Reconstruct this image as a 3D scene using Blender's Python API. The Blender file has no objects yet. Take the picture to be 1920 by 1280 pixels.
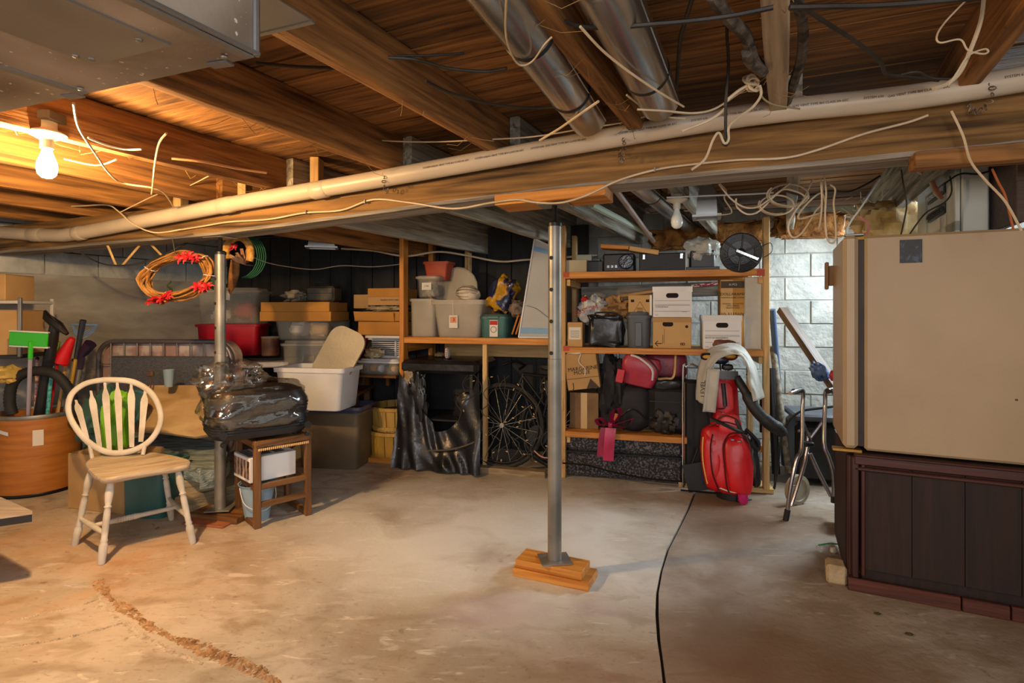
import bpy, math, random
from mathutils import Vector as V, Matrix as MX, noise
R = random.Random(11)
SC = bpy.context.scene
COL = SC.collection
PI = math.pi
def sin(a): return math.sin(a)
def cos(a): return math.cos(a)
# ------------------------------------------------------------------ camera, world, lights, exposure
F, VH, CH = 1020.0, 585.0, 1.30          # focal length in pixels of a 1920-wide frame, horizon row, lens height
cam = bpy.data.cameras.new('camera'); co = bpy.data.objects.new('camera', cam); COL.objects.link(co)
cam.sensor_width = 36; cam.lens = 36*F/1920; cam.shift_y = -(640-VH)/1920
co.location = (0, 0, CH); co.rotation_euler = (PI/2, 0, 0); cam.clip_start = .05
SC.camera = co
w = bpy.data.worlds.new('world'); SC.world = w; w.use_nodes = True
w.node_tree.nodes['Background'].inputs[0].default_value = (1, .92, .83, 1)
w.node_tree.nodes['Background'].inputs[1].default_value = .45
SC.view_settings.view_transform = 'Standard'; SC.view_settings.look = 'None'
SC.view_settings.gamma = 1; SC.view_settings.use_curve_mapping = False
SC.view_settings.exposure = .87
SC.cycles.max_bounces = 8
def lamp(name, kind, loc, energy, col, size=.05, aim=None, sy=None, spread=None):
    l = bpy.data.lights.new(name, kind); l.energy = energy; l.color = col
    if kind == 'AREA':
        l.size = size
        if sy: l.shape = 'RECTANGLE'; l.size_y = sy
        if spread: l.spread = spread
    else: l.shadow_soft_size = size
    o = bpy.data.objects.new(name, l); COL.objects.link(o); o.location = loc
    if aim is not None: o.rotation_euler = (V(aim)-V(loc)).to_track_quat('-Z', 'Y').to_euler()
    return o
BULB = V((-1.86, 2.16, 1.86))
lamp('bulb_light', 'POINT', BULB, 185, (1, .62, .27), .045)
lamp('window_daylight', 'AREA', (3.02, 3.86, 1.88), 36, (.80, .93, 1), .8, (.2, 2.6, .2), .4)
lamp('rear_cool_fill', 'AREA', (-.2, -2.2, 1.75), 31, (.96, .97, 1), 1.5, (.6, 3.6, .8), .9)  # cool fill added behind the camera
lamp('rear_warm_fill', 'POINT', (.9, -.6, 1.75), 7, (1, .66, .36), .05)  # warm fill added out of view behind the camera, without a fixture
# ------------------------------------------------------------------ pixel helpers: a measured pixel and a depth give a place
def P(u, v, Y): return V(((u-960)/F*Y, Y, CH-(v-VH)/F*Y))
def G(u, v, z=0.0): return P(u, v, (CH-z)*F/(v-VH))                 # on the horizontal plane at height z
class Plane:                                                        # a vertical plane: origin, heading (degrees)
    def __init__(s, x, y, ang):
        s.o = V((x, y, 0)); s.a = math.radians(ang)
        s.e1 = V((cos(s.a), sin(s.a), 0)); s.e2 = V((-sin(s.a), cos(s.a), 0))
    def Y(s, u, b=0):
        k = (u-960)/F; o = s.o+s.e2*b
        t = (k*o.y-o.x)/(s.e1.x-k*s.e1.y)
        return o.y+t*s.e1.y
    def at(s, u, v, b=0): return P(u, v, s.Y(u, b))
    def pt(s, t, b, z): p = s.o+s.e1*t+s.e2*b; return V((p.x, p.y, z))
    def M(s, t, b, z): return MX.Translation(s.pt(t, b, z)) @ MX.Rotation(s.a, 4, 'Z')
BE = Plane(.21, 2.68, -20.7)       # beam line through both posts
SH = Plane(-.98, 4.65, -15.2)      # front of the shelves
def FIT(u0, v0, u1, v1, Y, rot=0.0, zb=None):
    """Frame (bottom centre of the front face), width and height of a thing whose front covers these pixels at depth Y."""
    r = math.radians(rot); uc = (u0+u1)/2; k = (uc-960)/F
    wd = (u1-u0)*Y/F/(cos(r)-k*sin(r))
    z0 = CH-(v1-VH)/F*Y if zb is None else zb
    z1 = CH-(v0-VH)/F*Y
    return MX.Translation((k*Y, Y, z0)) @ MX.Rotation(r, 4, 'Z'), wd, max(.01, z1-z0)
def FS(u0, v0, u1, v1, b=0.0, zb=None, rot=0): return FIT(u0, v0, u1, v1, SH.Y((u0+u1)/2, b), -15.2+rot, zb)
# ------------------------------------------------------------------ materials
def lin(h):
    h = h.lstrip('#'); c = [int(h[i:i+2], 16)/255 for i in (0, 2, 4)]
    return tuple(((x+.055)/1.055)**2.4 if x > .04045 else x/12.92 for x in c)+(1,)
MATS = {}
def mat(name, c1, c2=None, sc=6, st=(1, 1, 1), rough=.6, metal=0, bump=.15, bs=70, alpha=1, rand=.08, trans=0, emit=0, lo=.35, hi=.65, coat=0, dist=.4, det=6, sheen=0):
    if name in MATS: return MATS[name]
    m = bpy.data.materials.new(name); m.use_nodes = True; MATS[name] = m
    N = m.node_tree.nodes; L = m.node_tree.links; b = N['Principled BSDF']
    c1 = lin(c1) if isinstance(c1, str) else c1
    c2 = c1 if c2 is None else (lin(c2) if isinstance(c2, str) else c2)
    tc = N.new('ShaderNodeTexCoord'); oi = N.new('ShaderNodeObjectInfo')
    ad = N.new('ShaderNodeVectorMath'); ad.operation = 'ADD'
    ml = N.new('ShaderNodeMath'); ml.operation = 'MULTIPLY'; ml.inputs[1].default_value = 31
    L.new(oi.outputs['Random'], ml.inputs[0]); L.new(tc.outputs['Object'], ad.inputs[0]); L.new(ml.outputs[0], ad.inputs[1])
    mp = N.new('ShaderNodeMapping'); mp.inputs['Scale'].default_value = st; L.new(ad.outputs[0], mp.inputs[0])
    no = N.new('ShaderNodeTexNoise'); no.inputs['Scale'].default_value = sc; no.inputs['Detail'].default_value = det
    no.inputs['Roughness'].default_value = .45; no.inputs['Distortion'].default_value = dist; L.new(mp.outputs[0], no.inputs['Vector'])
    rp = N.new('ShaderNodeValToRGB'); rp.color_ramp.elements[0].position = lo; rp.color_ramp.elements[1].position = hi
    rp.color_ramp.elements[0].color = c1; rp.color_ramp.elements[1].color = c2; L.new(no.outputs['Fac'], rp.inputs[0])
    hs = N.new('ShaderNodeHueSaturation'); L.new(rp.outputs[0], hs.inputs['Color'])
    mr = N.new('ShaderNodeMapRange'); mr.inputs[3].default_value = 1-rand; mr.inputs[4].default_value = 1+rand
    L.new(oi.outputs['Random'], mr.inputs[0]); L.new(mr.outputs[0], hs.inputs['Value']); L.new(hs.outputs[0], b.inputs['Base Color'])
    b.inputs['Roughness'].default_value = rough; b.inputs['Metallic'].default_value = metal
    b.inputs['Alpha'].default_value = alpha; b.inputs['Transmission Weight'].default_value = trans
    b.inputs['Coat Weight'].default_value = coat; b.inputs['Sheen Weight'].default_value = sheen
    if emit: b.inputs['Emission Color'].default_value = c1; b.inputs['Emission Strength'].default_value = emit
    if bump:
        n2 = N.new('ShaderNodeTexNoise'); n2.inputs['Scale'].default_value = bs; n2.inputs['Detail'].default_value = 4
        mp2 = N.new('ShaderNodeMapping'); mp2.inputs['Scale'].default_value = st; L.new(ad.outputs[0], mp2.inputs[0]); L.new(mp2.outputs[0], n2.inputs['Vector'])
        bp = N.new('ShaderNodeBump'); bp.inputs['Strength'].default_value = bump; bp.inputs['Distance'].default_value = .01
        L.new(n2.outputs['Fac'], bp.inputs['Height']); L.new(bp.outputs[0], b.inputs['Normal'])
    return m
def wood(name, c1, c2, ax=0, rough=.6, rand=.18, bump=.25, f=34, lo=.3, hi=.68):
    st = [f, f, f]; st[ax] = f/16
    return mat(name, c1, c2, sc=1, st=st, rough=rough, rand=rand, bump=bump, bs=2.2, lo=lo, hi=hi, dist=.8)
# ------------------------------------------------------------------ mesh building
class B:
    def __init__(s): s.v = []; s.f = []; s.M = MX()
    def _add(s, vs, fs):
        n = len(s.v); M = s.M; s.v += [tuple(M @ V(p)) for p in vs]; s.f += [tuple(i+n for i in f) for f in fs]; return s
    def box(s, c, d, rot=None, bev=0.0):
        x, y, z = d[0]/2, d[1]/2, d[2]/2
        e = min(bev, x*.9, y*.9, z*.9)
        T = MX.Translation(c) @ (rot.to_4x4() if rot is not None else MX())
        if e <= 0:
            vs = [T @ V((i*x, j*y, k*z)) for i in (-1, 1) for j in (-1, 1) for k in (-1, 1)]
            return s._add(vs, [(0, 1, 3, 2), (4, 6, 7, 5), (0, 4, 5, 1), (2, 3, 7, 6), (0, 2, 6, 4), (1, 5, 7, 3)])
        vs = []; ix = {}
        for i in (-1, 1):
            for j in (-1, 1):
                for k in (-1, 1):
                    for a, p in enumerate(((i*x, j*(y-e), k*(z-e)), (i*(x-e), j*y, k*(z-e)), (i*(x-e), j*(y-e), k*z))):
                        ix[i, j, k, a] = len(vs); vs.append(T @ V(p))
        fs = []
        q = ((-1, -1), (1, -1), (1, 1), (-1, 1))
        for g in (-1, 1):
            o = 1 if g > 0 else -1
            fs.append(tuple(ix[g, a, b, 0] for a, b in q[::o])); fs.append(tuple(ix[a, g, b, 1] for a, b in q[::-o])); fs.append(tuple(ix[a, b, g, 2] for a, b in q[::o]))
        for a in (-1, 1):
            for b in (-1, 1):
                fs.append((ix[a, b, -1, 0], ix[a, b, 1, 0], ix[a, b, 1, 1], ix[a, b, -1, 1]))
                fs.append((ix[a, -1, b, 0], ix[a, 1, b, 0], ix[a, 1, b, 2], ix[a, -1, b, 2]))
                fs.append((ix[-1, a, b, 1], ix[1, a, b, 1], ix[1, a, b, 2], ix[-1, a, b, 2]))
                for k in (-1, 1): fs.append((ix[a, b, k, 0], ix[a, b, k, 1], ix[a, b, k, 2]))
        return s._add(vs, fs)
    def loft(s, rings, cap=(True, True), closed=True):
        n = len(rings[0]); vs = [p for r in rings for p in r]; fs = []
        for i in range(len(rings)-1):
            for j in range(n if closed else n-1):
                k = (j+1) % n
                fs.append((i*n+j, i*n+k, (i+1)*n+k, (i+1)*n+j))
        if closed and cap[0]: fs.append(tuple(range(n))[::-1])
        if closed and cap[1]: fs.append(tuple((len(rings)-1)*n+j for j in range(n)))
        return s._add(vs, fs)
    def tube(s, pts, r, n=8, cap=True, ring=False):
        pts = [V(p) for p in pts]; m = len(pts); rs = []
        rr = r if isinstance(r, (list, tuple)) else [r]*m
        up = None
        for i, p in enumerate(pts):
            a = pts[(i-1) % m] if (ring or i > 0) else p; b = pts[(i+1) % m] if (ring or i < m-1) else p
            t = (b-a).normalized() if (b-a).length > 1e-9 else V((0, 0, 1))
            if up is None: up = t.orthogonal().normalized()
            else:
                up = up-t*up.dot(t); up = up.normalized() if up.length > 1e-6 else t.orthogonal().normalized()
            q = t.cross(up)
            rs.append([p+(up*cos(2*PI*j/n)+q*sin(2*PI*j/n))*rr[i] for j in range(n)])
        if ring: rs.append(rs[0])
        return s.loft(rs, (cap and not ring, cap and not ring))
    def lathe(s, prof, n=20, c=(0, 0, 0), rot=None, cap=(True, True)):
        T = MX.Translation(c) @ (rot.to_4x4() if rot is not None else MX())
        return s.loft([[T @ V((r*cos(2*PI*j/n), r*sin(2*PI*j/n), z)) for j in range(n)] for r, z in prof], cap)
    def prism(s, poly, t, T=None):
        T = T or MX(); n = len(poly)
        vs = [T @ V((x, y, 0)) for x, y in poly]+[T @ V((x, y, t)) for x, y in poly]
        fs = [tuple(range(n))[::-1], tuple(range(n, 2*n))]+[(i, (i+1) % n, n+(i+1) % n, n+i) for i in range(n)]
        return s._add(vs, fs)
    def grid(s, fn, nu, nv):
        vs = [fn(i/nu, j/nv) for i in range(nu+1) for j in range(nv+1)]
        fs = [(i*(nv+1)+j, (i+1)*(nv+1)+j, (i+1)*(nv+1)+j+1, i*(nv+1)+j+1) for i in range(nu) for j in range(nv)]
        return s._add(vs, fs)
    def blob(s, c, d, e=2.6, amp=.08, fr=3.0, seed=0, res=18, T=None):
        """A soft lump: a super-ellipsoid of full size d with folds of depth amp; flat below."""
        T = T or MX(); rings = []; ex = 2/e
        def pw(a): return math.copysign(abs(a)**ex, a)
        for i in range(res+1):
            th = -PI/2+PI*i/res; ring = []
            for j in range(res*2):
                ph = 2*PI*j/(res*2); ct = max(cos(th), .02)
                p = V((pw(ct)*pw(cos(ph)), pw(ct)*pw(sin(ph)), pw(sin(th))))
                k = 1+amp*(noise.noise(p*fr+V((seed*7.3, seed, 0)))*1.6-abs(noise.noise(p*fr*2.3+V((0, seed*3.1, 5))))*1.1)
                q = V((p.x*k*d[0]/2, p.y*k*d[1]/2, p.z*k*d[2]/2)); q.z = max(q.z, -d[2]/2)
                ring.append(T @ (q+V(c)))
            rings.append(ring)
        return s.loft(rings)
    def sphere(s, c, r, n=12): return s.lathe([(max(r*cos(-PI/2+PI*i/n), 1e-4), r*sin(-PI/2+PI*i/n)) for i in range(n+1)], n*2, c)
    def build(s, name, m, parent=None, M=None, ang=38):
        me = bpy.data.meshes.new(name); me.from_pydata(s.v, [], s.f); me.materials.append(m)
        me.polygons.foreach_set('use_smooth', [True]*len(me.polygons)); me.set_sharp_from_angle(angle=math.radians(ang))
        o = bpy.data.objects.new(name, me); COL.objects.link(o)
        if parent is not None: o.parent = parent
        if M is not None: o.matrix_basis = M
        return o
def tag(o, label=None, cat=None, group=None, kind=None):
    if label: o['label'] = label
    if cat: o['category'] = cat
    if group: o['group'] = group
    if kind: o['kind'] = kind
    return o
def thing(name, label, cat, M=None, group=None):
    o = bpy.data.objects.new(name, None); COL.objects.link(o); o.empty_display_size = .1
    if M is not None: o.matrix_basis = M
    return tag(o, label, cat, group)
def dup(o, M=None, label=None, parent=None):
    c = o.copy(); COL.objects.link(c)
    if parent is not None: c.parent = parent
    for ch in list(o.children): dup(ch, None, None, c)
    if M is not None: c.matrix_basis = M
    if label: c['label'] = label
    return c
def along(p0, p1, up=(0, 0, 1)):
    p0 = V(p0); p1 = V(p1); x = (p1-p0).normalized(); u = V(up)
    if abs(x.dot(u)) > .98: u = V((0, 1, 0))
    y = u.cross(x).normalized(); z = x.cross(y)
    M = MX((x, y, z)).transposed().to_4x4(); M.translation = (p0+p1)/2
    return M, (p1-p0).length
def board(name, m, p0, p1, wy, hz, parent=None, up=(0, 0, 1), bev=.003, seg=1, wob=0.0):
    """A sawn board from p0 to p1 (centre line), wy wide, hz high along up; its own X runs with the grain."""
    M, L = along(p0, p1, up); b = B()
    if seg == 1: b.box((0, 0, 0), (L, wy, hz), None, bev)
    else:
        rs = []
        for i in range(seg+1):
            x = -L/2+L*i/seg; o = [R.uniform(-wob, wob) for _ in range(8)]; e = bev
            rs.append([(x, -wy/2+e+o[0]*.2, -hz/2+o[1]), (x, wy/2-e+o[2]*.2, -hz/2+o[1]), (x, wy/2+o[3], -hz/2+e), (x, wy/2+o[3], hz/2-e),
                       (x, wy/2-e, hz/2+o[4]), (x, -wy/2+e, hz/2+o[4]), (x, -wy/2+o[5], hz/2-e), (x, -wy/2+o[5], -hz/2+e)])
        b.loft(rs)
    return b.build(name, m, parent, M)
def smooth(pts, n=6, ring=False):
    p = [V(q) for q in pts]; m = len(p); out = []
    if m < 3: return p
    for i in range(m if ring else m-1):
        g = (lambda k: p[k % m]) if ring else (lambda k: p[min(max(k, 0), m-1)])
        a, b, c, d = g(i-1), g(i), g(i+1), g(i+2)
        for j in range(n):
            t = j/n
            out.append(.5*((2*b)+(c-a)*t+(2*a-5*b+4*c-d)*t*t+(3*b-a-3*c+d)*t*t*t))
    if not ring: out.append(p[-1])
    return out
FC = None
def text(s, size, m, parent, M, name='lettering', ax='CENTER', sx=1.0):
    cu = bpy.data.curves.new('t', 'FONT'); cu.body = s; cu.size = size; cu.align_x = ax; cu.align_y = 'CENTER'; cu.resolution_u = 2
    cu.extrude = .0004
    o = bpy.data.objects.new('t', cu); me = bpy.data.meshes.new_from_object(o); me.name = name
    bpy.data.objects.remove(o); bpy.data.curves.remove(cu)
    me.materials.clear(); me.materials.append(m)
    t = bpy.data.objects.new(name, me); COL.objects.link(t)
    if parent is not None: t.parent = parent
    t.matrix_basis = M @ MX.Diagonal((sx, 1, 1, 1)); return t
FRONT = MX.Rotation(PI/2, 4, 'X')                                    # text standing upright, read from -Y
def rrect(wd, d, r, z=0.0, n=4, cx=0, cy=0):
    r = min(r, wd/2*.99, d/2*.99); o = []
    for k, (sx, sy) in enumerate(((1, 1), (-1, 1), (-1, -1), (1, -1))):
        for i in range(n+1):
            a = PI/2*(k+i/n); o.append(V((cx+sx*(wd/2-r)+r*cos(a), cy+sy*(d/2-r)+r*sin(a), z)))
    return o
def interp(x, xs, ys):
    if x <= xs[0]: return ys[0]
    for i in range(1, len(xs)):
        if x <= xs[i]: return ys[i-1]+(ys[i]-ys[i-1])*(x-xs[i-1])/(xs[i]-xs[i-1])
    return ys[-1]
# ------------------------------------------------------------------ shared materials
WJ = wood('joist_wood', '#45290f', '#a9763e', 0, rand=.15, rough=.85, bump=.5, lo=.25, hi=.72)
WW = wood('window_lit_joist', '#5f594c', '#b0aa9a', 0, rand=.12, rough=.85)  # back joists: cool window light put into a greyer wood colour
WB = wood('ceiling_board_wood', '#452a12', '#9c6c38', 0, rand=.3, rough=.85, bump=.5, lo=.25, hi=.72)
WBM = wood('beam_wood', '#36230f', '#96703f', 0, rand=.03, rough=.9, f=24, bump=1, lo=.28, hi=.7)
PINE = [wood('pine_'+'xyz'[i], '#a8641f', '#cf8f3e', i, rough=.55, rand=.12) for i in range(3)]
PALE = [wood('pale_pine_'+'xyz'[i], '#b58a52', '#d8b47a', i, rough=.6, rand=.08) for i in range(3)]
OAK = [wood('stool_oak_'+'xyz'[i], '#4a2d14', '#80572d', i, rough=.5, rand=.05) for i in range(3)]
STEEL = mat('galvanised_steel', '#77756f', '#99968f', sc=5, rough=.45, metal=.65, bump=.05)
DUCT = mat('duct_sheet', '#8f9192', '#a9abac', sc=3, rough=.42, metal=.8, bump=.04, lo=.3, hi=.7)
SHINY = mat('round_duct_steel', '#a9acae', '#c2c4c5', sc=3, rough=.24, metal=.95, bump=.03)
CHROME = mat('chrome', '#c8ccd2', rough=.14, metal=1, bump=0)
BLK = mat('black_plastic', '#17171a', '#222226', rough=.42, bump=.05)
BLKM = mat('black_metal', '#1c1d1f', rough=.4, metal=.4, bump=.03)
RUB = mat('black_rubber', '#161616', '#232323', rough=.7, bump=.1)
CARD = mat('cardboard', '#b08a5a', '#c09b68', sc=3, rough=.85, bump=.05, rand=.1)
CARDO = mat('brown_cardboard', '#a87432', '#bd8639', sc=3, rough=.8, bump=.05, rand=.08)
WHITE = mat('white_card', '#d9d9da', '#e6e6e6', sc=3, rough=.7, bump=.03)
INK = mat('black_ink', '#1e1c1a', rough=.8, bump=0)
CREAMC = mat('beige_cable', '#bfa98a', '#d4c1a2', sc=9, rough=.5, bump=.05, rand=.15)
DARKC = mat('black_cable', '#1c1815', '#322a22', sc=9, rough=.55, bump=.1, rand=.2)
TAPE = mat('clear_tape', '#cdb283', rough=.25, bump=0)
CLEAR = mat('clear_plastic', '#cfcabd', '#dcd8ce', sc=5, rough=.2, alpha=.15, bump=.1, bs=14)
FROST = mat('frosted_plastic', '#b3ab9c', '#c7c1b4', sc=4, rough=.38, alpha=.5, bump=.05)
def film(name, base, bs, rough=.07):
    m = mat(name, '#e8eaea', sc=9, rough=rough, bump=1, bs=bs); N = m.node_tree.nodes; L = m.node_tree.links; p = N['Principled BSDF']
    nrm = p.inputs['Normal'].links[0].from_socket
    gl = N.new('ShaderNodeBsdfGlossy'); gl.inputs['Roughness'].default_value = rough; gl.inputs['Color'].default_value = (.9, .92, .93, 1); L.new(nrm, gl.inputs['Normal'])
    tr = N.new('ShaderNodeBsdfTransparent'); lw = N.new('ShaderNodeLayerWeight'); lw.inputs['Blend'].default_value = .25; L.new(nrm, lw.inputs['Normal'])
    ma = N.new('ShaderNodeMath'); ma.operation = 'MULTIPLY_ADD'; ma.inputs[1].default_value = .55; ma.inputs[2].default_value = base; L.new(lw.outputs['Fresnel'], ma.inputs[0])
    mx = N.new('ShaderNodeMixShader'); L.new(ma.outputs[0], mx.inputs[0]); L.new(tr.outputs[0], mx.inputs[1]); L.new(gl.outputs[0], mx.inputs[2])
    L.new(mx.outputs[0], N['Material Output'].inputs['Surface']); return m
FILM = film('clear_wrap', .13, 16)
WPL = mat('white_plastic', '#c9cbd0', '#d8dade', sc=4, rough=.4, bump=.02)
NAVY = mat('dark_blue_grey_plastic', '#3a3f58', '#454a66', sc=4, rough=.35, bump=.03)
BRNP = mat('brown_grey_plastic', '#5d5140', '#6b5d49', sc=4, rough=.5, bump=.03)
REDP = mat('red_plastic', '#a50f26', '#b8162e', sc=4, rough=.35, bump=.02)
TEAL = mat('teal_plastic', '#2e5a5a', '#396767', sc=4, rough=.42, bump=.03)
GREYP = mat('slate_plastic', '#4a4e57', '#565b66', sc=4, rough=.45, bump=.03)
PAPER = mat('printed_paper', '#d8d4cb', rough=.7, bump=0)
REDINK = mat('red_print', '#b3241c', rough=.7, bump=0)
# ------------------------------------------------------------------ floor
def floor_mat(nm, old=False):
    m = mat(nm, '#a1988a', '#c2bab0', sc=1.7, rough=.62, bump=.28, bs=38, det=10, rand=0, lo=.32, hi=.66, dist=1.2)
    N = m.node_tree.nodes; L = m.node_tree.links; b = N['Principled BSDF']
    tc = N.new('ShaderNodeTexCoord')
    def layer(prev, col, sc, st, lo, hi, amt, mask=None, rz=0):
        mp = N.new('ShaderNodeMapping'); mp.inputs['Scale'].default_value = st; mp.inputs['Rotation'].default_value = (0, 0, rz); L.new(tc.outputs['Object'], mp.inputs[0])
        n = N.new('ShaderNodeTexNoise'); n.inputs['Scale'].default_value = sc; n.inputs['Detail'].default_value = 8; n.inputs['Distortion'].default_value = .7
        L.new(mp.outputs[0], n.inputs['Vector'])
        r = N.new('ShaderNodeMapRange'); r.inputs[1].default_value = lo; r.inputs[2].default_value = hi; r.inputs[4].default_value = amt
        L.new(n.outputs['Fac'], r.inputs[0]); fac = r.outputs[0]
        if mask is not None:
            x = N.new('ShaderNodeMath'); x.operation = 'MULTIPLY'; L.new(fac, x.inputs[0]); L.new(mask, x.inputs[1]); fac = x.outputs[0]
        mx = N.new('ShaderNodeMix'); mx.data_type = 'RGBA'; L.new(fac, mx.inputs[0]); L.new(prev, mx.inputs[6]); mx.inputs[7].default_value = lin(col)
        return mx.outputs[2]
    def spot(x, y, r, q=1.0):
        d = N.new('ShaderNodeVectorMath'); d.operation = 'SUBTRACT'; L.new(tc.outputs['Object'], d.inputs[0]); d.inputs[1].default_value = (x, y, 0)
        s = N.new('ShaderNodeVectorMath'); s.operation = 'MULTIPLY'; L.new(d.outputs[0], s.inputs[0]); s.inputs[1].default_value = (1/r, 1/(r*q), 0)
        l = N.new('ShaderNodeVectorMath'); l.operation = 'LENGTH'; L.new(s.outputs[0], l.inputs[0])
        k = N.new('ShaderNodeMapRange'); k.inputs[1].default_value = .45; k.inputs[2].default_value = 1; k.inputs[3].default_value = 1; k.inputs[4].default_value = 0
        L.new(l.outputs['Value'], k.inputs[0]); return k.outputs[0]
    c = b.inputs['Base Color'].links[0].from_socket
    c = layer(c, '#8a6a44', .9, (1, 1, 1), .5, .72, .75)                       # rusty brown stains
    c = layer(c, '#cbc6bc', 6, (1.2, 3.4, 1), .58, .7, .5, None, .5)                    # worn whitish scuffs
    c = layer(c, '#d8d3c9', 22, (.3, 1, 1), .63, .69, .7, None, .35)                     # scratches
    c = layer(c, '#7f6d56', 4.5, (1, 1.8, 1), .5, .68, .6, None, .5)                     # mid-scale mottling
    c = layer(c, '#6d5d4a', 60, (.5, 1, 1), .58, .72, .5, None, .4)
    c = layer(c, '#5d4a36', 11, (1, 1, 1), .66, .74, .75)                      # dark specks
    c = layer(c, '#93707a', 3, (1, 1, 1), .3, .6, .8, spot(-.1, 2.38, .34, .55))  # old pink paint marks
    c = layer(c, '#8f6d72', 3, (1, 1, 1), .3, .6, .6, spot(.75, 1.9, .4, .6))
    c = layer(c, '#93707a', 3, (1, 1, 1), .3, .6, .7, spot(.42, 2.4, .22, .5))
    c = layer(c, '#dbdbd8', 2, (1, 1, 1), .2, .55, .9, spot(.0, 3.25, 1.55, .8)) # pool of cool light painted into the floor centre
    c = layer(c, '#8a6a4c', 1.3, (1, 1, 1), .2, .6, .85, spot(.55, 1.35, 1.25, .78))      # brown worn patch near the camera
    c = layer(c, '#c08d58', 1.6, (1, 1, 1), .3, .62, .6, spot(-2.6, 2.6, 1.7, .75))    # rusty stain, with the left bulb's warm light painted in
    if old: c = layer(c, '#735b45', 1.5, (1, 1, 1), .15, .66, .9)                    # the older slab is browner
    L.new(c, b.inputs['Base Color']); return m
CON = floor_mat('concrete'); CON2 = floor_mat('old_brown_concrete', True)
crack = [G(u, v) for u, v in ((1345, 880), (1303, 922), (1290, 955), (1270, 995), (1252, 1030), (1240, 1070), (1233, 1110), (1232, 1150), (1236, 1200), (1241, 1240), (1246, 1280))]
crack = [V((1.75, 5.6, 0))]+crack+[V((.35, 1.2, 0)), V((.34, -2.5, 0))]
fl = B().box((-.6, 1.8, -.08), (11, 9.4, .1)).build('floor', mat('crack_dark', '#2a211a', '#3b3026', rough=.9)); tag(fl, kind='structure')
g = .005
B().prism([(p.x-g-R.uniform(0, .004), p.y) for p in crack][::-1]+[(.9, 6.4), (-6.1, 6.4), (-6.1, -2.8)][0:], -.035).build('slab', CON, fl)
B().prism([(p.x+g+R.uniform(0, .003), p.y) for p in crack]+[(4.8, -2.8), (4.8, 6.4), (1.8, 6.4)], -.035).build('slab', CON2, fl)
# rough broken seam lower left: crumbled cement stands a little proud
def seam(pts, wd, m, hgt, n=260, k=14):
    pts = smooth([G(u, v) for u, v in pts], 12); b = B(); m_ = len(pts)-1
    def fn(s, t):
        i = min(int(s*m_), m_-1); f = s*m_-i; p = pts[i].lerp(pts[i+1], f); d = (pts[i+1]-pts[i]).normalized(); q = V((-d.y, d.x, 0))
        ww = wd*(.75+.6*noise.noise(V((s*9, wd*9, 0)))); x = (t-.5)
        h = hgt*((1-(2*x)**2)*(.5+.8*noise.noise(V((s*n*.16, t*3, 4))))+.9*noise.noise(V((s*n*.8, t*8, hgt*99)))*(1-(2*x)**4))
        return p+q*x*2*ww+V((0, 0, h-hgt*.22-abs(x)*.004))
    b.grid(fn, n, k); return b.build('crumbled_seam', m, fl, ang=10)
SEAM = mat('crumbled_cement', '#7b5530', '#b5906a', sc=26, rough=.95, bump=.8, bs=120, lo=.3, hi=.6)
SEAMW = mat('crumbled_white_cement', '#9c8b78', '#c6b7a4', sc=34, rough=.95, bump=.8, bs=120, lo=.3, hi=.6)
seam([(185, 1088), (205, 1120), (250, 1150), (300, 1185), (370, 1212), (440, 1240), (500, 1268), (530, 1300)], .042, SEAM, .011)
seam([(190, 1110), (190, 1135), (230, 1165), (290, 1205), (380, 1245)], .03, SEAMW, .004)
seam([(-10, 1172), (60, 1155), (130, 1140), (190, 1122)], .02, SEAMW, .005)
seam([(-10, 1216), (60, 1207), (140, 1192), (230, 1168)], .02, SEAMW, .005)
# ------------------------------------------------------------------ walls
BLOCK = mat('painted_block', '#a9adab', '#c9ccc8', sc=7, rough=.9, bump=1, bs=24, rand=.05)
PARGE = mat('grey_parging', '#8f8b84', '#bab6ad', sc=2.6, st=(1, 1, 3), rough=.9, bump=.5, bs=30, lo=.3, hi=.7, det=10, rand=.02)
MORT = mat('mortar', '#a2a4a0', rough=.95)
LW = Plane(-4.0, 4.25, 63.43)        # left wall runs back to the corner
wl = B(); wl.box((0, .1, .85), (6.3, .16, 1.7)); wl.box((0, .13, 1.95), (6.3, .1, .52)); 
wlo = wl.build('wall_left', PARGE, None, LW.M(-.7, .02, 0)); tag(wlo, kind='structure')
def blocks(parent, M, x0, x1, z0, rows, m, bw=.4, bh=.2, off=0, jit=.003):
    me = None
    for r in range(rows):
        x = x0+((r+off) % 2)*bw/2
        while x < x1:
            if me is None:
                o = B().box((0, 0, 0), (bw-.008, .05, bh-.008), None, .004).build('block', m, parent); me = o.data
            else:
                o = bpy.data.objects.new('block', me); COL.objects.link(o); o.parent = parent
            o.matrix_basis = M @ MX.Translation((x+bw/2, R.uniform(-jit, jit), z0+bh*(r+.5))); x += bw
blocks(wlo, MX.Translation((0, .03, 0)), -2.2, 2.6, 1.61, 3, BLOCK)
BWO = SH.e2*.82+SH.o
BW = Plane(BWO.x, BWO.y, -15.2)      # back wall behind the shelves
wb = B().box((.9, .16, 1.1), (7.2, .16, 2.2)).build('wall_back', MORT, None, BW.M(0, 0, 0)); tag(wb, kind='structure')
blocks(wb, MX.Translation((0, .099, 0)), 1.4, 4.4, .0, 11, BLOCK, jit=.006)
DPN = mat('dark_wall_panel', '#1d1f21', '#2d2f31', sc=3, st=(3, 3, 1), rough=.8, bump=.2, rand=.15)
for k in range(17): B().box((-2.5+k*.245, -.06, 1.05), (.236, .03, 2.1), None, .004).build('panel', DPN, wb)
RP = Plane(2.17, 2.45, 63.43)        # face of the breaker panel's backing board
RW = Plane(2.7, 2.9, 63.43)          # right wall, window near the corner
wr = B()
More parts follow.
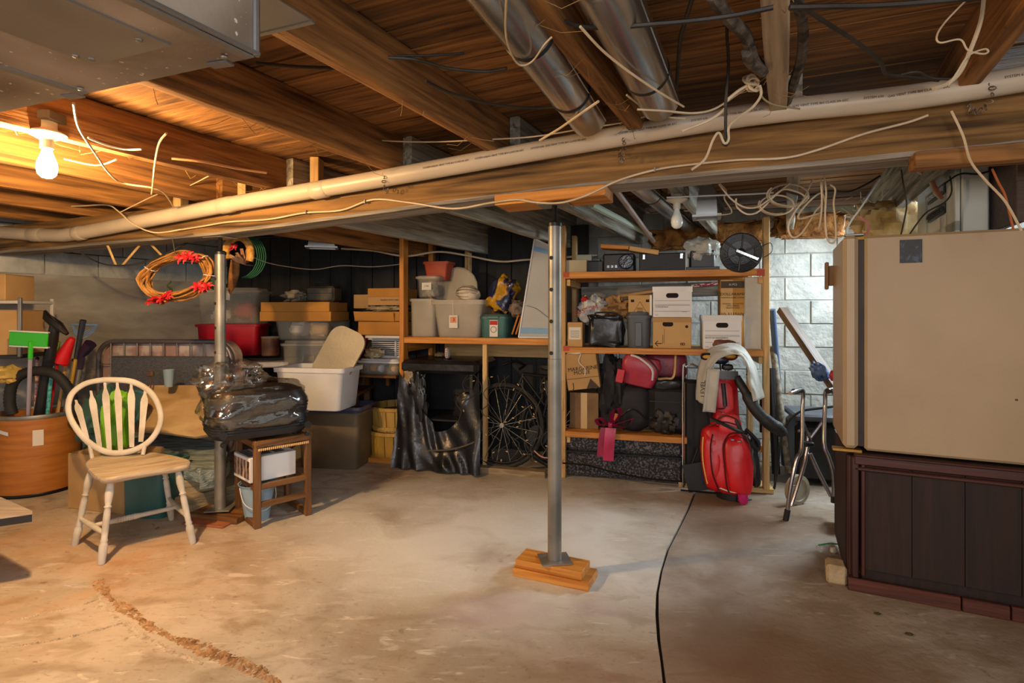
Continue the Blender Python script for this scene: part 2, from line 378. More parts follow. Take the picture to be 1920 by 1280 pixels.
wr.box((-.3, -.1, 1.1), (1.7, .12, 2.3)); wr.box((1.05, -.1, .82), (1.0, .12, 1.64)); wr.box((1.65, -.1, 1.1), (.22, .12, 2.3)); wr.box((1.05, -.1, 2.25), (1.0, .12, .08))
wro = wr.build('wall_right', mat('right_wall_concrete', '#8d8d86', '#b5b6af', sc=3, rough=.9, bump=.4), None, RW.M(0, 0, 0)); tag(wro, kind='structure')
wi = B(); 
for c, d in (((1.05, -.07, 1.66), (.98, .06, .05)), ((1.05, -.07, 2.19), (.98, .06, .05)), ((.57, -.07, 1.93), (.05, .06, .55)), ((1.52, -.07, 1.93), (.05, .06, .55)), ((1.05, -.07, 1.93), (.03, .05, .5))): wi.box(c, d, None, .004)
wio = wi.build('window_1', mat('window_frame_paint', '#c9cac6', rough=.6), None, RW.M(0, 0, 0)); tag(wio, kind='structure')
B().box((1.05, -.1, 1.93), (.96, .012, .52)).build('pane', mat('bright_pane', '#f2f8ff', emit=3.2, rough=.2, bump=0), wio)
# ------------------------------------------------------------------ ceiling: boards on joists
ZA = ([-6, -4.5, -2.2, 0, 1.83, 4], [1.73, 1.745, 1.775, 1.88, 1.905, 1.93])
def zb(a): return interp(a, *ZA)
JD = V((.447, .894, 0))
def K(a, q, z): p = BE.o+BE.e1*a+JD*q; return V((p.x, p.y, z))
BH = .2; JH = .19
AS = [-6, -4.5, -3.3, -2.2, -1.1, 0, .9, 1.83, 3.6]
ce = B(); ce.loft([[K(a, q, zb(a)+BH+JH+.03+h) for q, h in ((-4.6, 0), (3.9, 0), (3.9, .03), (-4.6, .03))] for a in AS])
ceo = ce.build('ceiling', mat('subfloor_dark', '#20150d', rough=.95)); tag(ceo, kind='structure')
q = -4.5; 
while q < 3.8:
    wd = R.uniform(.12, .15); b = B(); dz = R.uniform(-.004, .004)
    def loc(a, qq, z): p = BE.e1*a+JD*(qq-q); return V((p.dot(BE.e1), p.dot(BE.e2), z))
    rs = [[loc(a, q+.003, zb(a)+BH+JH+dz), loc(a, q+wd-.004, zb(a)+BH+JH+dz+R.uniform(-.002, .002)), loc(a, q+wd-.004, zb(a)+BH+JH+.022), loc(a, q+.003, zb(a)+BH+JH+.022)] for a in AS]
    b.loft(rs)
    p = K(0, q, 0); b.build('ceiling_board', WB, ceo, MX.Translation(p) @ MX.Rotation(BE.a, 4, 'Z'))
    q += wd
def joist(a, q0, q1, m, w=.055, lift=0, h=JH):
    z = zb(a)+BH+h/2+lift
    return board('joist', m, K(a, q0, z), K(a, q1, z), w, h, ceo, bev=.004, seg=14, wob=.003)
ja = []
for u, v in ((520, 345), (740, 310), (940, 290), (1205, 250), (1466, 210), (1812, 165)):
    z = 2.06; p = BE.at(u, v, -.12); ja.append((p-BE.o).dot(BE.e1))
ja = [ja[0]-2.2, ja[0]-1.65, ja[0]-1.1, ja[0]-.55]+ja
for i, a in enumerate(ja):
    joist(a, -4.4, .13, WJ if i != 8 else wood('pale_joist', '#7d6a55', '#b9a78e', 0, rough=.85), .06 if i != 8 else .066)
    if i > 2: joist(a+.062, -.08, 3.2, WW if i > 3 else WJ, .055, -.15, .335)
for a in (ja[-1]+.55, ): joist(a, -3.5, .1, WJ)
# blocking between joists over the beam and short cleats
for i in (2, 3, 4): board('blocking', PALE[0], K(ja[i]+.2, -.02, zb(ja[i])+BH+.002), K(ja[i]+.2, -.02, zb(ja[i])+BH+JH), .05, .09, ceo)
# main beam
def bz(a): return zb(a)+BH/2
be = B(); rs = []
for i in range(33):
    a = -4.7+i*.255; z = zb(a); j = [noise.noise(V((a*2.3, k*5, 0)))*.008 for k in range(6)]
    rs.append([(a, -.1+j[0], j[1]+z+.015), (a, -.082, z+j[1]), (a, .085, z+j[2]), (a, .1+j[3], z+.02), (a, .1+j[3], z+BH), (a, -.1+j[0]+j[4]*.5, z+BH)])
be.loft(rs)
t = be.build('main_beam', WBM, None, BE.M(0, 0, 0), ang=30)
t.data.materials.append(wood('weathered_lit_underside', '#6d655a', '#a9a194', 0, rand=0, rough=.95, f=24, bump=1))   # weathered grey underside, with window light painted into its paler colour
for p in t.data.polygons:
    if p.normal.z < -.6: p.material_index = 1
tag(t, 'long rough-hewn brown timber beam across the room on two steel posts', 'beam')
tag(board('shim_board', PINE[0], BE.pt(-.28, -.0, zb(0)-.028), BE.pt(.27, -.0, zb(0)-.018), .2, .05), 'orange sawn timber pad between beam and central steel post', 'timber pad')
tag(board('beam_plate', WJ, BE.pt(1.45, -.08, zb(1.9)-.03), BE.pt(2.6, -.08, zb(2)-.03), .09, .06), 'brown timber strip under the beam at the right edge', 'timber')
# ------------------------------------------------------------------ steel posts
def post(x, y, zt, z0, label, r=.032):
    t = thing('steel_post', label, 'post', MX.Translation((x, y, 0)) @ MX.Rotation(BE.a, 4, 'Z'))
    H = zt-.105
    B().lathe([(r+.002, z0+.008), (r+.002, H*.62), (r, H*.62+.002), (r, H)], 24).build('tube', STEEL, t)
    B().lathe([(r*.7, H-.004), (r+.004, H-.004), (r+.004, H+.012), (r*.75, H+.02)], 24).build('collar', BLKM, t)
    sc = [(.0125+.0018*(i % 2), H+.018+i*.0035) for i in range(int((zt-H-.02)/.0035))]
    B().lathe(sc, 12).build('screw', BLKM, t)
    B().box((0, 0, zt-.004), (.15, .13, .006), None, .001).build('top_plate', STEEL, t)
    B().box((0, 0, z0+.004), (.15, .13, .007), MX.Rotation(.5, 3, 'Z'), .001).build('base_plate', STEEL, t)
    for i in range(4):
        z = H-.16-i*.155; hb = B(); a = -PI/2-.25
        hb.lathe([(.0095, 0), (.0095, .004)], 12, (cos(a)*(r-.001), sin(a)*(r-.001), z), MX.Rotation(PI/2, 3, 'X') @ MX.Rotation(-.25, 3, 'Y'))
        hb.build('pin_hole', INK, t)
    return t
post(.21, 2.68, zb(0)-.05, .08, 'central grey steel jack post standing on two stacked timber blocks')
post(-1.855, 3.46, zb(-2.2), .05, 'left grey steel jack post beside the small wooden table')
t = thing('post_footing', 'two stacked pine blocks under the central steel post', 'timber blocks', MX.Translation((.205, 2.68, 0)) @ MX.Rotation(math.radians(-24), 4, 'Z'))
board('plank', PINE[0], (-.185, 0, .02), (.2, 0, .02), .16, .039, t, bev=.002)
board('plank', PINE[0], (-.175, .0, .06), (.165, 0, .06), .14, .039, t, bev=.002)
t = thing('post_pad', 'low dark timber pad under the left steel post', 'timber blocks', MX.Translation((-1.855, 3.46, 0)) @ MX.Rotation(math.radians(-14), 4, 'Z'))
board('plank', OAK[0], (-.16, 0, .02), (.2, 0, .02), .18, .04, t); board('paint_stain', mat('red_lead_board', '#8d4a30', '#a96a48', sc=9), (-.13, -.13, .006), (.16, -.12, .006), .08, .012, t)
# ------------------------------------------------------------------ grey vent pipe along the beam
PVC = mat('grey_pvc', '#b0a391', '#bdb09e', sc=3, rough=.4, bump=.02)
pp = [BE.at(u, v, -.165) for u, v in ((430, 383), (720, 334), (1040, 277), (1400, 216), (1700, 183), (1990, 136))]
bend = [BE.at(-60, 431, -.13), BE.at(70, 440, -.145), BE.at(120, 441, -.15), BE.at(170, 433, -.16)]
pp.append(pp[-1]+(pp[-1]-pp[-2])*1.2)                              # on past the frame to the right wall
pts = bend+smooth(pp, 4)
t = thing('vent_pipe', 'long pale grey plastic vent pipe with printed lettering hung along the beam', 'pipe')
PR = .045
B().tube(pts, PR, 20).build('pipe', PVC, t)
def coll(i, p, q, r, name, l=.05, m=PVC):
    d = (q-p).normalized(); B().tube([p-d*l, p-d*l*.8, p+d*l*.8, p+d*l], [r*.99, r*1.08, r*1.08, r*.99], 20).build(name, m, t)
for uv in ((425, 384), (600, 355)):
    p = BE.at(uv[0], uv[1]+.5, -.165); coll(0, p, BE.at(uv[0]+30, uv[1]-5, -.165), PR, 'coupling', .05)
coll(0, bend[1], bend[2], PR*1.03, 'elbow', .07); coll(0, BE.at(150, 437, -.155), BE.at(190, 430, -.16), PR*1.02, 'elbow', .04)
# the printed line runs along the near side of the pipe
def pipe_print(u, s, sz=.026, nm='lettering'):
    c = BE.Y(u, -.165); v = interp(u, [430, 720, 1040, 1400, 1700, 1990], [383, 334, 277, 216, 183, 136]); p = P(u, v, c)
    v2 = interp(u+20, [430, 720, 1040, 1400, 1700, 1990], [383, 334, 277, 216, 183, 136]); x = (BE.at(u+20, v2, -.165)-p).normalized()
    tocam = (V((0, 0, CH))-p); n = tocam-x*tocam.dot(x); n = n.normalized(); y = n.cross(x)
    n = (n*cos(.32)+y*sin(.32)).normalized(); y = n.cross(x)
    M = MX((x, y, n)).transposed().to_4x4(); M.translation = p+n*(PR+.0012)
    text(s, sz, mat('pipe_print_ink', '#5d5248', rough=.8, bump=0), t, M, nm)
a = 0
for u in (812, 909, 1013, 1177, 1312, 1462, 1632, 1893): pipe_print(u, 'SYSTEM 636', .0125)
for u in (854, 953, 1065, 1228, 1384, 1534, 1714): pipe_print(u, 'GAS VENT TYPE BH CLASS IIA 65C', .0125)
for u, v0, v1, l in ((724, 300, 345, 'left rusty chain strap looped round the grey vent pipe'), (1166, 228, 285, 'middle rusty chain strap holding the grey vent pipe to a joist'), (1838, 150, 188, 'right rusty chain strap round the grey vent pipe near the fridge')):
    c = thing('hanger_chain', l, 'chain', MX.Translation(BE.at(u, v1, -.165)), 'chain straps on the vent pipe')
    CH_M = mat('rusty_chain', '#5b4a42', '#8b8078', sc=40, rough=.5, metal=.7)
    zt = BE.at(u, v0, -.165).z-BE.at(u, v1, -.165).z+.03
    path = [V((.0, -.0-PR*1.12*sin(a_)*1.0, PR*1.12*cos(a_)+.012)) for a_ in [PI*k/7*.999 for k in range(8)]]+[V((0, PR*1.12*sin(PI*k/7), -PR*1.12*cos(PI*k/7)+.012)) for k in range(1, 8)]
    path += [V((0, PR*.4, PR*1.1+.012+k*.022)) for k in range(1, max(2, int(zt/.022)))]
    for k, q in enumerate(path[::1]):
        T = MX.Translation(q) @ MX.Rotation(k*PI/2+.5, 4, 'Z') @ MX.Rotation(PI/2, 4, 'X') @ MX.Rotation(.4*k, 4, 'Z')
        ring = [T @ V((.006*cos(2*PI*j/8), .011*sin(2*PI*j/8), 0)) for j in range(8)]
        B().tube(ring, .0023, 5, ring=True).build('link', CH_M, c)
# ------------------------------------------------------------------ sheet-metal plenum upper left
zd = 1.82
def Z(u, v, z): return P(u, v, (z-CH)*F/(VH-v))
c1 = Z(480, 107, zd); e1 = BE.e1; jd = JD
t = thing('rectangular_duct', 'large galvanised rectangular duct at the upper left of the ceiling', 'duct', MX.Translation((c1.x, c1.y, 0)) @ MX.Rotation(BE.a, 4, 'Z'))
ex = (Z(0, 250, zd)-c1).length+.9; jl = V((JD.dot(BE.e1), JD.dot(BE.e2), 0)).normalized()
def dq(x, l, z): q = jl*l; return V((q.x+x, q.y, z))
DUCTW = mat('worn_duct_with_reflections', '#8d8377', '#cfc6b8', sc=2.4, rough=.48, metal=.3, bump=.08, lo=.36, hi=.62, det=9)
def speckle(m, col, sc, lo, hi):
    N = m.node_tree.nodes; L = m.node_tree.links; b = N['Principled BSDF']; src = b.inputs['Base Color'].links[0].from_socket
    tc = N.new('ShaderNodeTexCoord'); n = N.new('ShaderNodeTexNoise'); n.inputs['Scale'].default_value = sc; n.inputs['Detail'].default_value = 2; L.new(tc.outputs['Object'], n.inputs['Vector'])
    r = N.new('ShaderNodeMapRange'); r.inputs[1].default_value = lo; r.inputs[2].default_value = hi; L.new(n.outputs['Fac'], r.inputs[0])
    x = N.new('ShaderNodeMix'); x.data_type = 'RGBA'; L.new(r.outputs[0], x.inputs[0]); L.new(src, x.inputs[6]); x.inputs[7].default_value = lin(col); L.new(x.outputs[2], b.inputs['Base Color'])
speckle(DUCTW, '#6d5640', 2.2, .5, .7); speckle(DUCTW, '#efeae2', 55, .68, .72)     # brown reflections painted in as patches, plus white paint flecks
B().loft([[dq(-ex, 0, zd), dq(0, 0, zd), dq(0, -1.6, zd), dq(-ex, -1.6, zd)], [dq(-ex, 0, zd+.22), dq(0, 0, zd+.22), dq(0, -1.6, zd+.22), dq(-ex, -1.6, zd+.22)]]).build('casing', DUCTW, t)
sx = (Z(205, 190, zd)-c1); sx = sx.dot(BE.e1)
b = B()
for x, dz in ((-.012, .003), (sx, .004), (sx-.62, .004)): b.loft([[dq(x-.012, -.005, zd-dz), dq(x+.012, -.005, zd-dz), dq(x+.012, -1.6, zd-dz), dq(x-.012, -1.6, zd-dz)], [dq(x-.012, -.005, zd+.002), dq(x+.012, -.005, zd+.002), dq(x+.012, -1.6, zd+.002), dq(x-.012, -1.6, zd+.002)]])
b.build('seam_cleat', DUCT, t)
b = B(); b.loft([[dq(sx*.62, -.10, zd-.004), dq(-.10, -.10, zd-.004), dq(-.10, -1.0, zd-.004), dq(sx*.62, -1.0, zd-.004)], [dq(sx*.62, -.10, zd+.001), dq(-.10, -.10, zd+.001), dq(-.10, -1.0, zd+.001), dq(sx*.62, -1.0, zd+.001)]]); b.build('patch_panel', DUCT, t)
b = B()
for z0 in (zd+.001, zd+.215): b.loft([[dq(0, 0, z0), dq(.012, 0, z0), dq(.012, -1.6, z0), dq(0, -1.6, z0)], [dq(0, 0, z0+.006), dq(.012, 0, z0+.006), dq(.012, -1.6, z0+.006), dq(0, -1.6, z0+.006)]])
b.tube([dq(.004, -.003, zd), dq(.004, -.003, zd+.22)], .007, 8); b.build('edge_flange', DUCT, t)
for x, l in ((-.13, -.14), (-.13, -.40), (-.13, -.66), (-.30, -.12), (sx*.6, -.14), (sx*.62+.02, -.42), (-.05, -.03), (sx+.03, -.03), (sx-.3, -.3)):
    B().lathe([(.007, -.004), (.006, -.007), (.001, -.008)], 8, dq(x, l, zd)).build('screw', STEEL, t)
b = B(); 
for x in (-.09, sx-.04): B().box(dq(x, -.006, zd-.003), (.05, .022, .004), MX.Rotation(.1, 3, 'Z')).build('drive_tab', DUCT, t)
p1 = Z(590, 42, zb(-1.2)+BH-.004); zp = p1.z
t = MX.Translation((p1.x, p1.y, 0)) @ MX.Rotation(BE.a, 4, 'Z'); b = B()
b.loft([[dq(x, l, zp+h) for x, l in ((-.55, 0), (0, 0), (0, -1.3), (-.55, -1.3))] for h in (0, .004)]); b.box(dq(-.27, -.004, zp+.001), (.54, .012, .008), None)
tag(b.build('joist_pan', DUCT, None, t), 'flat galvanised sheet closing the joist bay beside the large duct', 'sheet metal')
# ------------------------------------------------------------------ round ducts
def round_duct(pa, pb, r, label, joints=(), m=SHINY, tail=None):
    t = thing('round_duct', label, 'duct', MX.Translation(pa)); d = pb-pa; L = d.length; dn = d.normalized()
    js = [0]+list(joints)+[L]
    for i in range(len(js)-1):
        rr = r*(1-.012*(i % 2)); B().tube([dn*js[i], dn*(js[i]+.012), dn*js[i+1]], [rr*.985, rr, rr], 32).build('duct_section', m, t)
    for j in joints: B().tube([dn*(j-.009), dn*(j-.006), dn*(j+.006), dn*(j+.009)], [r, r*1.035, r*1.035, r], 32).build('joint_band', BLKM, t)
    s = dn.cross(V((0, 0, 1))).normalized(); B().tube([dn*.01+V((s.x, s.y, -.25)).normalized()*r, d+V((s.x, s.y, -.25)).normalized()*r], .003, 5).build('lock_seam', m, t)
    return t
zc = 2.12
round_duct(Z(905, -60, zc), Z(1103, 222, zc), .077, 'left shiny round steel duct running between ceiling joists', (.33, .78))
round_duct(Z(1120, -60, zc), Z(1236, 190, zc), .077, 'right shiny round steel duct running between ceiling joists', (.62,))
round_duct(Z(1190, 338, 2.02), Z(1300, 430, 2.02), .06, 'short round steel duct behind the beam near the unlit bulb', (.4,), SHINY)
def boot(u0, v0, u1, v1, Y, label, rot):
    M, wd, h = FIT(u0, v0, u1, v1, Y, rot); t = thing('register_boot', label, 'duct boot', M)
    b = B(); d = .12
    b.loft([[V((-wd/2, 0, .012)), V((wd/2, 0, .012)), V((wd/2, d, .012)), V((-wd/2, d, .012))], [V((-wd*.46, .0, h*.55)), V((wd*.46, .0, h*.55)), V((wd*.46, d, h*.55)), V((-wd*.46, d, h*.55))], [V((-wd*.3, .02, h)), V((wd*.3, .02, h)), V((wd*.3, d*.9, h)), V((-wd*.3, d*.9, h))]])
    b.build('boot', DUCT, t); f = B()
    for c, s in (((0, -.008, .006), (wd+.04, .016, .012)), ((0, d+.008, .006), (wd+.04, .016, .012)), ((-wd/2-.01, d/2, .006), (.02, d, .012)), ((wd/2+.01, d/2, .006), (.02, d, .012))): f.box(c, s)
    f.build('flange', DUCT, t)
    return t
boot(1305, 346, 1345, 406, 3.0, 'square galvanised register boot behind the beam right of the unlit bulb', -20)
boot(577, 437, 628, 464, 4.2, 'square galvanised register boot hanging above the stacked brown boxes', 15)
# ------------------------------------------------------------------ lamp holders
def lampholder(p, label, lit, s=1.0, tilt=0):
    t = thing('lamp_holder', label, 'light', MX.Translation(p) @ MX.Rotation(tilt, 4, 'Y') @ MX.Scale(s, 4))
    PORC = mat('porcelain', '#cfcabb', rough=.3, bump=0)
    B().lathe([(.03, .17), (.03, .145), (.033, .14), (.056, .13), (.058, .125), (.05, .12), (.02, .105), (.02, .075)], 24).build('porcelain_base', PORC, t)
    B().box((0, 0, .185), (.08, .08, .035), None, .004).build('junction_box', STEEL, t)
    prof = [(.013, .09), (.014, .07), (.02, .05), (.029, .025), (.031, .005), (.027, -.016), (.016, -.028), (.001, -.032)]
    B().lathe(prof, 20).build('bulb', mat('lit_bulb_glass', '#ffcf8a', emit=45, bump=0) if lit else mat('pearl_bulb_glass', '#d5dbd6', rough=.2, bump=0), t)
    return t
lampholder(P(88, 318, 2.16), 'glowing bare bulb in a white porcelain holder at the left', True, 1.12)
BULB_OBJ = None
lampholder(P(1269, 418, 2.95), 'unlit frosted bulb in a porcelain holder behind the beam', False, 1.0)
# ------------------------------------------------------------------ cables
def cable(pts, r, m, label, cat='cable', n=6, name='electrical_cable', grp=None):
    o = B().tube(smooth(pts, n), r*(.72 if name == 'electrical_cable' else 1), 6).build(name, m); return tag(o, label, cat, grp)
def bpl(l, d=-.118): return [BE.at(u, v, d) for u, v in l]
def zpl(l, z): return [Z(u, v, z) for u, v in l]
def ypl(l, Y): return [P(u, v, Y) for u, v in l]
cable(bpl([(330, 432), (380, 424), (430, 416), (504, 411), (571, 399), (640, 394), (700, 374), (770, 380), (850, 391), (920, 380), (970, 374), (1003, 379), (1050, 380), (1100, 366), (1160, 338), (1230, 318), (1290, 309), (1380, 300), (1470, 296), (1530, 282), (1620, 251), (1700, 230), (1740, 216)]), .007, CREAMC, 'long beige cable stapled along the face of the timber beam')
t = None
for u, v in ((685, 378), (1228, 318), (575, 398)): tag(B().box((0, 0, 0), (.007, .02, .022), None, .002).build('cable_staple', STEEL, None, MX.Translation(BE.at(u, v, -.12)) @ MX.Rotation(BE.a, 4, 'Z')), {685: 'cable staple left of the centre of the beam face', 1228: 'cable staple on the beam face right of the central post', 575: 'leftmost cable staple on the beam face'}[u], 'staple', 'cable staples')
cable(bpl([(225, 398), (300, 362), (340, 355), (420, 315), (500, 275), (565, 247), (600, 248), (700, 262), (800, 266), (900, 262), (1000, 256), (1100, 240), (1170, 229), (1240, 211), (1290, 212), (1340, 204), (1400, 165)], -.24), .0045, CREAMC, 'thin beige cable strung along the undersides of the joists above the vent pipe')
cable(bpl([(-20, 352), (20, 358), (60, 375), (100, 386), (150, 386), (200, 384), (222, 396), (250, 420), (290, 436), (340, 430)], -.23), .006, CREAMC, 'beige cable sagging below the lit bulb to the beam')
cable(zpl([(138, 194), (148, 240), (180, 290), (205, 325), (230, 343), (285, 352), (308, 362), (325, 388)], 1.93), .006, CREAMC, 'beige cable dropping from the large duct in a long curve')
cable(zpl([(312, 250), (298, 270), (290, 310), (286, 350), (284, 364)], 1.93), .0055, CREAMC, 'short beige cable hanging straight down left of the joists')
cable(zpl([(165, 258), (200, 272), (235, 280), (265, 280)], 1.99), .006, WPL, 'short white cable poking through the joist beside the lit bulb')
cable(zpl([(120, 298), (165, 308), (190, 309), (218, 299)], 1.97), .005, CREAMC, 'pale cable leading to the lit bulb holder')
cable(zpl([(322, 297), (380, 303), (440, 315), (500, 324)], 1.99), .008, mat('pale_stick', '#b98d63'), 'pale conduit stub between the left joists', 'conduit', 3)
cable(ypl([(1366, -20), (1363, 60), (1366, 120), (1361, 190), (1360, 255), (1355, 268), (1362, 272), (1366, 262), (1363, 245)], 1.85), .007, DARKC, 'black cable hanging vertically in front of the vent pipe to a small hook')
cable(ypl([(1425, 160), (1427, 178), (1412, 200), (1385, 220), (1367, 238), (1366, 262), (1358, 268), (1348, 249), (1337, 262), (1322, 298), (1297, 318)], 1.83), .006, CREAMC, 'beige cable looping from the knot down past the vent pipe')
cable(ypl([(1280, 245), (1330, 225), (1358, 205), (1362, 190), (1385, 170), (1412, 155)], 1.86), .007, CREAMC, 'beige cable rising to the knot from the left')
cable(ypl([(1195, 205), (1250, 208), (1300, 212), (1340, 204), (1380, 178), (1410, 160)], 1.92), .005, CREAMC, 'second thin beige cable reaching the knot of wires')
cable(ypl([(1425, 160), (1428, 180), (1445, 194), (1470, 200), (1500, 204)], 1.9), .0045, mat('green_beige_cable', '#7d7250', '#968a64'), 'thin olive wire from the knot behind the joist')
kb = B()
for k in range(5):
    c = P(1410+R.uniform(-6, 6), 155+R.uniform(-6, 8), 1.86); an = R.uniform(0, 3)
    kb.tube([c+V((.02*cos(2*PI*j/10), .012*sin(an+2*PI*j/10), .018*sin(2*PI*j/10))) for j in range(10)], .005, 6, ring=True)
tag(kb.build('wire_knot', CREAMC), 'knot of beige cables tied beside the dark hose', 'cable')
cable(ypl([(1846, -20), (1840, 35), (1822, 88), (1800, 135), (1775, 157), (1750, 166)], 1.55), .008, CREAMC, 'thick beige cable coming down the right joist to the vent pipe')
cable(ypl([(1822, -10), (1775, 38), (1757, 66), (1763, 80), (1800, 74), (1815, 94), (1842, 101), (1853, 97), (1845, 92), (1815, 105), (1795, 135), (1778, 160)], 1.5), .0035, CREAMC, 'thin beige wire making a small loop near the right joist')
cable(bpl([(1784, 208), (1806, 255), (1820, 302), (1848, 338)], -.17)+ypl([(1885, 378), (1915, 432)], 1.9), .006, CREAMC, 'beige cable dropping from the beam across the breaker panel')
cable(ypl([(1860, 316), (1872, 342), (1884, 365), (1893, 400), (1900, 430)], 2.1), .006, mat('orange_wire', '#a0531f'), 'orange cable hanging right of the breaker panel')
cable(zpl([(1060, 40), (1090, 50), (1150, 51), (1220, 46), (1290, 40), (1370, 30), (1450, 14)], 2.06), .009, DARKC, 'black cable crossing below the round steel ducts')
cable(zpl([(1480, 14), (1560, 12), (1650, 10), (1760, 2), (1900, -12)], 2.06), .01, DARKC, 'black cable crossing right of the pale joist at the top')
cable(zpl([(1500, 8), (1545, 40), (1610, 82), (1650, 115), (1662, 138), (1700, 144), (1760, 150)], 2.1), .009, DARKC, 'black cable curving down the boards in the right joist bay')
cable(zpl([(1690, 140), (1720, 135), (1745, 146), (1780, 148)], 2.08), .006, DARKC, 'short black cable end lying above the vent pipe at the right')
cable(zpl([(728, 108), (780, 112), (840, 128), (910, 134), (950, 128)], 2.1), .007, DARKC, 'black cable looping between joists left of the round duct')
cable(zpl([(798, 152), (850, 176), (930, 196), (1010, 202), (1075, 196)], 2.08), .008, DARKC, 'black cable sagging to the lower joint of the round duct')
cable(zpl([(725, 105), (800, 104), (870, 100)], 2.2), .006, DARKC, 'dark cable stub coming out of the joist left of the ducts')
cable(zpl([(480, 118), (560, 125), (640, 128), (700, 132)], 2.2), .008, DARKC, 'dark cable along the boards right of the large duct')
cable(zpl([(950, -10), (948, 60), (958, 100), (975, 122), (998, 115), (1020, 85), (1034, 70)], 2.03), .004, CREAMC, 'thin beige wire hanging round the left shiny duct')
cable(zpl([(1088, 50), (1130, 95), (1180, 135), (1235, 172), (1282, 200)], 2.03), .005, CREAMC, 'grey cable running diagonally under the right shiny duct')
cable(zpl([(1012, 263), (1050, 240), (1090, 212), (1122, 190)], 2.04), .007, CREAMC, 'doubled beige cable end slung from the joist beside the duct')
cable(zpl([(1175, 178), (1205, 200), (1245, 218), (1285, 222)], 2.06), .005, CREAMC, 'beige cable leaving the joist above the pipe by the right duct')
HOSE = mat('corroded_pipe', '#241d18', '#6a5f55', sc=22, rough=.75, bump=.8, bs=60)
cable(zpl([(1335, -10), (1352, 14), (1372, 40), (1395, 62), (1407, 90), (1415, 112), (1432, 132)], 2.1), .018, HOSE, 'crusty dark pipe curving between joists at the upper right', 'pipe', name='corroded_pipe')
cable(zpl([(1400, 98), (1402, 110), (1416, 124), (1432, 136)], 2.08), .017, HOSE, 'short crusty pipe stub under the curving dark pipe', 'pipe', name='corroded_pipe')
cable(zpl([(1486, -10), (1500, 20), (1506, 60), (1502, 110), (1488, 155), (1474, 196)], 2.12), .016, HOSE, 'dark pipe snaking down right of the pale joist', 'pipe', name='corroded_pipe')
cable(zpl([(1300, -10), (1285, 40), (1275, 80), (1268, 170)], 2.16), .009, DARKC, 'black cable along the boards left of the hanging cable')
cable(ypl([(150, 472), (170, 485), (200, 496), (240, 497), (275, 490), (310, 476), (355, 452)], 3.75), .008, DARKC, 'dark hose sagging under the beam above the wall at the left')
for (a_, b_, l) in (((200, 455), (218, 498), 'left thin wooden stick slanting below the beam'), ((262, 460), (230, 497), 'pale wooden stick slanting the other way below the beam'), ((276, 450), (310, 486), 'orange wooden stick slanting above the grapevine wreath')):
    tag(B().tube([P(*a_, 3.78), P(*b_, 3.8)], .008, 6).build('wooden_stick', PALE[2]), l, 'stick', 'sticks under the beam')
# tangle behind the beam at the right
def loop(c, rx, rz, Y, ph, turns=1.0, dr=.0):
    o = []
    for j in range(int(16*turns)+1):
        a_ = ph+2*PI*j/16; k = 1+dr*j/16
        o.append(P(c[0]+rx*cos(a_)*k, c[1]+rz*sin(a_)*k, Y+.03*sin(a_*1.7)))
    return o
tang = [
    (loop((1478, 366), 34, 19, 2.7, .3, 1.6, .12), 'wide oval loop of beige cable in the tangle behind the beam'),
    (loop((1456, 384), 30, 17, 2.75, 1.2, 1.4, .1), 'lower oval loop of beige cable in the tangle behind the beam'),
    (ypl([(1348, 345), (1370, 372), (1395, 388), (1420, 388), (1445, 372), (1470, 355), (1500, 362), (1512, 372)], 2.68), 'beige cable draped from the boot side into the tangle'),
    (ypl([(1380, 372), (1382, 388), (1400, 401), (1420, 398), (1440, 380), (1455, 365), (1485, 340)], 2.72), 'sagging beige cable below the tangle by the pale joist'),
    (ypl([(1515, 366), (1490, 398), (1478, 425), (1485, 444), (1500, 440), (1515, 420), (1530, 395), (1541, 380), (1542, 340)], 2.66), 'long narrow cable loop hanging in the middle of the tangle'),
    (ypl([(1545, 330), (1549, 360), (1547, 400), (1549, 440), (1557, 455), (1567, 448), (1566, 410), (1563, 380), (1566, 355), (1556, 346)], 2.6), 'longest cable loop hanging down in front of the block wall'),
    (ypl([(1540, 398), (1520, 405), (1498, 410), (1500, 398), (1520, 375), (1540, 362), (1548, 380)], 2.63), 'kinked beige cable crossing the hanging loops'),
    (ypl([(1539, 335), (1541, 370), (1540, 400), (1536, 425), (1532, 430)], 2.58), 'split cable end dangling between the two long loops'),
    (ypl([(1524, 336), (1512, 362), (1500, 385)], 2.7), 'short straight cable falling through the tangle')]
for p_, l in tang: cable(p_, .006, CREAMC, l, grp='cables tangled behind the beam')
cable(ypl([(1460, 353), (1490, 363), (1520, 366), (1555, 358), (1590, 360), (1620, 348), (1650, 330)], 2.8), .008, DARKC, 'black cable running right from the tangle to the corner')
cable(ypl([(1250, 370), (1320, 367), (1400, 364), (1450, 361)], 2.85), .006, WPL, 'straight pale wire stretched below the back joists')
cable(ypl([(1590, 448), (1588, 430), (1600, 408), (1610, 395), (1650, 336)], 2.7), .006, WPL, 'white cable curving up beside the pale grey joist')
cable(ypl([(1350, 344), (1362, 358), (1358, 372), (1372, 398), (1345, 403)], 2.9), .005, CREAMC, 'bent beige wire beside the register boot')
cable(ypl([(1690, 318), (1696, 360), (1700, 385), (1694, 420), (1688, 445)], 2.55), .005, DARKC, 'dark wire hanging in front of the foam insulation')
cable(ypl([(1781, 330), (1784, 360), (1770, 380), (1735, 400), (1705, 440)], 2.5), .005, DARKC, 'dark wire curving from the breaker panel to the fridge top')
cable(ypl([(1715, 318), (1740, 335), (1752, 360), (1765, 375)], 2.75), .009, CREAMC, 'bundle cable entering the breaker panel, left strand')
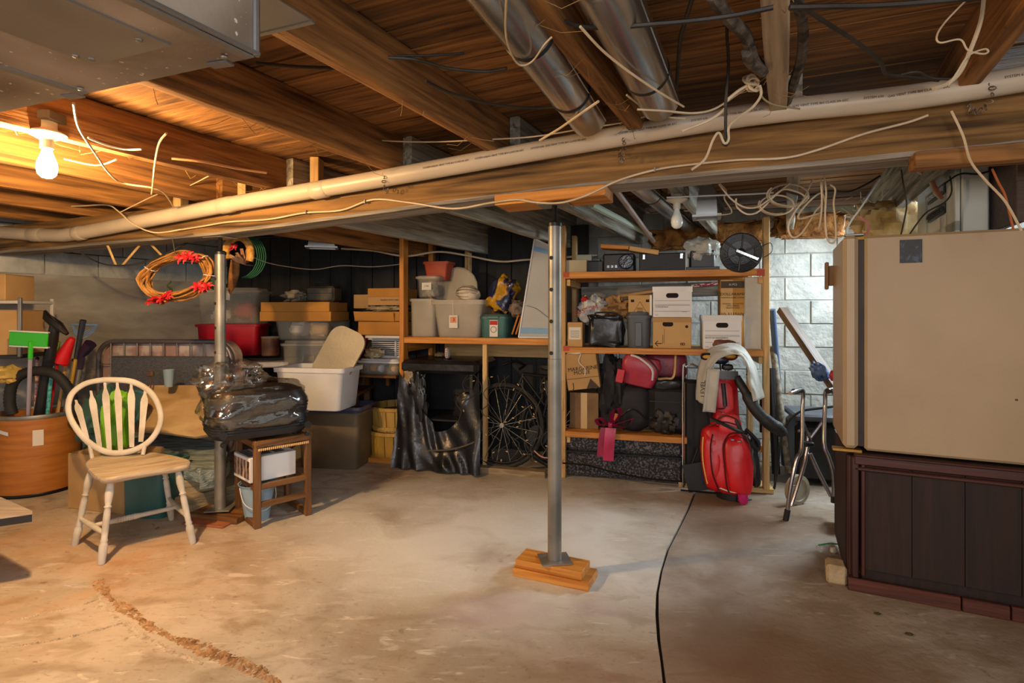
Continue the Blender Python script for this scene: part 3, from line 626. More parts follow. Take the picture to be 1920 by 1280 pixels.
cable(ypl([(1738, 316), (1748, 338), (1758, 358), (1767, 372)], 2.72), .011, mat('copper_cable', '#9b5a41'), 'copper coloured cable entering the breaker panel')
cable(ypl([(1752, 312), (1768, 330), (1777, 342)], 2.7), .01, CREAMC, 'bundle cable entering the breaker panel, right strand')
cable(ypl([(1870, 316), (1835, 326), (1800, 326), (1770, 345)], 2.45), .006, DARKC, 'black wire looping over the top of the breaker panel')
tag(B().tube(smooth([P(1598, 440, 2.72), P(1625, 438, 2.72), P(1627, 418, 2.72), P(1617, 412, 2.72), P(1612, 405, 2.72)], 4), .006, 6).build('pink_hook', mat('pink_hook', '#d9867c', rough=.4)), 'pink metal hook standing on the fridge top', 'hook')
cable(ypl([(640, 466), (700, 470), (760, 480), (820, 472), (870, 478), (935, 490), (985, 487), (1060, 482), (1120, 478)], 4.95), .009, CREAMC, 'pale pipe running along the dark back wall above the shelf', 'pipe', name='water_pipe')
cable(ypl([(470, 480), (500, 492), (540, 500), (590, 505), (640, 498), (700, 500), (760, 494)], 5.2), .006, CREAMC, 'pale wire along the dark back wall above the left stacks')
for a_, b_, r_, l in (((1150, 350), (1225, 452), .017, 'copper water pipe sloping behind the beam towards the wall'), ((1108, 383), (1218, 440), .02, 'pale green pipe sloping behind the beam towards the wall')):
    tag(B().tube([P(*a_, 2.9), P(*b_, 4.0)], r_, 8).build('water_pipe', mat('copper_pipe', '#7e6658', '#9c8a7c') if r_ < .018 else mat('green_pipe', '#93a596')), l, 'pipe')
# insulation between back joists and around the window corner
INS = mat('glass_wool', '#6d421a', '#a8743c', sc=14, rough=1, bump=1, bs=40)
for i, (u0, v0, u1, v1, Y, l) in enumerate(((1230, 432, 1340, 462, 4.6, 'brown glass wool batt in the joist bay left of the tall post'), (1340, 420, 1432, 452, 4.4, 'brown glass wool batt above the black wheel'), (1462, 405, 1575, 440, 4.25, 'brown glass wool batt above the painted block wall'))):
    M, wd, h = FIT(u0, v0, u1, v1, Y, -15); b = B(); b.blob((0, .06, h/2), (wd*1.15, .16, h*1.3), 7, .22, 5, i, 20); tag(b.build('insulation_batt', INS, None, M), l, 'insulation')
FOAM = mat('yellow_foam', '#b9904e', '#e0c48c', sc=8, rough=.9, bump=.6, bs=25)
M, wd, h = FIT(1640, 372, 1762, 470, 3.4, 20); b = B(); b.blob((0, .1, h/2), (wd, .25, h), 2.6, .2, 2.4, 9, 18); tag(b.build('foam_insulation', FOAM, None, M), 'lumpy yellow foam insulation in the corner behind the fridge', 'insulation')
M, wd, h = FIT(1610, 360, 1770, 420, 3.75, 10); b = B()
for k in range(70):
    p = V((R.uniform(-wd/2, wd/2), R.uniform(-.05, .15), R.uniform(0, h))); q = p+V((R.uniform(-.12, .12), R.uniform(-.05, .05), R.uniform(-.1, .1)))
    b.tube([p, (p+q)/2+V((0, 0, R.uniform(-.03, .02))), q], .0022, 3)
tag(b.build('cobweb', mat('cobweb_thread', '#c9c4b4', rough=.9), None, M), 'dusty cobwebs over the foam insulation in the corner', 'cobweb', kind='stuff')
# cobweb threads under joists
b = B()
for k in range(90):
    a_ = R.choice(ja[4:9])+R.uniform(-.03, .03); q_ = R.uniform(-2.0, -.2); p = K(a_, q_, zb(a_)+BH-.002)
    e = p+V((R.uniform(-.12, .12), R.uniform(-.1, .1), -R.uniform(.0, .05))); b.tube([p, (p+e)/2+V((0, 0, -R.uniform(.0, .03))), e], .0011, 3)
tag(b.build('cobweb', mat('cobweb_brown', '#8a6a3c', rough=.9)), 'wispy cobwebs hanging from the lower edges of the joists', 'cobweb', kind='stuff')
# ------------------------------------------------------------------ breaker panel on the right wall
PAN = mat('panel_enamel', '#a9b0ac', '#b6bcb8', sc=3, rough=.4, bump=.02)
t = thing('breaker_panel', 'grey metal breaker panel with open cover on the right wall', 'electrical panel', RP.M(.0, .0, 0))
x0, x1, z0, z1 = .02, .84, 1.668, 2.04
B().box(((x0+x1)/2, .06, (z0+z1)/2), (x1-x0, .1, z1-z0), None, .006).build('enclosure', PAN, t)
f = B()
for c, s in ((((x0+x1)/2, .122, z1-.05), (x1-x0-.02, .02, .08)), (((x0+x1)/2, .122, z0+.03), (x1-x0-.02, .02, .06)), ((x0+.09, .122, (z0+z1)/2), (.16, .02, z1-z0-.02)), ((x1-.11, .122, (z0+z1)/2), (.2, .02, z1-z0-.02))): f.box(c, s, None, .003)
f.build('front_cover', PAN, t)
B().box(((x0+x1)/2-.03, .116, 1.84), (.52, .01, .28)).build('dead_front', mat('panel_grey', '#c6cac6', rough=.5), t)
for r_ in range(2):
    B().box((.40, .125, 1.92-r_*.1), (.36, .012, .05), None, .002).build('breaker_row', BLK, t)
    for k in range(9):
        sw = B().box((.25+k*.037, .135, 1.92-r_*.1), (.014, .014, .022), MX.Rotation(.3, 3, 'X'), .002).build('breaker', BLK if r_ else WPL, t)
B().box((.33, .126, 1.75), (.44, .006, .06)).build('panel_label', PAPER, t)
tag(board('backing_board', wood('dark_board', '#2c1d14', '#4a3322', 2), RP.pt(.4, -.02, 1.668), RP.pt(.4, -.02, 2.09), 1.3, .03, None, up=RP.e2), 'dark timber board on the right wall beside the breaker panel', 'board')
# ------------------------------------------------------------------ fridge on its panelled stand
FR = -26.0
c0 = G(1589, 1102); FM = MX.Translation((c0.x, c0.y, 0)) @ MX.Rotation(math.radians(FR), 4, 'Z')
ENA = mat('fridge_enamel', '#a58e6e', '#b29a79', sc=2, rough=.5, bump=.06, bs=160, rand=0)
ENAL = mat('fridge_door_enamel', '#a78f70', '#b29b7b', sc=2, rough=.45, bump=.03, rand=0)
t = thing('fridge', 'beige upright fridge seen from its side on a dark panelled stand', 'fridge', FM)
FZ0, FZ1, FD, FWID = .655, 1.655, .78, .52
B().box((.068+FD/2, FWID/2, (FZ0+FZ1)/2), (FD, FWID, FZ1-FZ0), None, .012).build('cabinet', ENA, t)
d = B().box((.012, FWID/2-.005, (FZ0+FZ1)/2+.005), (.062, FWID+.01, FZ1-FZ0-.0), None, .016).build('door', ENAL, t)
B().box((.055, FWID/2, (FZ0+FZ1)/2), (.03, FWID-.02, FZ1-FZ0-.03), None, .003).build('gasket', mat('grey_gasket', '#2a1f17', '#3a2c20'), t)
B().box((.03, .035, FZ1+.010), (.08, .04, .012), None, .003).build('top_hinge', STEEL, t)
B().box((.0, .03, FZ0-.008), (.12, .05, .014), None, .002).build('bottom_hinge', mat('brass', '#a57a35', rough=.4, metal=.6), t)
h = B(); h.box((-.03, FWID-.05, 1.50), (.03, .03, .11), None, .004); h.box((-.052, FWID-.05, 1.50), (.018, .05, .15), None, .004); h.build('handle', mat('brown_handle', '#8a5f22', '#9c7030', rough=.4), d)
PIC = mat('dark_photo', '#06070a', '#3a4660', sc=45, rough=.5, lo=.56, hi=.72, bump=0)
B().box((.245, -.0015, 1.575), (.083, .003, .105)).build('magnet_picture', PIC, t)
for x, z in ((.68, 1.05), (.61, .93), (.645, .945)): B().blob((x, -.001, z), (.012, .003, .01), 2, .3, 3, int(z*99), 5).build('rust_spot', mat('rust', '#6d4a2c'), t)
tag(t, None)
DKW = [wood('dark_panel_'+'xyz'[i], '#1c0d07', '#2e170d', i, rough=.7, rand=.1, bump=.08) for i in range(3)]
RDW = [wood('red_brown_trim_'+'xyz'[i], '#32150d', '#4a2015', i, rough=.45, rand=.08, bump=.08) for i in range(3)]
s = thing('panelled_stand', 'dark brown panelled box stand under the fridge', 'stand', FM)
H = FZ0-.01; W_ = .95
B().box((.06+W_/2, .3, H/2+.02), (W_-.0, .56, H-.05)).build('carcass', DKW[2], s)
for k in range(5): B().box((.06+.19*k+.095, .012, H/2+.02), (.1885, .016, H-.16), None, .0015).build('panel', DKW[2], s)
b = B()
for z, hh, yy in ((H-.03, .05, -.004), (H-.075, .018, .0), (H-.009, .014, -.012)): b.box((.05+W_/2, yy, z), (W_+.05, .03, hh), None, .005)
b.build('top_moulding', RDW[0], s)
b = B(); b.box((.03, .0, H/2+.02), (.03, .03, H-.08), None, .005); b.box((.062, .004, H/2+.02), (.02, .022, H-.1), None, .005); b.box((.01, .03, H/2+.02), (.018, .05, H-.08), None, .005)
b.build('corner_moulding', RDW[2], s)
B().box((.005, .32, H/2+.02), (.02, .54, H-.06)).build('end_panel', DKW[2], s)
BRK = wood('brick_red_board', '#3d1b10', '#5a2b1c', 0, rough=.6, rand=.2)
for x, l in ((.0, .42), (.425, .16), (.59, .2)): board('base_board', BRK, (x, -.012, .03), (x+l, -.012, .03), .02, .06, s)
board('base_board', mat('pale_chipped_board', '#9a7a4a'), (.792, -.013, .03), (1.0, -.013, .03), .02, .06, s)
M, wd, h = FIT(1549, 1058, 1588, 1096, 2.6, FR, 0); b = B(); b.box((0, .04, .045), (wd, .1, .09), None, .01)
tag(b.build('brick', mat('pale_brick', '#a08a68', '#b7a280', sc=14, rough=.9, bump=.6), None, M), 'pale chipped brick at the corner of the panelled stand', 'brick')
# ------------------------------------------------------------------ chair with arrow-shaped spindles
PW = mat('worn_white_paint', '#b0a899', '#c9c2b7', sc=4, st=(1, 2, 2), rough=.55, bump=.15, lo=.36, hi=.6, rand=0)
PS = mat('worn_seat_paint', '#94816a', '#bfae96', sc=5, st=(1, 7, 7), rough=.5, bump=.15, lo=.3, hi=.62, rand=0)
fl_, fr_, rl_, rr_ = G(190, 1058), G(362, 1019), G(140, 1022), G(322, 974)
cen = (fl_+fr_+rl_+rr_)/4
sx_ = (fr_-fl_+(rr_-rl_)).normalized(); ca = math.degrees(math.atan2(sx_.y, sx_.x))
CM = MX.Translation((cen.x, cen.y, 0)) @ MX.Rotation(math.radians(ca), 4, 'Z'); CI = CM.inverted()
t = thing('windsor_chair', 'worn whitewashed wooden chair with round back and arrow spindles', 'chair', CM)
ZS = .44
outl = []
for u, v in ((160, 868), (168, 884), (185, 896), (205, 897), (250, 889), (300, 881), (345, 874), (357, 869), (352, 862), (310, 852), (255, 846), (215, 849), (180, 857)):
    p = CI @ G(u, v-2, ZS); outl.append((p.x, p.y))
ctr = V((sum(p[0] for p in outl)/len(outl), sum(p[1] for p in outl)/len(outl), 0))
om = smooth([V((x, y, 0)) for x, y in outl], 4, True)
b = B()
def sh(k, z): return [V((ctr.x+(p.x-ctr.x)*k, ctr.y+(p.y-ctr.y)*k, z)) for p in om]
b.loft([sh(.93, ZS-.036), sh(.985, ZS-.028), sh(1, ZS-.014), sh(.985, ZS-.002), sh(.95, ZS), sh(.75, ZS-.004), sh(.3, ZS-.008)])
b.build('seat', PS, t, ang=60)
tops = []
for i, (g, (u, v)) in enumerate(((fl_, (204, 898)), (fr_, (326, 884)), (rl_, (176, 880)), (rr_, (318, 876)))):
    a_ = CI @ g; top = V((ctr.x+(a_.x-ctr.x)*.74, ctr.y+(a_.y-ctr.y)*.74, ZS-.03)); tops.append((a_, top))
    n_ = 22; prof = [(0, .016), (.02, .019), (.12, .022), (.22, .0235), (.24, .02), (.26, .017), (.28, .021), (.30, .0165), (.5, .019), (.62, .0185), (.66, .015), (.68, .021), (.70, .015), (.76, .02), (.84, .0235), (.92, .02), (1, .014)]
    B().tube([a_.lerp(top, p) for p, r in prof], [r*.86 for p, r in prof], 14).build('leg', PW, t, ang=50)
def on(i, f): return tops[i][0].lerp(tops[i][1], f)
for i, j in ((0, 2), (1, 3)): B().tube([on(i, .36).lerp(on(j, .36), q) for q in (0, .2, .5, .8, 1)], [.009, .012, .0155, .012, .009], 10).build('stretcher', PW, t)
a_, b_ = on(0, .36).lerp(on(2, .36), .5), on(1, .36).lerp(on(3, .36), .5); qs = [0, .1, .2]+[.26+.014*k for k in range(16)]+[.55, .8, 1]
B().tube([a_.lerp(b_, q) for q in qs], [.01, .013, .013]+[.014+.003*(k % 2) for k in range(16)]+[.013, .013, .01], 10).build('turned_stretcher', PW, t)
# the back: an oval hoop in a plane leaning away from the seat
hoop = [(214, 712), (250, 716), (282, 735), (299, 765), (300, 795), (283, 824), (255, 842), (225, 849), (197, 846), (165, 828), (138, 795), (128, 765), (135, 738), (158, 720), (186, 713)]
bl, br = G(150, 858, ZS), G(330, 851, ZS)                            # rear edge of the seat
nb = V((-(br-bl).y, (br-bl).x, 0)).normalized(); lean = .2
def onback(u, v, off=0.0):
    d = P(u, v, 1)-V((0, 0, CH)); n = (nb-V((0, 0, lean))).normalized(); o = V((0, 0, CH)); c = bl+nb*.02+nb*off
    k = n.dot(c-o)/n.dot(d); return CI @ (o+d*k)
hp = smooth([onback(u, v) for u, v in hoop], 4, True); hb = B(); m_ = len(hp); hc = sum(hp, V())/m_
rs = []
bn = (CI.to_3x3() @ (nb-V((0, 0, lean))).normalized()).normalized()
for p in hp:
    o = (p-hc).normalized(); rs.append([p+o*.018*cos(x)+bn*.011*sin(x) for x in [2*PI*k/10 for k in range(10)]])
rs.append(rs[0]); hb.loft(rs, (False, False)); hb.build('back_hoop', PW, t, ang=60)
for (u0, v0, u1, v1) in ((143, 752, 163, 822), (171, 736, 187, 838), (197, 722, 205, 844), (220, 719, 226, 845), (246, 722, 247, 838), (272, 734, 264, 828)):
    pr = [(0, 4.5), (.1, 5), (.55, 6), (.78, 7.2), (.86, 6.2), (.95, 2.8), (1.04, 2.4)]; rs = []
    for q, hw in pr:
        u, v = u1+(u0-u1)*q, v1+(v0-v1)*q; rs.append([onback(u-hw, v, -.005), onback(u+hw, v, -.005), onback(u+hw, v, .006), onback(u-hw, v, .006)])
    B().loft(rs).build('arrow_spindle', PW, t, ang=20)
for (u, v, u2, v2) in ((168, 832, 174, 862), (272, 834, 268, 852)): B().tube([onback(u, v), onback(u2, v2)], .011, 8).build('back_post', PW, t)
# ------------------------------------------------------------------ fibre drum with cleaning tools
DR = mat('fibre_drum', '#9a5c1c', '#b2702a', sc=3, st=(1, 1, 9), rough=.5, bump=.08, rand=0)
DX, DY, DRad = -3.5, 4.02, .245
t = thing('fibre_drum', 'large orange-brown fibre drum holding cleaning tools', 'drum', MX.Translation((DX, DY, 0)))
pr = [(DRad-.008, .0), (DRad, .004), (DRad, .56), (DRad-.006, .56), (DRad-.006, .02), (.01, .02)]
B().lathe(pr, 40, cap=(True, False)).build('drum_body', DR, t)
B().lathe([(DRad-.007, .545), (DRad+.004, .545), (DRad+.008, .555), (DRad+.004, .572), (DRad-.007, .575), (DRad-.01, .56)], 40, cap=(False, False)).build('metal_rim', STEEL, t)
B().lathe([(DRad+.001, 0), (DRad+.004, .004), (DRad+.004, .02), (DRad+.001, .024)], 40, cap=(False, False)).build('bottom_band', BLKM, t)
for a0, a1, z0, z1, m in ((-.98, -.74, .36, .47, PAPER), (-1.9, -1.55, .46, .485, WPL)):
    B().grid(lambda u, v: V(((DRad+.002)*cos(a0+(a1-a0)*u), (DRad+.002)*sin(a0+(a1-a0)*u), z0+(z1-z0)*v-.02*u*(m is WPL))), 6, 2).build('paper_label', m, t)
def tool(name, label, cat): return thing(name, label, cat, MX.Translation((DX, DY, .02)), 'cleaning tools in the drum')
def dl(u, v, Y): return P(u, v, Y)-V((DX, DY, .02))
t = tool('flat_mop', 'green flat dust mop with pale handle in the drum', 'mop')
B().tube([dl(50, 860, 4.0), dl(57, 668, 3.64)], .012, 8).build('handle', mat('lilac_grey_pole', '#a79fae', rough=.35), t)
B().tube([dl(57, 672, 3.64), dl(58, 640, 3.63)], .014, 8).build('socket', mat('bright_green', '#2fae1d', rough=.4), t)
M, wd, h = FIT(18, 622, 90, 650, 3.64, 6); b = B(); b.box((0, 0, .05), (wd, .02, .095), MX.Rotation(.06, 3, 'Y'), .006); b.build('mop_plate', MATS['bright_green'], t, MX.Translation(-V((DX, DY, .02))) @ M)
b = B(); b.box((0, .006, .1), (wd*1.02, .028, .012), MX.Rotation(.06, 3, 'Y'), .004); b.box((0, .006, 0), (wd*1.02, .028, .012), MX.Rotation(.06, 3, 'Y'), .004); b.build('mop_pad', WPL, t, MX.Translation(-V((DX, DY, .02))) @ M)
t = tool('vacuum_wand', 'thick black vacuum wand with angled floor nozzle', 'vacuum wand')
B().tube([dl(72, 790, 3.95), dl(98, 640, 3.9)], .036, 14).build('tube', BLK, t)
b = B(); b.tube([dl(97, 648, 3.9), dl(100, 625, 3.88), dl(104, 606, 3.88)], [.036, .033, .03], 12); nz = [dl(84, 582, 3.88), dl(88, 594, 3.88), dl(108, 610, 3.88), dl(126, 626, 3.88)]
b.tube(nz, [.008, .028, .036, .014], 8); b.build('floor_nozzle', BLK, t)
b = B(); b.loft([[dl(u, v, 3.86) for u, v in ((84, 580), (88, 582), (127, 624), (124, 627))], [dl(u, v, 3.94) for u, v in ((84, 580), (88, 582), (127, 624), (124, 627))]]); b.build('nozzle_edge', mat('dark_brown_rubber', '#33201c'), t)
t = tool('vacuum_hose', 'black ribbed vacuum hose bent in an arch over the drum', 'hose')
pts = smooth([dl(23, 776, 3.84), dl(18, 750, 3.83), dl(24, 718, 3.82), (dl(45, 700, 3.82)), dl(75, 695, 3.82), dl(104, 702, 3.83), dl(124, 722, 3.85), dl(135, 745, 3.87), dl(136, 780, 3.9)], 10)
B().tube(pts, [.032+.003*(i % 2) for i in range(len(pts))], 12).build('hose', RUB, t)
t = tool('dust_mop', 'red plastic funnel-shaped duster head on a red pole', 'duster')
B().tube([dl(84, 830, 4.0), dl(108, 676, 3.98)], .011, 8).build('handle', mat('red_pole', '#b81f24', rough=.35), t)
B().tube([dl(117, 676, 3.98), dl(114, 678, 3.98), dl(133, 638, 3.97), dl(136, 634, 3.97)], [.05, .052, .026, .02], 14).build('head', mat('red_duster', '#c8141c', rough=.45), t)
t = tool('window_squeegee', 'pale blue squeegee with black blade behind the wand', 'squeegee')
B().tube([dl(110, 860, 4.05), dl(142, 672, 4.03)], .011, 8).build('handle', mat('yellow_pole', '#c29a2f', rough=.4), t)
B().tube([dl(143, 672, 4.03), dl(149, 638, 4.02), dl(156, 600, 4.0)], [.016, .018, .02], 8).build('grip', mat('dark_slate', '#262a38'), t)
b = B()
for k in range(4): b.tube(smooth([dl(134+k*1, 608+k*4, 4.02), dl(148, 622+k*3.5, 4.02), dl(160, 622+k*3.5, 4.02), dl(183-k*2, 609+k*4, 4.02)], 4), .0035, 6)
b.tube([dl(133, 608, 4.02), dl(184, 609, 4.02)], .008, 6); b.build('head', mat('pale_blue_plastic', '#5d7ea6', '#6c8db4', rough=.4), t)
t = tool('crevice_nozzle', 'dark purple wide nozzle on a grey steel pole at the drum edge', 'nozzle')
B().tube([dl(132, 792, 4.02), dl(150, 690, 4.03)], .015, 8).build('pole', STEEL, t)
B().tube([dl(150, 692, 4.03), dl(153, 668, 4.03), dl(157, 660, 4.03), dl(170, 644, 4.02)], [.02, .022, .035, .042], 8).build('nozzle', mat('dark_purple', '#2b2036', rough=.3), t)
t = tool('feather_duster', 'turquoise patterned pole between the wand and the red duster', 'pole')
B().tube([dl(88, 790, 3.93), dl(99, 668, 3.92)], .013, 8).build('pole', mat('turquoise_print', '#5fb7ae', '#1f6f78', sc=60, rough=.4), t)
B().tube([dl(99, 668, 3.92), dl(109, 640, 3.92)], [.013, .018], 8).build('tip', mat('olive_tip', '#5c8a2a'), t)
for k, (a_, b_, m, l) in enumerate((((118, 790), (138, 675), STEEL, 'bare steel pole beside the red duster'), ((104, 800), (124, 680), PALE[2], 'pale wooden broom handle behind the red duster'), ((66, 800), (70, 672), mat('red_dotted', '#b01a1f', '#d8d0c8', sc=40, rough=.5), 'red patterned duster sleeve behind the vacuum wand'))):
    t = tool('tool_pole', l, 'pole'); B().tube([dl(*a_, 4.08), dl(*b_, 4.06)], .011, 8).build('shaft', m, t); B().sphere(dl(*b_, 4.06), .013, 6).build('end_cap', BLK, t)
# ------------------------------------------------------------------ left edge: shelving and boxes
WMET = mat('white_metal', '#bdbab4', rough=.4)
SHL = FIT(-60, 552, 31, 640, 3.75, 8)
t = thing('metal_shelving', 'white metal shelf rack with grey legs at the left edge', 'shelf', MX.Translation((P(-20, 585, 3.75).x, 3.75, 0)) @ MX.Rotation(math.radians(8), 4, 'Z'))
for z, m, w_ in ((1.37, WMET, .4), (.99, BLK, .4), (.5, WMET, .1), (.18, WMET, .1)): B().box((-.2+w_/2, .16, z), (w_, .34, .022), None, .003).build('shelf_board', m, t)
for x in (-.19, .19):
    for y in (0, .32):
        lo_z = 0 if x < 0 else (.62 if y else .99); B().box((x, y, (1.4+lo_z)/2), (.022, .022, 1.4-lo_z), None, .003).build('leg', WMET if y else STEEL, t)
def plainbox(name, label, cat, u0, v0, u1, v1, Y, rot, d, m, zb=None, group=None, bev=.004):
    M, wd, h = FIT(u0, v0, u1, v1, Y, rot, zb); t = thing(name, label, cat, M, group)
    B().box((0, d/2, h/2), (wd, d, h), None, bev).build('body', m, t); return t, wd, h, d
def flaps(t, wd, h, d, m=CARD):
    B().box((-wd/4, d/2, h+.002), (wd/2-.003, d-.004, .004), None, .001).build('flap', m, t); B().box((wd/4, d/2, h+.002), (wd/2-.003, d-.004, .004), None, .001).build('flap', m, t)
    B().box((0, d/2, h+.005), (.05, d+.002, .0015)).build('tape', TAPE, t); B().box((0, -.001, h-.03), (.05, .0015, .06)).build('tape', TAPE, t)
for (u0, v0, u1, v1, zb_, l) in ((-60, 514, 10, 556, 1.382, 'brown cardboard box on the top shelf at the left edge'), (-60, 582, 31, 648, 1.002, 'tan cardboard box on the middle shelf at the left edge')):
    t, wd, h, d = plainbox('cardboard_box', l, 'box', u0, v0, u1, v1, 3.76, 8, .28, CARD, zb_); flaps(t, wd, h, d)
M, wd, h = FIT(-20, 688, 26, 722, 3.7, 0); b = B(); b.blob((0, .1, h/2), (wd, .2, h), 2.4, .25, 3, 3, 12); tag(b.build('cloth_bundle', mat('yellow_cloth', '#a88a3c', '#c2a65a', rough=.9), None, M @ MX.Translation((-.06, .0, 0))), 'yellow cloth bundle on a low shelf at the left edge', 'cloth')
M, wd, h = FIT(-80, 928, 62, 980, 2.66, 3, .30); b = B()
ptop = [G(u, v, .34) for u, v in ((-160, 905), (0, 932), (60, 958), (60, 964), (-160, 996))]
b = B().prism([(p.x, p.y) for p in ptop][::-1], -.035, MX.Translation((0, 0, .34))); t = thing('coffee_table', 'grey wooden table corner with black edge at the left', 'table')
b.build('top_edge', BLK, t); b = B().prism([(p.x*.995-.01, p.y) for p in ptop][::-1], .002, MX.Translation((0, 0, .34))); b.build('table_top', wood('grey_table', '#857a75', '#a59a94', 0, rough=.45), t)
cx = sum((p for p in ptop), V())/5
for dx, dy in ((-.3, .08), (-.3, -.12), (-.1, .1), (-.12, -.1)): B().box((cx.x+dx, cx.y+dy, .152), (.045, .045, .304), None, .003).build('leg', BLK, t)
# ------------------------------------------------------------------ low things behind the chair
t, wd, h, d = plainbox('cardboard_box', 'low open brown cardboard box on the floor behind the chair', 'box', 126, 855, 232, 948, 3.55, -14, .3, CARD, 0); flaps(t, wd, h, d)
M, wd, h = FIT(100, 745, 158, 866, 3.66, -10); b = B(); b.blob((0, .12, h/2), (wd, .24, h), 2.2, .3, 2, 5, 16, MX.Rotation(.35, 4, 'Y')); tag(b.build('tent_bag', mat('dark_green_nylon', '#22423a', '#3b6357', sc=3, rough=.45, bump=.5, bs=12), None, M @ MX.Translation((0.05, 0, .06))), 'dark green nylon tent bag leaning beside the drum', 'bag')
M, wd, h = FIT(178, 735, 222, 850, 3.5, 0); b = B(); b.blob((0, .08, h/2), (wd, .16, h), 2.4, .25, 2, 8, 14); tag(b.build('lime_bag', mat('lime_nylon', '#5aa310', '#86c92a', sc=4, rough=.4, bump=.4, bs=14), None, M), 'lime green bag seen through the chair spindles', 'bag')
M, wd, h = FIT(212, 732, 250, 800, 3.78, 10); b = B(); rg = [V((p.x, 0, p.y+h/2)) for p in rrect(wd, h, .06, n=5)]
b.tube(rg, .014, 8, ring=True); t = thing('tote_cover', 'dark teal plastic lid leaning behind the chair back', 'lid', M @ MX.Rotation(-.25, 4, 'X') @ MX.Rotation(.3, 4, 'Y')); b.build('rim', TEAL, t); B().prism([(p.x, p.z) for p in rg], .006, MX.Rotation(PI/2, 4, 'X')).build('panel', mat('teal_inner', '#28505a', rough=.5), t)
def container(t, wd, d, h, m, tp=.86, th=.004, rim=.014, rimm=None, r=.04, ribs=0):
    b = B(); q = lambda k, z, o=0: rrect(wd*k-2*o, d*k-2*o, r, z, cy=d/2)
    b.loft([q(tp, 0), q(tp+.02, .012), q(.985, h), q(.985, h, th), q(tp, .012, th)], (True, True)); b.build('tub', m, t, ang=50)
    b = B(); b.loft([q(.98, h-rim*1.6, .0), q(1.04, h-rim*1.6), q(1.05, h), q(.99, h+.002), q(.97, h-.002)], (False, False)); b.build('rim', rimm or m, t, ang=50)
def lid(t, wd, d, z, m, hgt=.03):
    b = B(); q = lambda k, zz: rrect(wd*k, d*k, .045, z+zz, cy=d/2)
    b.loft([q(1.03, -.014), q(1.07, -.014), q(1.07, .004), q(1.0, .006), q(.95, .006), q(.92, hgt), q(.6, hgt+.002)]); return b.build('lid', m, t, ang=50)
M, wd, h = FIT(224, 870, 302, 957, 3.42, -8, 0); t = thing('storage_bin', 'teal plastic bin on the floor under the chair', 'bin', M); container(t, wd*1.0, .26, h, TEAL, .92)
# folding cot against the wall
M, wd, h = FIT(184, 640, 432, 880, 4.45, -4, .12); t = thing('folding_cot', 'folded metal cot with pink patterned mattress against the wall', 'folding bed', M)
b = B(); fr = [V((p.x, .0, p.y+h/2)) for p in rrect(wd, h, .14, n=7)]; b.tube(fr, .02, 10, ring=True); b.build('frame', mat('grey_tube', '#6e6a70', rough=.35, metal=.5), t)
fr2 = [V((p.x, .05, p.y+h/2)) for p in rrect(wd*1.01, h*1.01, .15, n=7)]; B().loft([fr2, [p+V((0, .11, 0)) for p in fr2]]).build('mattress', mat('pink_plaid', '#b08c86', '#d0c0b8', sc=9, rough=.9, lo=.42, hi=.56), t)
b = B()
for k in range(9): b.tube([(-wd*.4+k*wd*.1, -.01, h*.62), (-wd*.4+k*wd*.1, -.01, h*.985)], .005, 6)
for k in range(4): b.tube([(-wd/2, -.01, h*(.2+.2*k)), (wd/2, -.01, h*(.2+.2*k))], .005, 6)
b.build('spring_wire', STEEL, t)
for x in (-.35, .35): B().tube([(x*wd, .06, -.12), (x*wd, .06, .05)], .014, 8).build('leg', STEEL, t)
M, wd, h = FIT(204, 668, 425, 800, 4.34, -4, .42); tag(B().box((0, .03, h/2), (wd, .05, h), None, .015).build('fabric_panel', mat('grey_linen', '#45474f', '#5a5c64', sc=60, st=(1, 1, 3), rough=.95, bump=.3, bs=220), None, M), 'dark grey linen headboard leaning on the folding cot', 'headboard')
# ragged plywood, painted slabs, rough stone steps
def slab(label, name, pix, Y, th, m, tilt=0, cat='board', seed=0):
    ps = [P(u, v, Y+(tilt*(VH+200-v)/100)) for u, v in pix]; o = sum(ps, V())/len(ps); n = (ps[1]-ps[0]).cross(ps[-1]-ps[0]).normalized()
    if n.y > 0: n = -n
    b = B(); pl = [p-o for p in ps]; b.loft([[p-n*th for p in pl], pl]); return tag(b.build(name, m, None, MX.Translation(o)), label, cat)
PLY = mat('raw_plywood', '#a88657', '#cdb184', sc=2.2, st=(2, 1, 6), rough=.8, bump=.5, bs=30, lo=.3, hi=.7)
slab('ragged raw plywood sheet propped behind the chair', 'plywood_sheet', [(228, 794), (262, 760), (280, 722), (366, 722), (372, 735), (404, 812), (365, 819), (300, 810), (232, 806)], 3.95, .02, PLY, .35)
t = thing('painted_slab', 'weathered blue-grey painted timber slab beside the left post', 'timber slab')
SL = mat('blue_grey_peeling_paint', '#52666e', '#98a6a8', sc=7, st=(1, 4, 4), rough=.6, bump=1, bs=26, lo=.35, hi=.6, det=10)
def hslab(pix, z0, z1, m, parent, name):
    b = B(); top = [G(u, v, z1) for u, v in pix]; n_ = len(top); b.loft([[V((p.x+R.uniform(-.01, .01), p.y, z0)) for p in top], [V((p.x, p.y, z1-.01)) for p in top], [V((p.x+.004, p.y+.006, z1)) for p in top]]); return b.build(name, m, parent, ang=20)
hslab([(300, 862), (372, 878), (408, 872), (408, 832), (330, 815), (232, 808), (240, 830)], .2, .29, SL, t, 'plank')
hslab([(376, 884), (412, 878), (425, 850), (412, 828), (376, 840)], .17, .285, SL, t, 'plank')
ST = mat('rough_stone', '#675d4b', '#a89878', sc=4, st=(1, 1, 5), rough=.9, bump=1, bs=18, lo=.3, hi=.65)
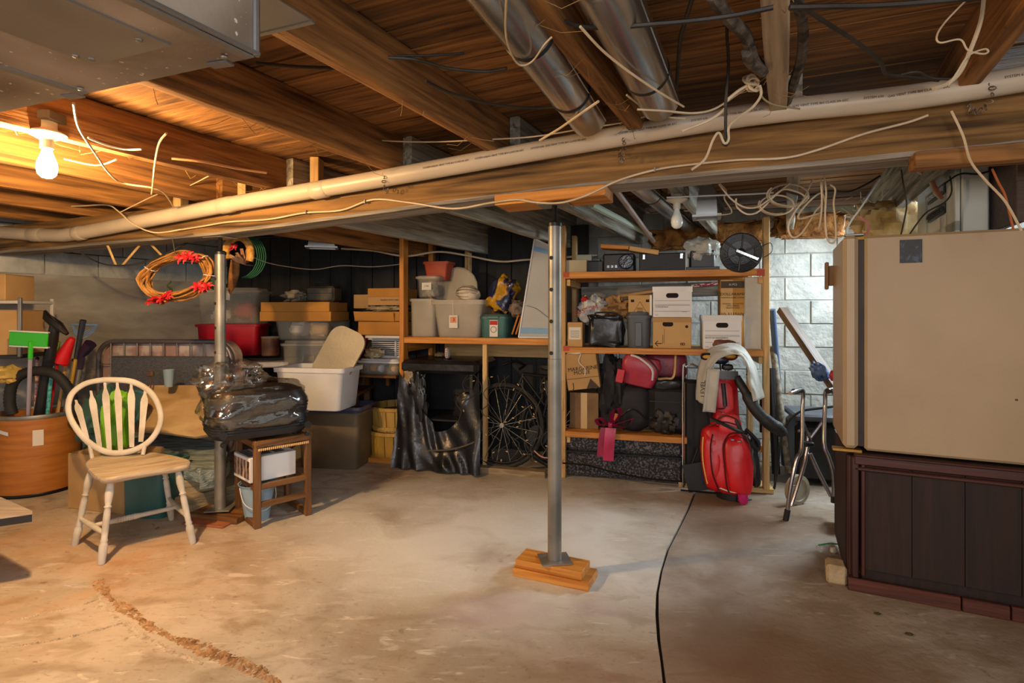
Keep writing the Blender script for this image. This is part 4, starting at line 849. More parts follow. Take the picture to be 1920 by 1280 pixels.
for k, (pix, z0, z1, l) in enumerate((([(300, 905), (350, 900), (412, 890), (430, 860), (300, 850)], .10, .19, 'upper rough stone slab under the blue painted timber'), ([(300, 935), (360, 930), (400, 920), (452, 905), (440, 880), (300, 885)], .0, .10, 'lower rough stone slab on the floor by the left post'))):
    tag(hslab(pix, z0, z1, ST, None, 'stone_slab'), l, 'stone slab', 'rough stone slabs')
M, wd, h = FIT(302, 694, 321, 726, 4.0, 0); b = B(); b.lathe([(wd*.36, 0), (wd*.5, h), (wd*.52, h+.002), (wd*.46, h-.002), (wd*.32, .006)], 20, (0, .03, 0)); tag(b.build('plastic_cup', mat('pale_blue_cup', '#8fa6b5', rough=.4), None, M), 'pale blue plastic cup standing on the plywood sheet', 'cup')
M, wd, h = FIT(273, 696, 285, 728, 4.05, 0); b = B(); b.box((0, .02, h-.02), (.045, .03, .04), None, .005); b.tube([(0, .02, 0), (0, .02, h-.03)], .006, 6); tag(b.build('wooden_peg', wood('peg_wood', '#4b3728', '#6a503c', 2), None, M), 'small brown mallet-like peg left of the blue cup', 'peg')
# ------------------------------------------------------------------ small table with wrapped suitcase
a_, b_, c_ = G(482, 990), G(577, 965), G(450, 972)
ang = math.degrees(math.atan2(b_.y-a_.y, b_.x-a_.x)); wd = (b_-a_).length
TM = MX.Translation((a_.x, a_.y, 0)) @ MX.Rotation(math.radians(ang), 4, 'Z'); dp = .33
t = thing('wooden_table', 'small dark wooden table with rope-edged top on runner feet', 'table', TM)
HT = CH-(822-VH)/F*3.35
for x in (0, wd):
    for y in (0, dp): B().box((x, y, HT/2), (.04, .035, HT), None, .004).build('leg', OAK[2], t)
    B().box((x, dp/2, .018), (.034, dp, .036), None, .004).build('runner', OAK[1], t); B().box((x, dp/2, HT*.45), (.026, dp, .035), None, .003).build('side_rail', OAK[1], t)
for z in (HT*.47, HT*.26): B().box((wd/2, 0, z), (wd, .026, .034), None, .004).build('front_rail', OAK[0], t); B().box((wd/2, dp, z), (wd, .026, .034), None, .004).build('back_rail', OAK[0], t)
B().box((wd/2, dp/2, HT-.02), (wd-.02, dp-.01, .016), None, .004).build('top_panel', OAK[0], t)
for x0, y0, x1, y1 in ((-.01, -.01, wd+.01, -.01), (wd+.01, -.01, wd+.01, dp), (-.01, -.01, -.01, dp)):
    M_, L = along((x0, y0, HT-.022), (x1, y1, HT-.022)); B().box((0, 0, .006), (L, .03, .04), None, .003).build('apron', OAK[0], t, M_)
b = B(); n_ = 26
for k in range(n_): b.blob((wd*(k+.5)/n_, -.018, HT-.05), (wd/n_*1.1, .016, .02), 2, 0, 1, 0, 4, )
tag(b.build('rope_edge', PALE[0], t), kind='stuff')
def inT(x, y, z, r=0): return TM @ MX.Translation((x, y, z)) @ MX.Rotation(r, 4, 'Z')
t = thing('suitcase', 'black suitcase lying on the small wooden table under clear wrap', 'suitcase', inT(wd/2-.1, dp/2, HT+.025, -.06))
b = B(); q = lambda k, z: rrect(.56*k, .38*k, .11, z*.95, n=6)
b.loft([q(.93, .0), q(1, .03), q(1, .12), q(.985, .126), q(.985, .136), q(1, .142), q(.99, .22), q(.9, .28), q(.75, .30), q(.4, .305)]); b.build('shell', mat('black_suitcase', '#1a1b1f', '#26272c', sc=6, rough=.4, bump=.2, bs=40), t)
b = B()
for z in (.04, .055, .07, .085, .17, .19): b.tube([V(p) for p in q(1.003, z)], .004, 4, ring=True)
b.build('rib_trim', BLK, t)
for x in (-.24, .24):
    B().tube([(x, -.205, .045), (x, -.225, .045)], .022, 12).build('wheel', BLK, t); B().tube([(x, -.19, -.012), (x, -.22, -.012)], .013, 10).build('foot', BLK, t)
B().tube(smooth([(.28, -.06, .1), (.30, -.05, .1), (.30, .05, .1), (.28, .06, .1)], 4), .009, 8).build('carry_handle', BLK, t)
for x in (-.2, .2): B().box((x, -.1, -.013), (.03, .03, .026), None, .004).build('stud', BLK, t)
b = B(); b.blob((-.02, -.02, .18), (.60, .45, .30), 3.4, .08, 2.2, 4, 40); b.blob((-.14, .04, .34), (.4, .34, .2), 2.4, .2, 2.2, 14, 26)
tag(b.build('plastic_wrap', FILM, None, inT(wd/2-.1, dp/2, HT+.035, -.06)), 'crumpled clear plastic wrap over the black suitcase', 'plastic wrap')
t = thing('white_carton', 'white product carton with printed pictures on the table shelf', 'box', inT(wd*.36, -.0+.07, HT*.47+.02, .05)); cw = wd*.92
B().box((0, .1, .075), (cw, .25, .15), None, .003).build('body', WHITE, t)
for k in range(5): B().box((-cw/2-.0008, .0+.05*k, .075), (.0015, .036, .11)).build('printed_picture', mat('brown_print', '#4a2d1d', '#b48a66', sc=30, rough=.6), t)
b = B(); b.tube(smooth([(.02, .08, .15), (.02, .08, .18), (.1, .08, .18), (.1, .08, .15)], 3), .004, 6); b.build('wire_handle', CHROME, t)
for k in range(3): B().box((-.1+.08*k, .12, .1515), (.06, .2, .002)).build('printed_picture', mat('grey_print', '#3a3d44', '#8a8d94', sc=30), t)
t = thing('bucket', 'pale blue plastic bucket on the floor under the table', 'bucket', inT(wd*.18, .16, 0)); b = B(); b.lathe([(.07, 0), (.105, .23), (.112, .232), (.11, .225), (.1, .22), (.068, .006), (.01, .006)], 28, cap=(True, True)); b.build('body', mat('pale_blue_plastic_bucket', '#8fa9bd', rough=.4), t)
B().tube(smooth([(-.105, 0, .215), (-.09, -.06, .12), (0, -.112, .08), (.09, -.06, .12), (.105, 0, .215)], 5), .003, 5).build('bail_handle', WPL, t)
# ------------------------------------------------------------------ grapevine wreath hung from the beam
WC = P(333, 517, 3.5)
VINE = [mat('vine_a', '#8a5a22', '#b98542', sc=12, rough=.7), mat('vine_b', '#6e4319', '#a87838', sc=12, rough=.7)]
t = thing('grapevine_wreath', 'grapevine wreath with red silk poinsettias hanging below the beam', 'wreath', MX.Translation(WC) @ MX.Rotation(-.25, 4, 'Y'))
for k in range(24):
    rx, rz = .222+R.uniform(-.045, .022), .135+R.uniform(-.035, .025); ph = R.uniform(0, 6); pts = []
    for j in range(24):
        a_ = 2*PI*j/24; k2 = 1+.07*noise.noise(V((cos(a_)*1.6+k*3, sin(a_)*1.6, k))); pts.append(V((rx*k2*cos(a_), .03*sin(2*a_+ph)+R.uniform(-.006, .006), rz*k2*sin(a_))))
    B().tube(pts, .0052+R.uniform(-.001, .001), 6, ring=True).build('vine', VINE[k % 2], t)
for a_ in (.5, 2.4, 4.2, 5.3, 5.9):
    c = V((.215*cos(a_), 0, .128*sin(a_))); B().tube([c+V((.034*cos(x)*cos(a_), .035*sin(x), .034*cos(x)*sin(a_))) for x in [2*PI*j/10 for j in range(10)]], .003, 5, ring=True).build('tie', WPL, t)
def poin(x, z, s, tilt, n=9):
    b = B(); T = MX.Translation((x, -.05, z)) @ MX.Rotation(tilt, 4, 'X')
    for k in range(n):
        a_ = 2*PI*k/n+R.uniform(-.2, .2); l = s*R.uniform(.8, 1.15); w_ = l*.23; D = MX.Rotation(a_, 4, 'Z') @ MX.Rotation(-.3-.35*(k % 2), 4, 'Y')
        prof = [(0, .01), (.3*l, w_*.6), (.6*l, w_), (.85*l, w_*.5), (l, .002)]
        b.M = T @ D; b.grid(lambda u, v: V((prof[int(u*4)][0], (v-.5)*2*prof[int(u*4)][1], -abs(v-.5)*.02+.02*sin(u*3))), 4, 2); b.M = MX()
    b.build('red_flower', mat('red_silk', '#a30d18', '#c8202c', sc=9, rough=.6), t, ang=70)
    B().blob((x, -.06, z), (s*.2, .03, s*.2), 2, .3, 5, 2, 6).build('flower_centre', mat('flower_yellow', '#b99a30'), t)
poin(.13, .072, .062, .9); poin(.09, .085, .05, 1.0); poin(.17, .05, .05, .7); poin(-.11, -.155, .085, .35, 12); poin(-.08, -.15, .06, .3, 9); poin(.14, -.125, .055, .8); poin(.2, -.135, .05, .8); poin(.17, -.15, .045, .5)
for k in range(9):
    x, z = R.choice(((-.06, -.05), (.2, -.07), (.03, .12), (.19, -.1))); b = B(); T = MX.Translation((x, -.02, z)) @ MX.Rotation(R.uniform(0, 6), 4, 'Y') @ MX.Rotation(.6, 4, 'X'); b.prism([(0, 0), (.018, .02), (.012, .045), (0, .07), (-.012, .045), (-.018, .02)], .002, T); b.build('leaf', mat('dark_leaf', '#27402a', '#3d5a3c', rough=.6), t)
B().tube([V((.02, 0, .14)), V((.03, .0, .28))], .003, 5).build('hanging_wire', DARKC, t)
# straw wreath with dried flowers behind the left post
t = thing('straw_wreath', 'straw wreath with dried corn cob and green wire behind the left post', 'wreath', MX.Translation(P(447, 480, 3.72)))
STRAW = mat('straw', '#9c6c2c', '#cda055', sc=30, rough=.9, bump=.6)
B().tube([V((.085*cos(a_)*1.0, 0, .11*sin(a_)+.02)) for a_ in [-.5+2*PI*j/20*.8 for j in range(17)]], .026, 10).build('straw_ring', STRAW, t)
B().tube([V((0, 0, .12)), V((0, -.1, .3))], .003, 5).build('hanging_wire', DARKC, t)
B().tube([V((-.01, -.02, -.03)), V((-.02, -.02, -.12)), V((-.035, -.02, -.2)), V((-.05, -.02, -.26))], [.03, .034, .026, .006], 10).build('corn_cob', mat('corn_husk', '#5e3a16', '#93622c', sc=18, rough=.8, bump=.6), t)
B().tube([V((-.06, -.02, -.24)), V((-.065, -.02, -.3))], [.012, .016], 8).build('white_tip', PAPER, t)
for k in range(5): B().tube([V((.13*cos(a_)+.01*k, .01*k, .15*sin(a_)+.0)) for a_ in [-1.4+.35*j for j in range(9)]], .0035, 5).build('green_wire', mat('green_wire', '#1f5a3c'), t)
b = B()
for k in range(9): a_ = R.uniform(-.9, .3); b.M = MX.Translation((.05, -.02, -.06)) @ MX.Rotation(a_, 4, 'Y'); b.prism([(0, 0), (.015, .05), (.01, .11), (-.01, .11), (-.015, .05)], .003, MX.Rotation(.3*k, 4, 'X')); b.M = MX()
b.build('dried_leaf', mat('dried_leaf', '#7a4a30', '#b9906c', sc=14), t)
for k in range(5): B().tube(smooth([V((-.02+R.uniform(-.03, .03), -.03, .05+R.uniform(-.02, .03))) for _ in range(5)], 3), .004, 5).build('red_ribbon', REDP, t)
# ------------------------------------------------------------------ stacks in the dark back-left corner
def tote(label, u0, v0, u1, v1, Y, rot, d, m, zb=None, lidm=None, tp=.86, name='storage_tote', cat='storage tote', group=None, ribs=0, contents=None, rim=.014, lidh=.03):
    M, wd, h = FIT(u0, v0, u1, v1, Y, rot, zb); t = thing(name, label, cat, M, group)
    container(t, wd, d, h, m, tp, rim=rim)
    if lidm: lid(t, wd, d, h, lidm, lidh)
    if contents:
        rs = []
        for k, (cm, x, s) in enumerate(contents): B().blob((x*wd, d*.45, h*.5*s+.012), (wd*.34, d*.62, h*.8*s), 2.8, .2, 3, k+3, 10).build('contents', cm, t)
    return t, wd, h, d
t = thing('white_side_table', 'white plastic side table carrying the red tote', 'table', FIT(420, 668, 527, 700, 5.0, 6)[0] @ MX.Translation((0, 0, 0)))
M, wd, h = FIT(418, 668, 527, 688, 5.0, 6); tz = M.translation.z+h
B().box((0, .24, h-.02-.0), (wd+.12, .5, .05), None, .01).build('table_top', WPL, t)
for x in (-wd/2, wd/2):
    for y in (.03, .45): B().box((x, y, -(tz)/2+.02+.0), (.05, .04, tz-.05), None, .01).build('leg', WPL, t)
RZ = tz+.006
t, wd, h, d = tote('red plastic tote on the white side table', 366, 608, 484, 674, 5.0, 6, .34, REDP, RZ, None, .9)
B().box((-.05, -.012+.02, h*.62), (.07, .003, .06)).build('paper_label', PAPER, t)
tote('clear plastic tote with red cloth inside stacked on the red tote', 368, 545, 486, 604, 5.0, 6, .34, CLEAR, RZ+h+.004, FROST, .92, contents=((mat('red_cloth', '#8b1522', '#b02a34', rough=.9), .2, .7), (PAPER, -.2, .5)))
M, wd, h = FIT(483, 634, 516, 670, 4.95, 4, RZ); t = thing('paint_tin', 'brown striped tin with a pale lid beside the red tote', 'tin', M); B().lathe([(wd*.47, 0), (wd*.5, .01), (wd*.5, h-.01), (wd*.47, h)], 24, (0, .1, 0)).build('body', mat('brown_tin', '#5a2a20', '#8d6a50', sc=9), t); B().lathe([(wd*.5, h-.004), (wd*.52, h), (wd*.52, h+.012), (.01, h+.014)], 24, (0, .1, 0)).build('lid', FROST, t)
t, wd, h, d = tote('lower clear tote of the left stack with a grey lid', 526, 645, 612, 702, 4.75, -4, .36, CLEAR, .62, FROST, .9, contents=((mat('tan_stuff', '#7c6c56', '#a39378', sc=9), 0, .8),))
tote('clear tote with crumpled paper on top of the left stack', 512, 598, 616, 642, 4.75, -4, .36, CLEAR, .62+h+.035, FROST, .88, contents=((mat('cream_paper', '#c9bfb0', '#ddd5c8', sc=5), -.15, .9), (CARD, .22, .8)))
for u0, v0, u1, v1, l in ((486, 584, 620, 602, 'lower long flat brown carton on the clear totes'), (488, 566, 617, 584, 'upper long flat brown carton on the clear totes')):
    t, wd, h, d = plainbox('flat_carton', l, 'box', u0, v0, u1, v1, 4.7, -5, .4, CARDO, None, 'flat brown cartons'); B().box((0, .2, h+.001), (wd, .02, .001)).build('lid_seam', mat('seam', '#6d4a20'), t); B().box((wd/2-.008, -.001, h/2), (.012, .002, h*.8)).build('end_flap', CARDO, t)
M, wd, h = FIT(522, 543, 568, 566, 4.85, 0); b = B(); b.blob((0, .12, h/2), (wd, .22, h), 2.4, .3, 3, 6, 14); tag(b.build('grey_bag', mat('grey_sack', '#6d6557', '#8d8575', sc=5, rough=.8, bump=.5), None, M), 'crumpled grey bag lying on the flat cartons', 'bag')
t, wd, h, d = plainbox('hard_case', 'dull olive hard case standing at the back of the flat cartons', 'case', 572, 536, 626, 566, 4.95, -4, .2, mat('olive_case', '#4c463a', '#5d5648', rough=.5), None, None, .02); B().box((0, -.002, h*.55), (wd*.98, .004, .006)).build('seam', BLK, t); B().tube(smooth([(-.04, -.005, h), (-.035, -.005, h+.03), (.035, -.005, h+.03), (.04, -.005, h)], 3), .006, 6).build('handle', BLK, t)
M, wd, h = FIT(652, 590, 668, 680, 4.9, 0, .62); b = B(); b.blob((0, .05, h/2), (wd*1.6, .12, h), 2.6, .3, 2.4, 7, 14, MX.Rotation(.18, 4, 'Y')); tag(b.build('umbrella', mat('maroon_cloth', '#4d1216', '#6d1d22', rough=.9), None, M), 'folded maroon umbrella leaning among the boxes', 'umbrella')
M, wd, h = FIT(612, 600, 650, 642, 5.0, 0); b = B(); b.lathe([(wd*.42, 0), (wd*.5, h)], 20, (0, .1, 0)); t = thing('clear_jar', 'clear tub with odds and ends behind the white tote lid', 'tub', M); b.build('body', CLEAR, t); B().lathe([(wd*.46, -.012), (wd*.48, .004)], 20, (0, .1, 0)).build('base', FROST, t); B().blob((0, .1, h*.4), (wd*.6, wd*.6, h*.7), 2, .3, 3, 2, 8).build('contents', mat('orange_bits', '#8a4326', '#5a6a40', sc=20), t)
t = thing('plank_shelf', 'rough plank platform carrying the left totes', 'shelf', P(570, 706, 4.9).to_4x4() if False else MX.Translation(V((P(570, 706, 4.8).x, 4.8, 0))))
B().box((.1, .1, .595), (.85, .5, .03), None, .004).build('shelf_board', OAK[0], t)
for x in (-.28, .48):
    for y in (-.1, .3): B().box((x, y, .29), (.05, .05, .58)).build('leg', OAK[2], t)
# white tote with its lid standing inside, on a navy tote lid and another tote
t, wd, h, d = tote('long brown-grey plastic tote on the floor under the navy lid', 555, 772, 672, 832, 4.5, -8, .34, BRNP, 0, None, .9)
M, wd2, h2 = FIT(562, 742, 672, 776, 4.4, -8, h+.006); t2 = thing('navy_tote_lid', 'dark blue plastic tote lid under the white tote', 'tray', M); container(t2, wd2*1.02, .36, .05, NAVY, .9)  # a navy tote lid, modelled as a shallow dish
M, wd2, h2 = FIT(512, 690, 640, 768, 4.2, -10, h+.062); t = thing('white_tote', 'large white plastic tote in front with its lid standing inside', 'storage tote', M); container(t, wd2, .36, h2, WPL, .86, rim=.022)
b = B(); b.box((-wd2*.0, .0, h2*.5), (wd2*.8, .004, h2*.6), MX.Rotation(.0, 3, 'X'), .002); 
M, wd3, h3 = FIT(578, 634, 648, 706, 4.3, -10); t = thing('loose_cover', 'grey-beige plastic tote lid standing tilted inside the white tote', 'lid', M @ MX.Rotation(.42, 4, 'Y') @ MX.Rotation(-.25, 4, 'X'))
rg = rrect(wd3*.95, h3*1.5, .1, n=7); BEI = mat('beige_plastic', '#8f8674', '#a19883', sc=4, rough=.4)
b = B(); b.loft([[V((p.x*k, y, p.y*k+h3*.6)) for p in rg] for k, y in ((1.0, 0), (1.03, .0), (1.03, .025), (.96, .03), (.93, .012), (.6, .012))], (True, True)); b.build('panel', BEI, t)
tag(thing('x', 'x', 'x'), None) if False else None
# wall shelf of boxes left of the tall post
t = thing('wall_shelf', 'brown plank shelf left of the tall wooden post', 'shelf', SH.M(0, 0, 0)); zs = CH-(702-VH)/F*SH.Y(690, .05)
B().box((-.33, .29, zs-.012), (.6, .52, .024), None, .003).build('shelf_board', OAK[0], t); B().box((-.33, .46, zs-.08), (.04, .03, .14)).build('bracket', OAK[2], t)
for x in (-.58, -.1): B().box((x, .52, (zs-.024)/2), (.05, .04, zs-.024)).build('leg', OAK[2], t)
def fsb(name, label, cat, u0, v0, u1, v1, b_, d, m, zb=None, group=None, rot=0, bev=.003):
    M, wd, h = FS(u0, v0, u1, v1, b_, zb, rot); t = thing(name, label, cat, M, group); B().box((0, d/2, h/2), (wd, d, h), None, bev).build('body', m, t); return t, wd, h, d
ZD = zs+.001
M, wd, h = FS(668, 672, 745, 700, .05, ZD); t = thing('drawer_tub', 'clear low plastic drawer tub with a white lid on the plank shelf', 'tub', M); container(t, wd, .3, h*.82, CLEAR, .94); lid(t, wd, .3, h*.82, WPL, .02)
for k in range(5): B().blob((-wd*.35+k*wd*.17, .12, h*.35), (wd*.16, .16, h*.5), 3, .1, 3, k, 8).build('contents', (mat('grey_bits', '#6d6a68', '#9a9896', sc=20), CARDO, WPL, STEEL, PALE[0])[k], t)
t, wd, h, d = fsb('board_game_box', 'pale green game box with black dots standing on the plank shelf', 'box', 647, 644, 668, 700, .04, .05, mat('pale_green_card', '#93a58c', '#a3b59c', rough=.7), ZD); B().box((.0, -.001, h*.95), (wd, .002, .02)).build('black_edge', INK, t); B().box((wd/2+.006, .02, h/2), (.012, .05, h), None, .001).build('black_spine', INK, t)
for k in range(5): B().lathe([(.007, 0), (.007, .001)], 10, (.01+.003*k, -.0005, h*.3+.035*k), MX.Rotation(PI/2, 3, 'X')).build('printed_dot', INK, t)
B().lathe([(.012, 0), (.012, .001)], 12, (-.02, -.0005, .03), MX.Rotation(PI/2, 3, 'X')).build('printed_dot', INK, t)
M, wd, h = FS(672, 634, 742, 672, .1, None); t = thing('wire_rack', 'white slatted rack standing on the drawer tub', 'rack', M)
f = B()
for c, s in (((0, .1, h-.01), (wd, .02, .02)), ((0, .1, .008), (wd, .02, .016)), ((-wd/2+.01, .1, h/2), (.02, .02, h)), ((wd/2-.01, .1, h/2), (.02, .02, h)), ((wd*.36, .1, h/2), (.014, .03, h))): f.box(c, s, None, .003)
f.build('frame', WPL, t)
for k in range(9): B().box((wd*.1, .105, h*.1+k*h*.095), (wd*.8, .008, .008)).build('slat', WPL, t)
B().blob((-wd*.12, .03, h*.25), (wd*.5, .12, h*.55), 2.2, .3, 3, 2, 14).build('wrapped_bundle', mat('cream_wrap', '#a3906a', '#c4b48e', sc=4, rough=.35, bump=.6, bs=20), t)
zz = CH-(632-VH)/F*SH.Y(700, .02)
cs = (('cardboard_box', 'bottom brown box of the pile left of the tall post', 671, 603, 752, 628, CARDO, 0), ('cardboard_box', 'brown box with open flap second in the pile by the post', 664, 584, 750, 602, CARDO, 0), ('cardboard_box', 'pale printed box third in the pile by the post', 689, 556, 752, 572, CARD, 0), ('cardboard_box', 'top brown box tilted on the pile left of the tall post', 689, 540, 752, 556, CARDO, 3))
lo_ = None
for n, l, u0, v0, u1, v1, m, r in cs:
    t, wd, h, d = fsb(n, l, 'box', u0, v0, u1, v1, .06, .32, m, None, 'boxes piled left of the tall post', 0)
    B().box((0, .16, h+.001), (wd*.99, .02, .0015)).build('tape', TAPE, t)
    if 'open' in l: B().box((-.02, -.02, h*.5), (wd*.86, .004, h*.95), MX.Rotation(.3, 3, 'X') @ MX.Rotation(.03, 3, 'Y')).build('flap', CARDO, t)
    if 'printed' in l: text('HANDLE WITH CARE', .018, INK, t, MX.Translation((.05, -.002, h*.6)) @ FRONT)
t, wd, h, d = fsb('cardboard_box', 'small dull brown box behind the pile by the post', 'box', 663, 552, 690, 578, .35, .15, CARD, None); B().box((0, .07, h+.001), (wd, .03, .0015)).build('tape', TAPE, t)
M, wd, h = FS(680, 571, 752, 584, .08, None); b = B(); b.blob((0, .14, h/2), (wd, .26, h), 3, .2, 4, 5, 14); tag(b.build('wrapped_bundle', mat('grey_wrap', '#8d8268', '#b3a88c', sc=12, rough=.2, bump=.8, bs=20), None, M), 'clear wrapped bundle sandwiched in the pile of boxes', 'bundle')
plb = (('white_board_edge', 'flat white tray on top of the wire rack', 684, 628, 744, 633),)
t, wd, h, d = fsb('white_tray', 'flat white tray lying between the boxes and the slatted rack', 'tray', 684, 629, 752, 634, .06, .3, WPL)
# bushel baskets
BSK = mat('basket_veneer', '#9c7a36', '#bb9a52', sc=3, st=(6, 6, 1), rough=.7, bump=.2, rand=.1)
for k, (u0, v0, u1, v1, zb_, l, m) in enumerate(((668, 812, 772, 862, 0, 'lower yellow-brown bushel basket on the floor', mat('basket_yellow', '#a07c2a', '#b98f38', sc=3, st=(6, 6, 1), rough=.6)), (672, 766, 774, 812, None, 'upper bushel basket with red-brown contents', BSK))):
    M, wd, h = FS(u0, v0, u1, v1, -.0, zb_); 
    if zb_ is None: M.translation.z = h0+.002
    else: h0 = h
    t = thing('bushel_basket', l, 'basket', M, 'stacked bushel baskets'); r = wd/2; n_ = 20
    for j in range(n_):
        a0, a1 = 2*PI*j/n_+.012, 2*PI*(j+1)/n_-.012; b = B(); k0, k1 = (.93, 1.0)
        b.loft([[V((r*kk*cos(a)*s, r+r*kk*sin(a)*s, z)) for a, s in ((a0, 1), (a1, 1), (a1, .975), (a0, .975))] for z, kk in ((0, k0), (h, k1))]); b.build('stave', m, t)
    for z, kk in ((h-.016, 1.0), (.03, .95)): B().lathe([(r*kk, z-.014), (r*kk+.008, z-.014), (r*kk+.008, z+.014), (r*kk, z+.014)], 30, (0, r, 0), cap=(False, False)).build('hoop', BSK, t)
    B().lathe([(r*.94, h*.7 if k else .02), (.01, h*.72 if k else .022)], 30, (0, r, 0)).build('contents' if k else 'base', mat('red_brown_cloth', '#6a3018', '#8a4a2a', sc=5, rough=.8) if k else BSK, t)
cable(ypl([(640, 838), (690, 840), (716, 832), (720, 815), (712, 800)], 4.45) if False else [G(612, 858, .01), G(660, 862, .01), (G(690, 850, .01)), G(700, 838, .01), G(690, 828, .01)], .006, mat('orange_cord', '#8a5a20'), 'brown cord lying on the floor before the baskets', 'cord', name='floor_cord')
# ------------------------------------------------------------------ storage shelves
t = thing('storage_shelf', 'left bay of pine storage shelving with a tall post to the ceiling', 'shelf', SH.M(0, 0, 0))
def sb(name, m, p0, p1, wy, hz, par, up=(0, 0, 1)): return board(name, m, p0, p1, wy, hz, par, up)
ZL, ZM, ZT, ZLO = 1.09, 1.027, 1.612, .372
sb('post', PINE[0], (.05, .02, .0), (.05, .02, 1.98), .09, .04, t, (1, 0, 0)); sb('post', PINE[0], (.05, .62, 0), (.05, .62, 2.0), .09, .04, t, (1, 0, 0))
sb('post', PALE[0], (.78, .03, .0), (.78, .03, ZL-.05), .038, .038, t, (1, 0, 0)); sb('post', PALE[0], (.42, .62, 0), (.42, .62, 2.0), .09, .04, t, (1, 0, 0))
sb('shelf_edge', PINE[0], (.07, .0, ZL-.026), (1.41, .0, ZL-.026), .038, .05, t); sb('shelf_edge', PINE[0], (.07, .6, ZL-.026), (1.41, .6, ZL-.026), .038, .05, t)
for k in range(4): sb('shelf_board', OAK[0] if k else PINE[0], (.07, .02+.15*k+.075, ZL-.009), (1.41, .02+.15*k+.075, ZL-.009), .147, .018, t)
sb('cross_rail', PINE[0], (.05, .05, ZL-.09), (.05, .62, ZL-.09), .04, .08, t); sb('back_rail', PALE[0], (.2, .58, .95), (1.4, .58, .95), .03, .12, t); sb('floor_rail', PINE[0], (-.4, .02, .02), (.05, .02, .02), .06, .04, t)
sb('floor_rail', mat('dusty_timber', '#7d6a4e', '#9c8a6c', sc=8, st=(1, 6, 6)), (.65, -.02, .025), (1.3, -.02, .025), .09, .05, t)
t = thing('storage_shelf', 'right bay of pine storage shelving with boxes on three levels', 'shelf', SH.M(0, 0, 0)); SR = t
for x, y in ((1.43, .03), (1.43, .62)): sb('post', PALE[0], (x, y, 0), (x, y, 1.98), .09 if y > .1 else .06, .04, t, (1, 0, 0))
sb('post', PALE[0], (2.90, .02, .03), (2.90, .02, 1.98), .07, .04, t, (1, 0, 0)); sb('post', PALE[0], (2.88, .62, .0), (2.88, .62, 1.98), .09, .04, t, (1, 0, 0))
for z, x0, x1, h in ((ZT, 1.45, 2.88, .05), (ZM, 1.45, 2.88, .045), (ZLO, 1.45, 2.36, .045)):
    sb('shelf_edge', PINE[0], (x0, .0, z-h/2), (x1, .0, z-h/2), .038, h, t); sb('shelf_edge', PINE[0], (x0, .6, z-h/2), (x1, .6, z-h/2), .038, h, t)
    for k in range(4): sb('shelf_board', PINE[0] if k < 1 else PALE[0], (x0, .02+.148*k+.074, z-.008), (x1, .02+.148*k+.074, z-.008), .145, .016, t)
    sb('bearer', PALE[0], (1.47, .02, z-h-.03), (1.47, .6, z-h-.03), .03, .05, t)
    if z > 1: sb('bearer', PALE[0], (2.87, .03, z-h-.03), (2.87, .6, z-h-.03), .03, .05, t)
for z in (ZT-.02, ZM-.01): B().box((1.46, -.021, z), (.045, .003, .04)).build('red_paint_mark', mat('red_paint', '#b0452c', rough=.6), t)
B().box((2.86, -.021, ZT-.03), (.05, .003, .05)).build('red_paint_mark', MATS['red_paint'], t)
sb('low_crossrail', PINE[0], (2.6, .1, .30), (2.9, .1, .30), .03, .05, t); sb('floor_board', PALE[0], (2.3, .1, .02), (2.95, .1, .02), .2, .035, t)
B().box((2.72, .3, .16), (.3, .02, .25), None, .003).build('kick_panel', OAK[0], t)
# -------------------------------------------------- left bay, upper shelf
def fst(label, u0, v0, u1, v1, b_, d, m, zb, lidm=None, tp=.86, contents=None, rim=.014, group=None, name='storage_tote', lidh=.025):
    M, wd, h = FS(u0, v0, u1, v1, b_, zb); t = thing(name, label, 'storage tote', M, group); container(t, wd, d, h, m, tp, rim=rim)
    if lidm: lid(t, wd, d, h, lidm, lidh)
    for k, (cm, x, s) in enumerate(contents or ()): B().blob((x*wd, d*.42, h*.5*s+.012), (wd*.38, d*.6, h*.85*s), 2.8, .2, 3, k+5, 10).build('contents', cm, t)
    return t, wd, h, d
PINKC = mat('pinkish_cloth', '#a8766a', '#c9a292', sc=6, rough=.9); TANC = mat('tan_cloth', '#9c8d74', '#b9ab92', sc=6, rough=.9); DKC = mat('dark_cloth', '#3a3c44', '#5a5a60', sc=6, rough=.9)
t, wd, h, d = fst('left frosted tote on the upper left shelf beside the tall post', 767, 560, 815, 629, .06, .32, FROST, ZL, None, .93, ((PINKC, 0, .8), (TANC, .1, .5)))
t, wd, h, d = fst('large frosted tote with a hanging price tag on the upper left shelf', 808, 562, 904, 631, .0, .36, FROST, ZL, None, .8, ((TANC, -.2, .8), (PINKC, .18, .8), (DKC, .05, .45)), .024)
tg = B().box((-.03, -.004+.01, h*.42), (.075, .003, .105)).build('price_tag', PAPER, t); B().box((-.03, .003, h*.47), (.055, .003, .05)).build('orange_print', mat('orange_print', '#d08a6a'), t); text('3', .04, INK, t, MX.Translation((-.025, .0, h*.47)) @ FRONT)
b = B(); b.tube([(-.03, .0, h*.6), (-.028, -.012, h)], .0018, 4); b.build('string', PAPER, t)
M, wd, h = FS(778, 519, 822, 557, .12, ZL+.335); t = thing('clear_tub', 'small clear tub with price sticker on the frosted totes', 'tub', M); container(t, wd, wd*.9, h, CLEAR, .88, r=.06); lid(t, wd, wd*.9, h, FROST, .012); B().box((.0, -.003, h*.55), (wd*.4, .002, h*.35)).build('price_sticker', PAPER, t); text('7 99', .022, INK, t, MX.Translation((0, -.005, h*.55)) @ FRONT); B().blob((0, .08, h*.4), (wd*.7, wd*.6, h*.7), 2.5, .3, 4, 3, 8).build('contents', mat('grey_contents', '#5d5a56', '#a39d94', sc=20), t)
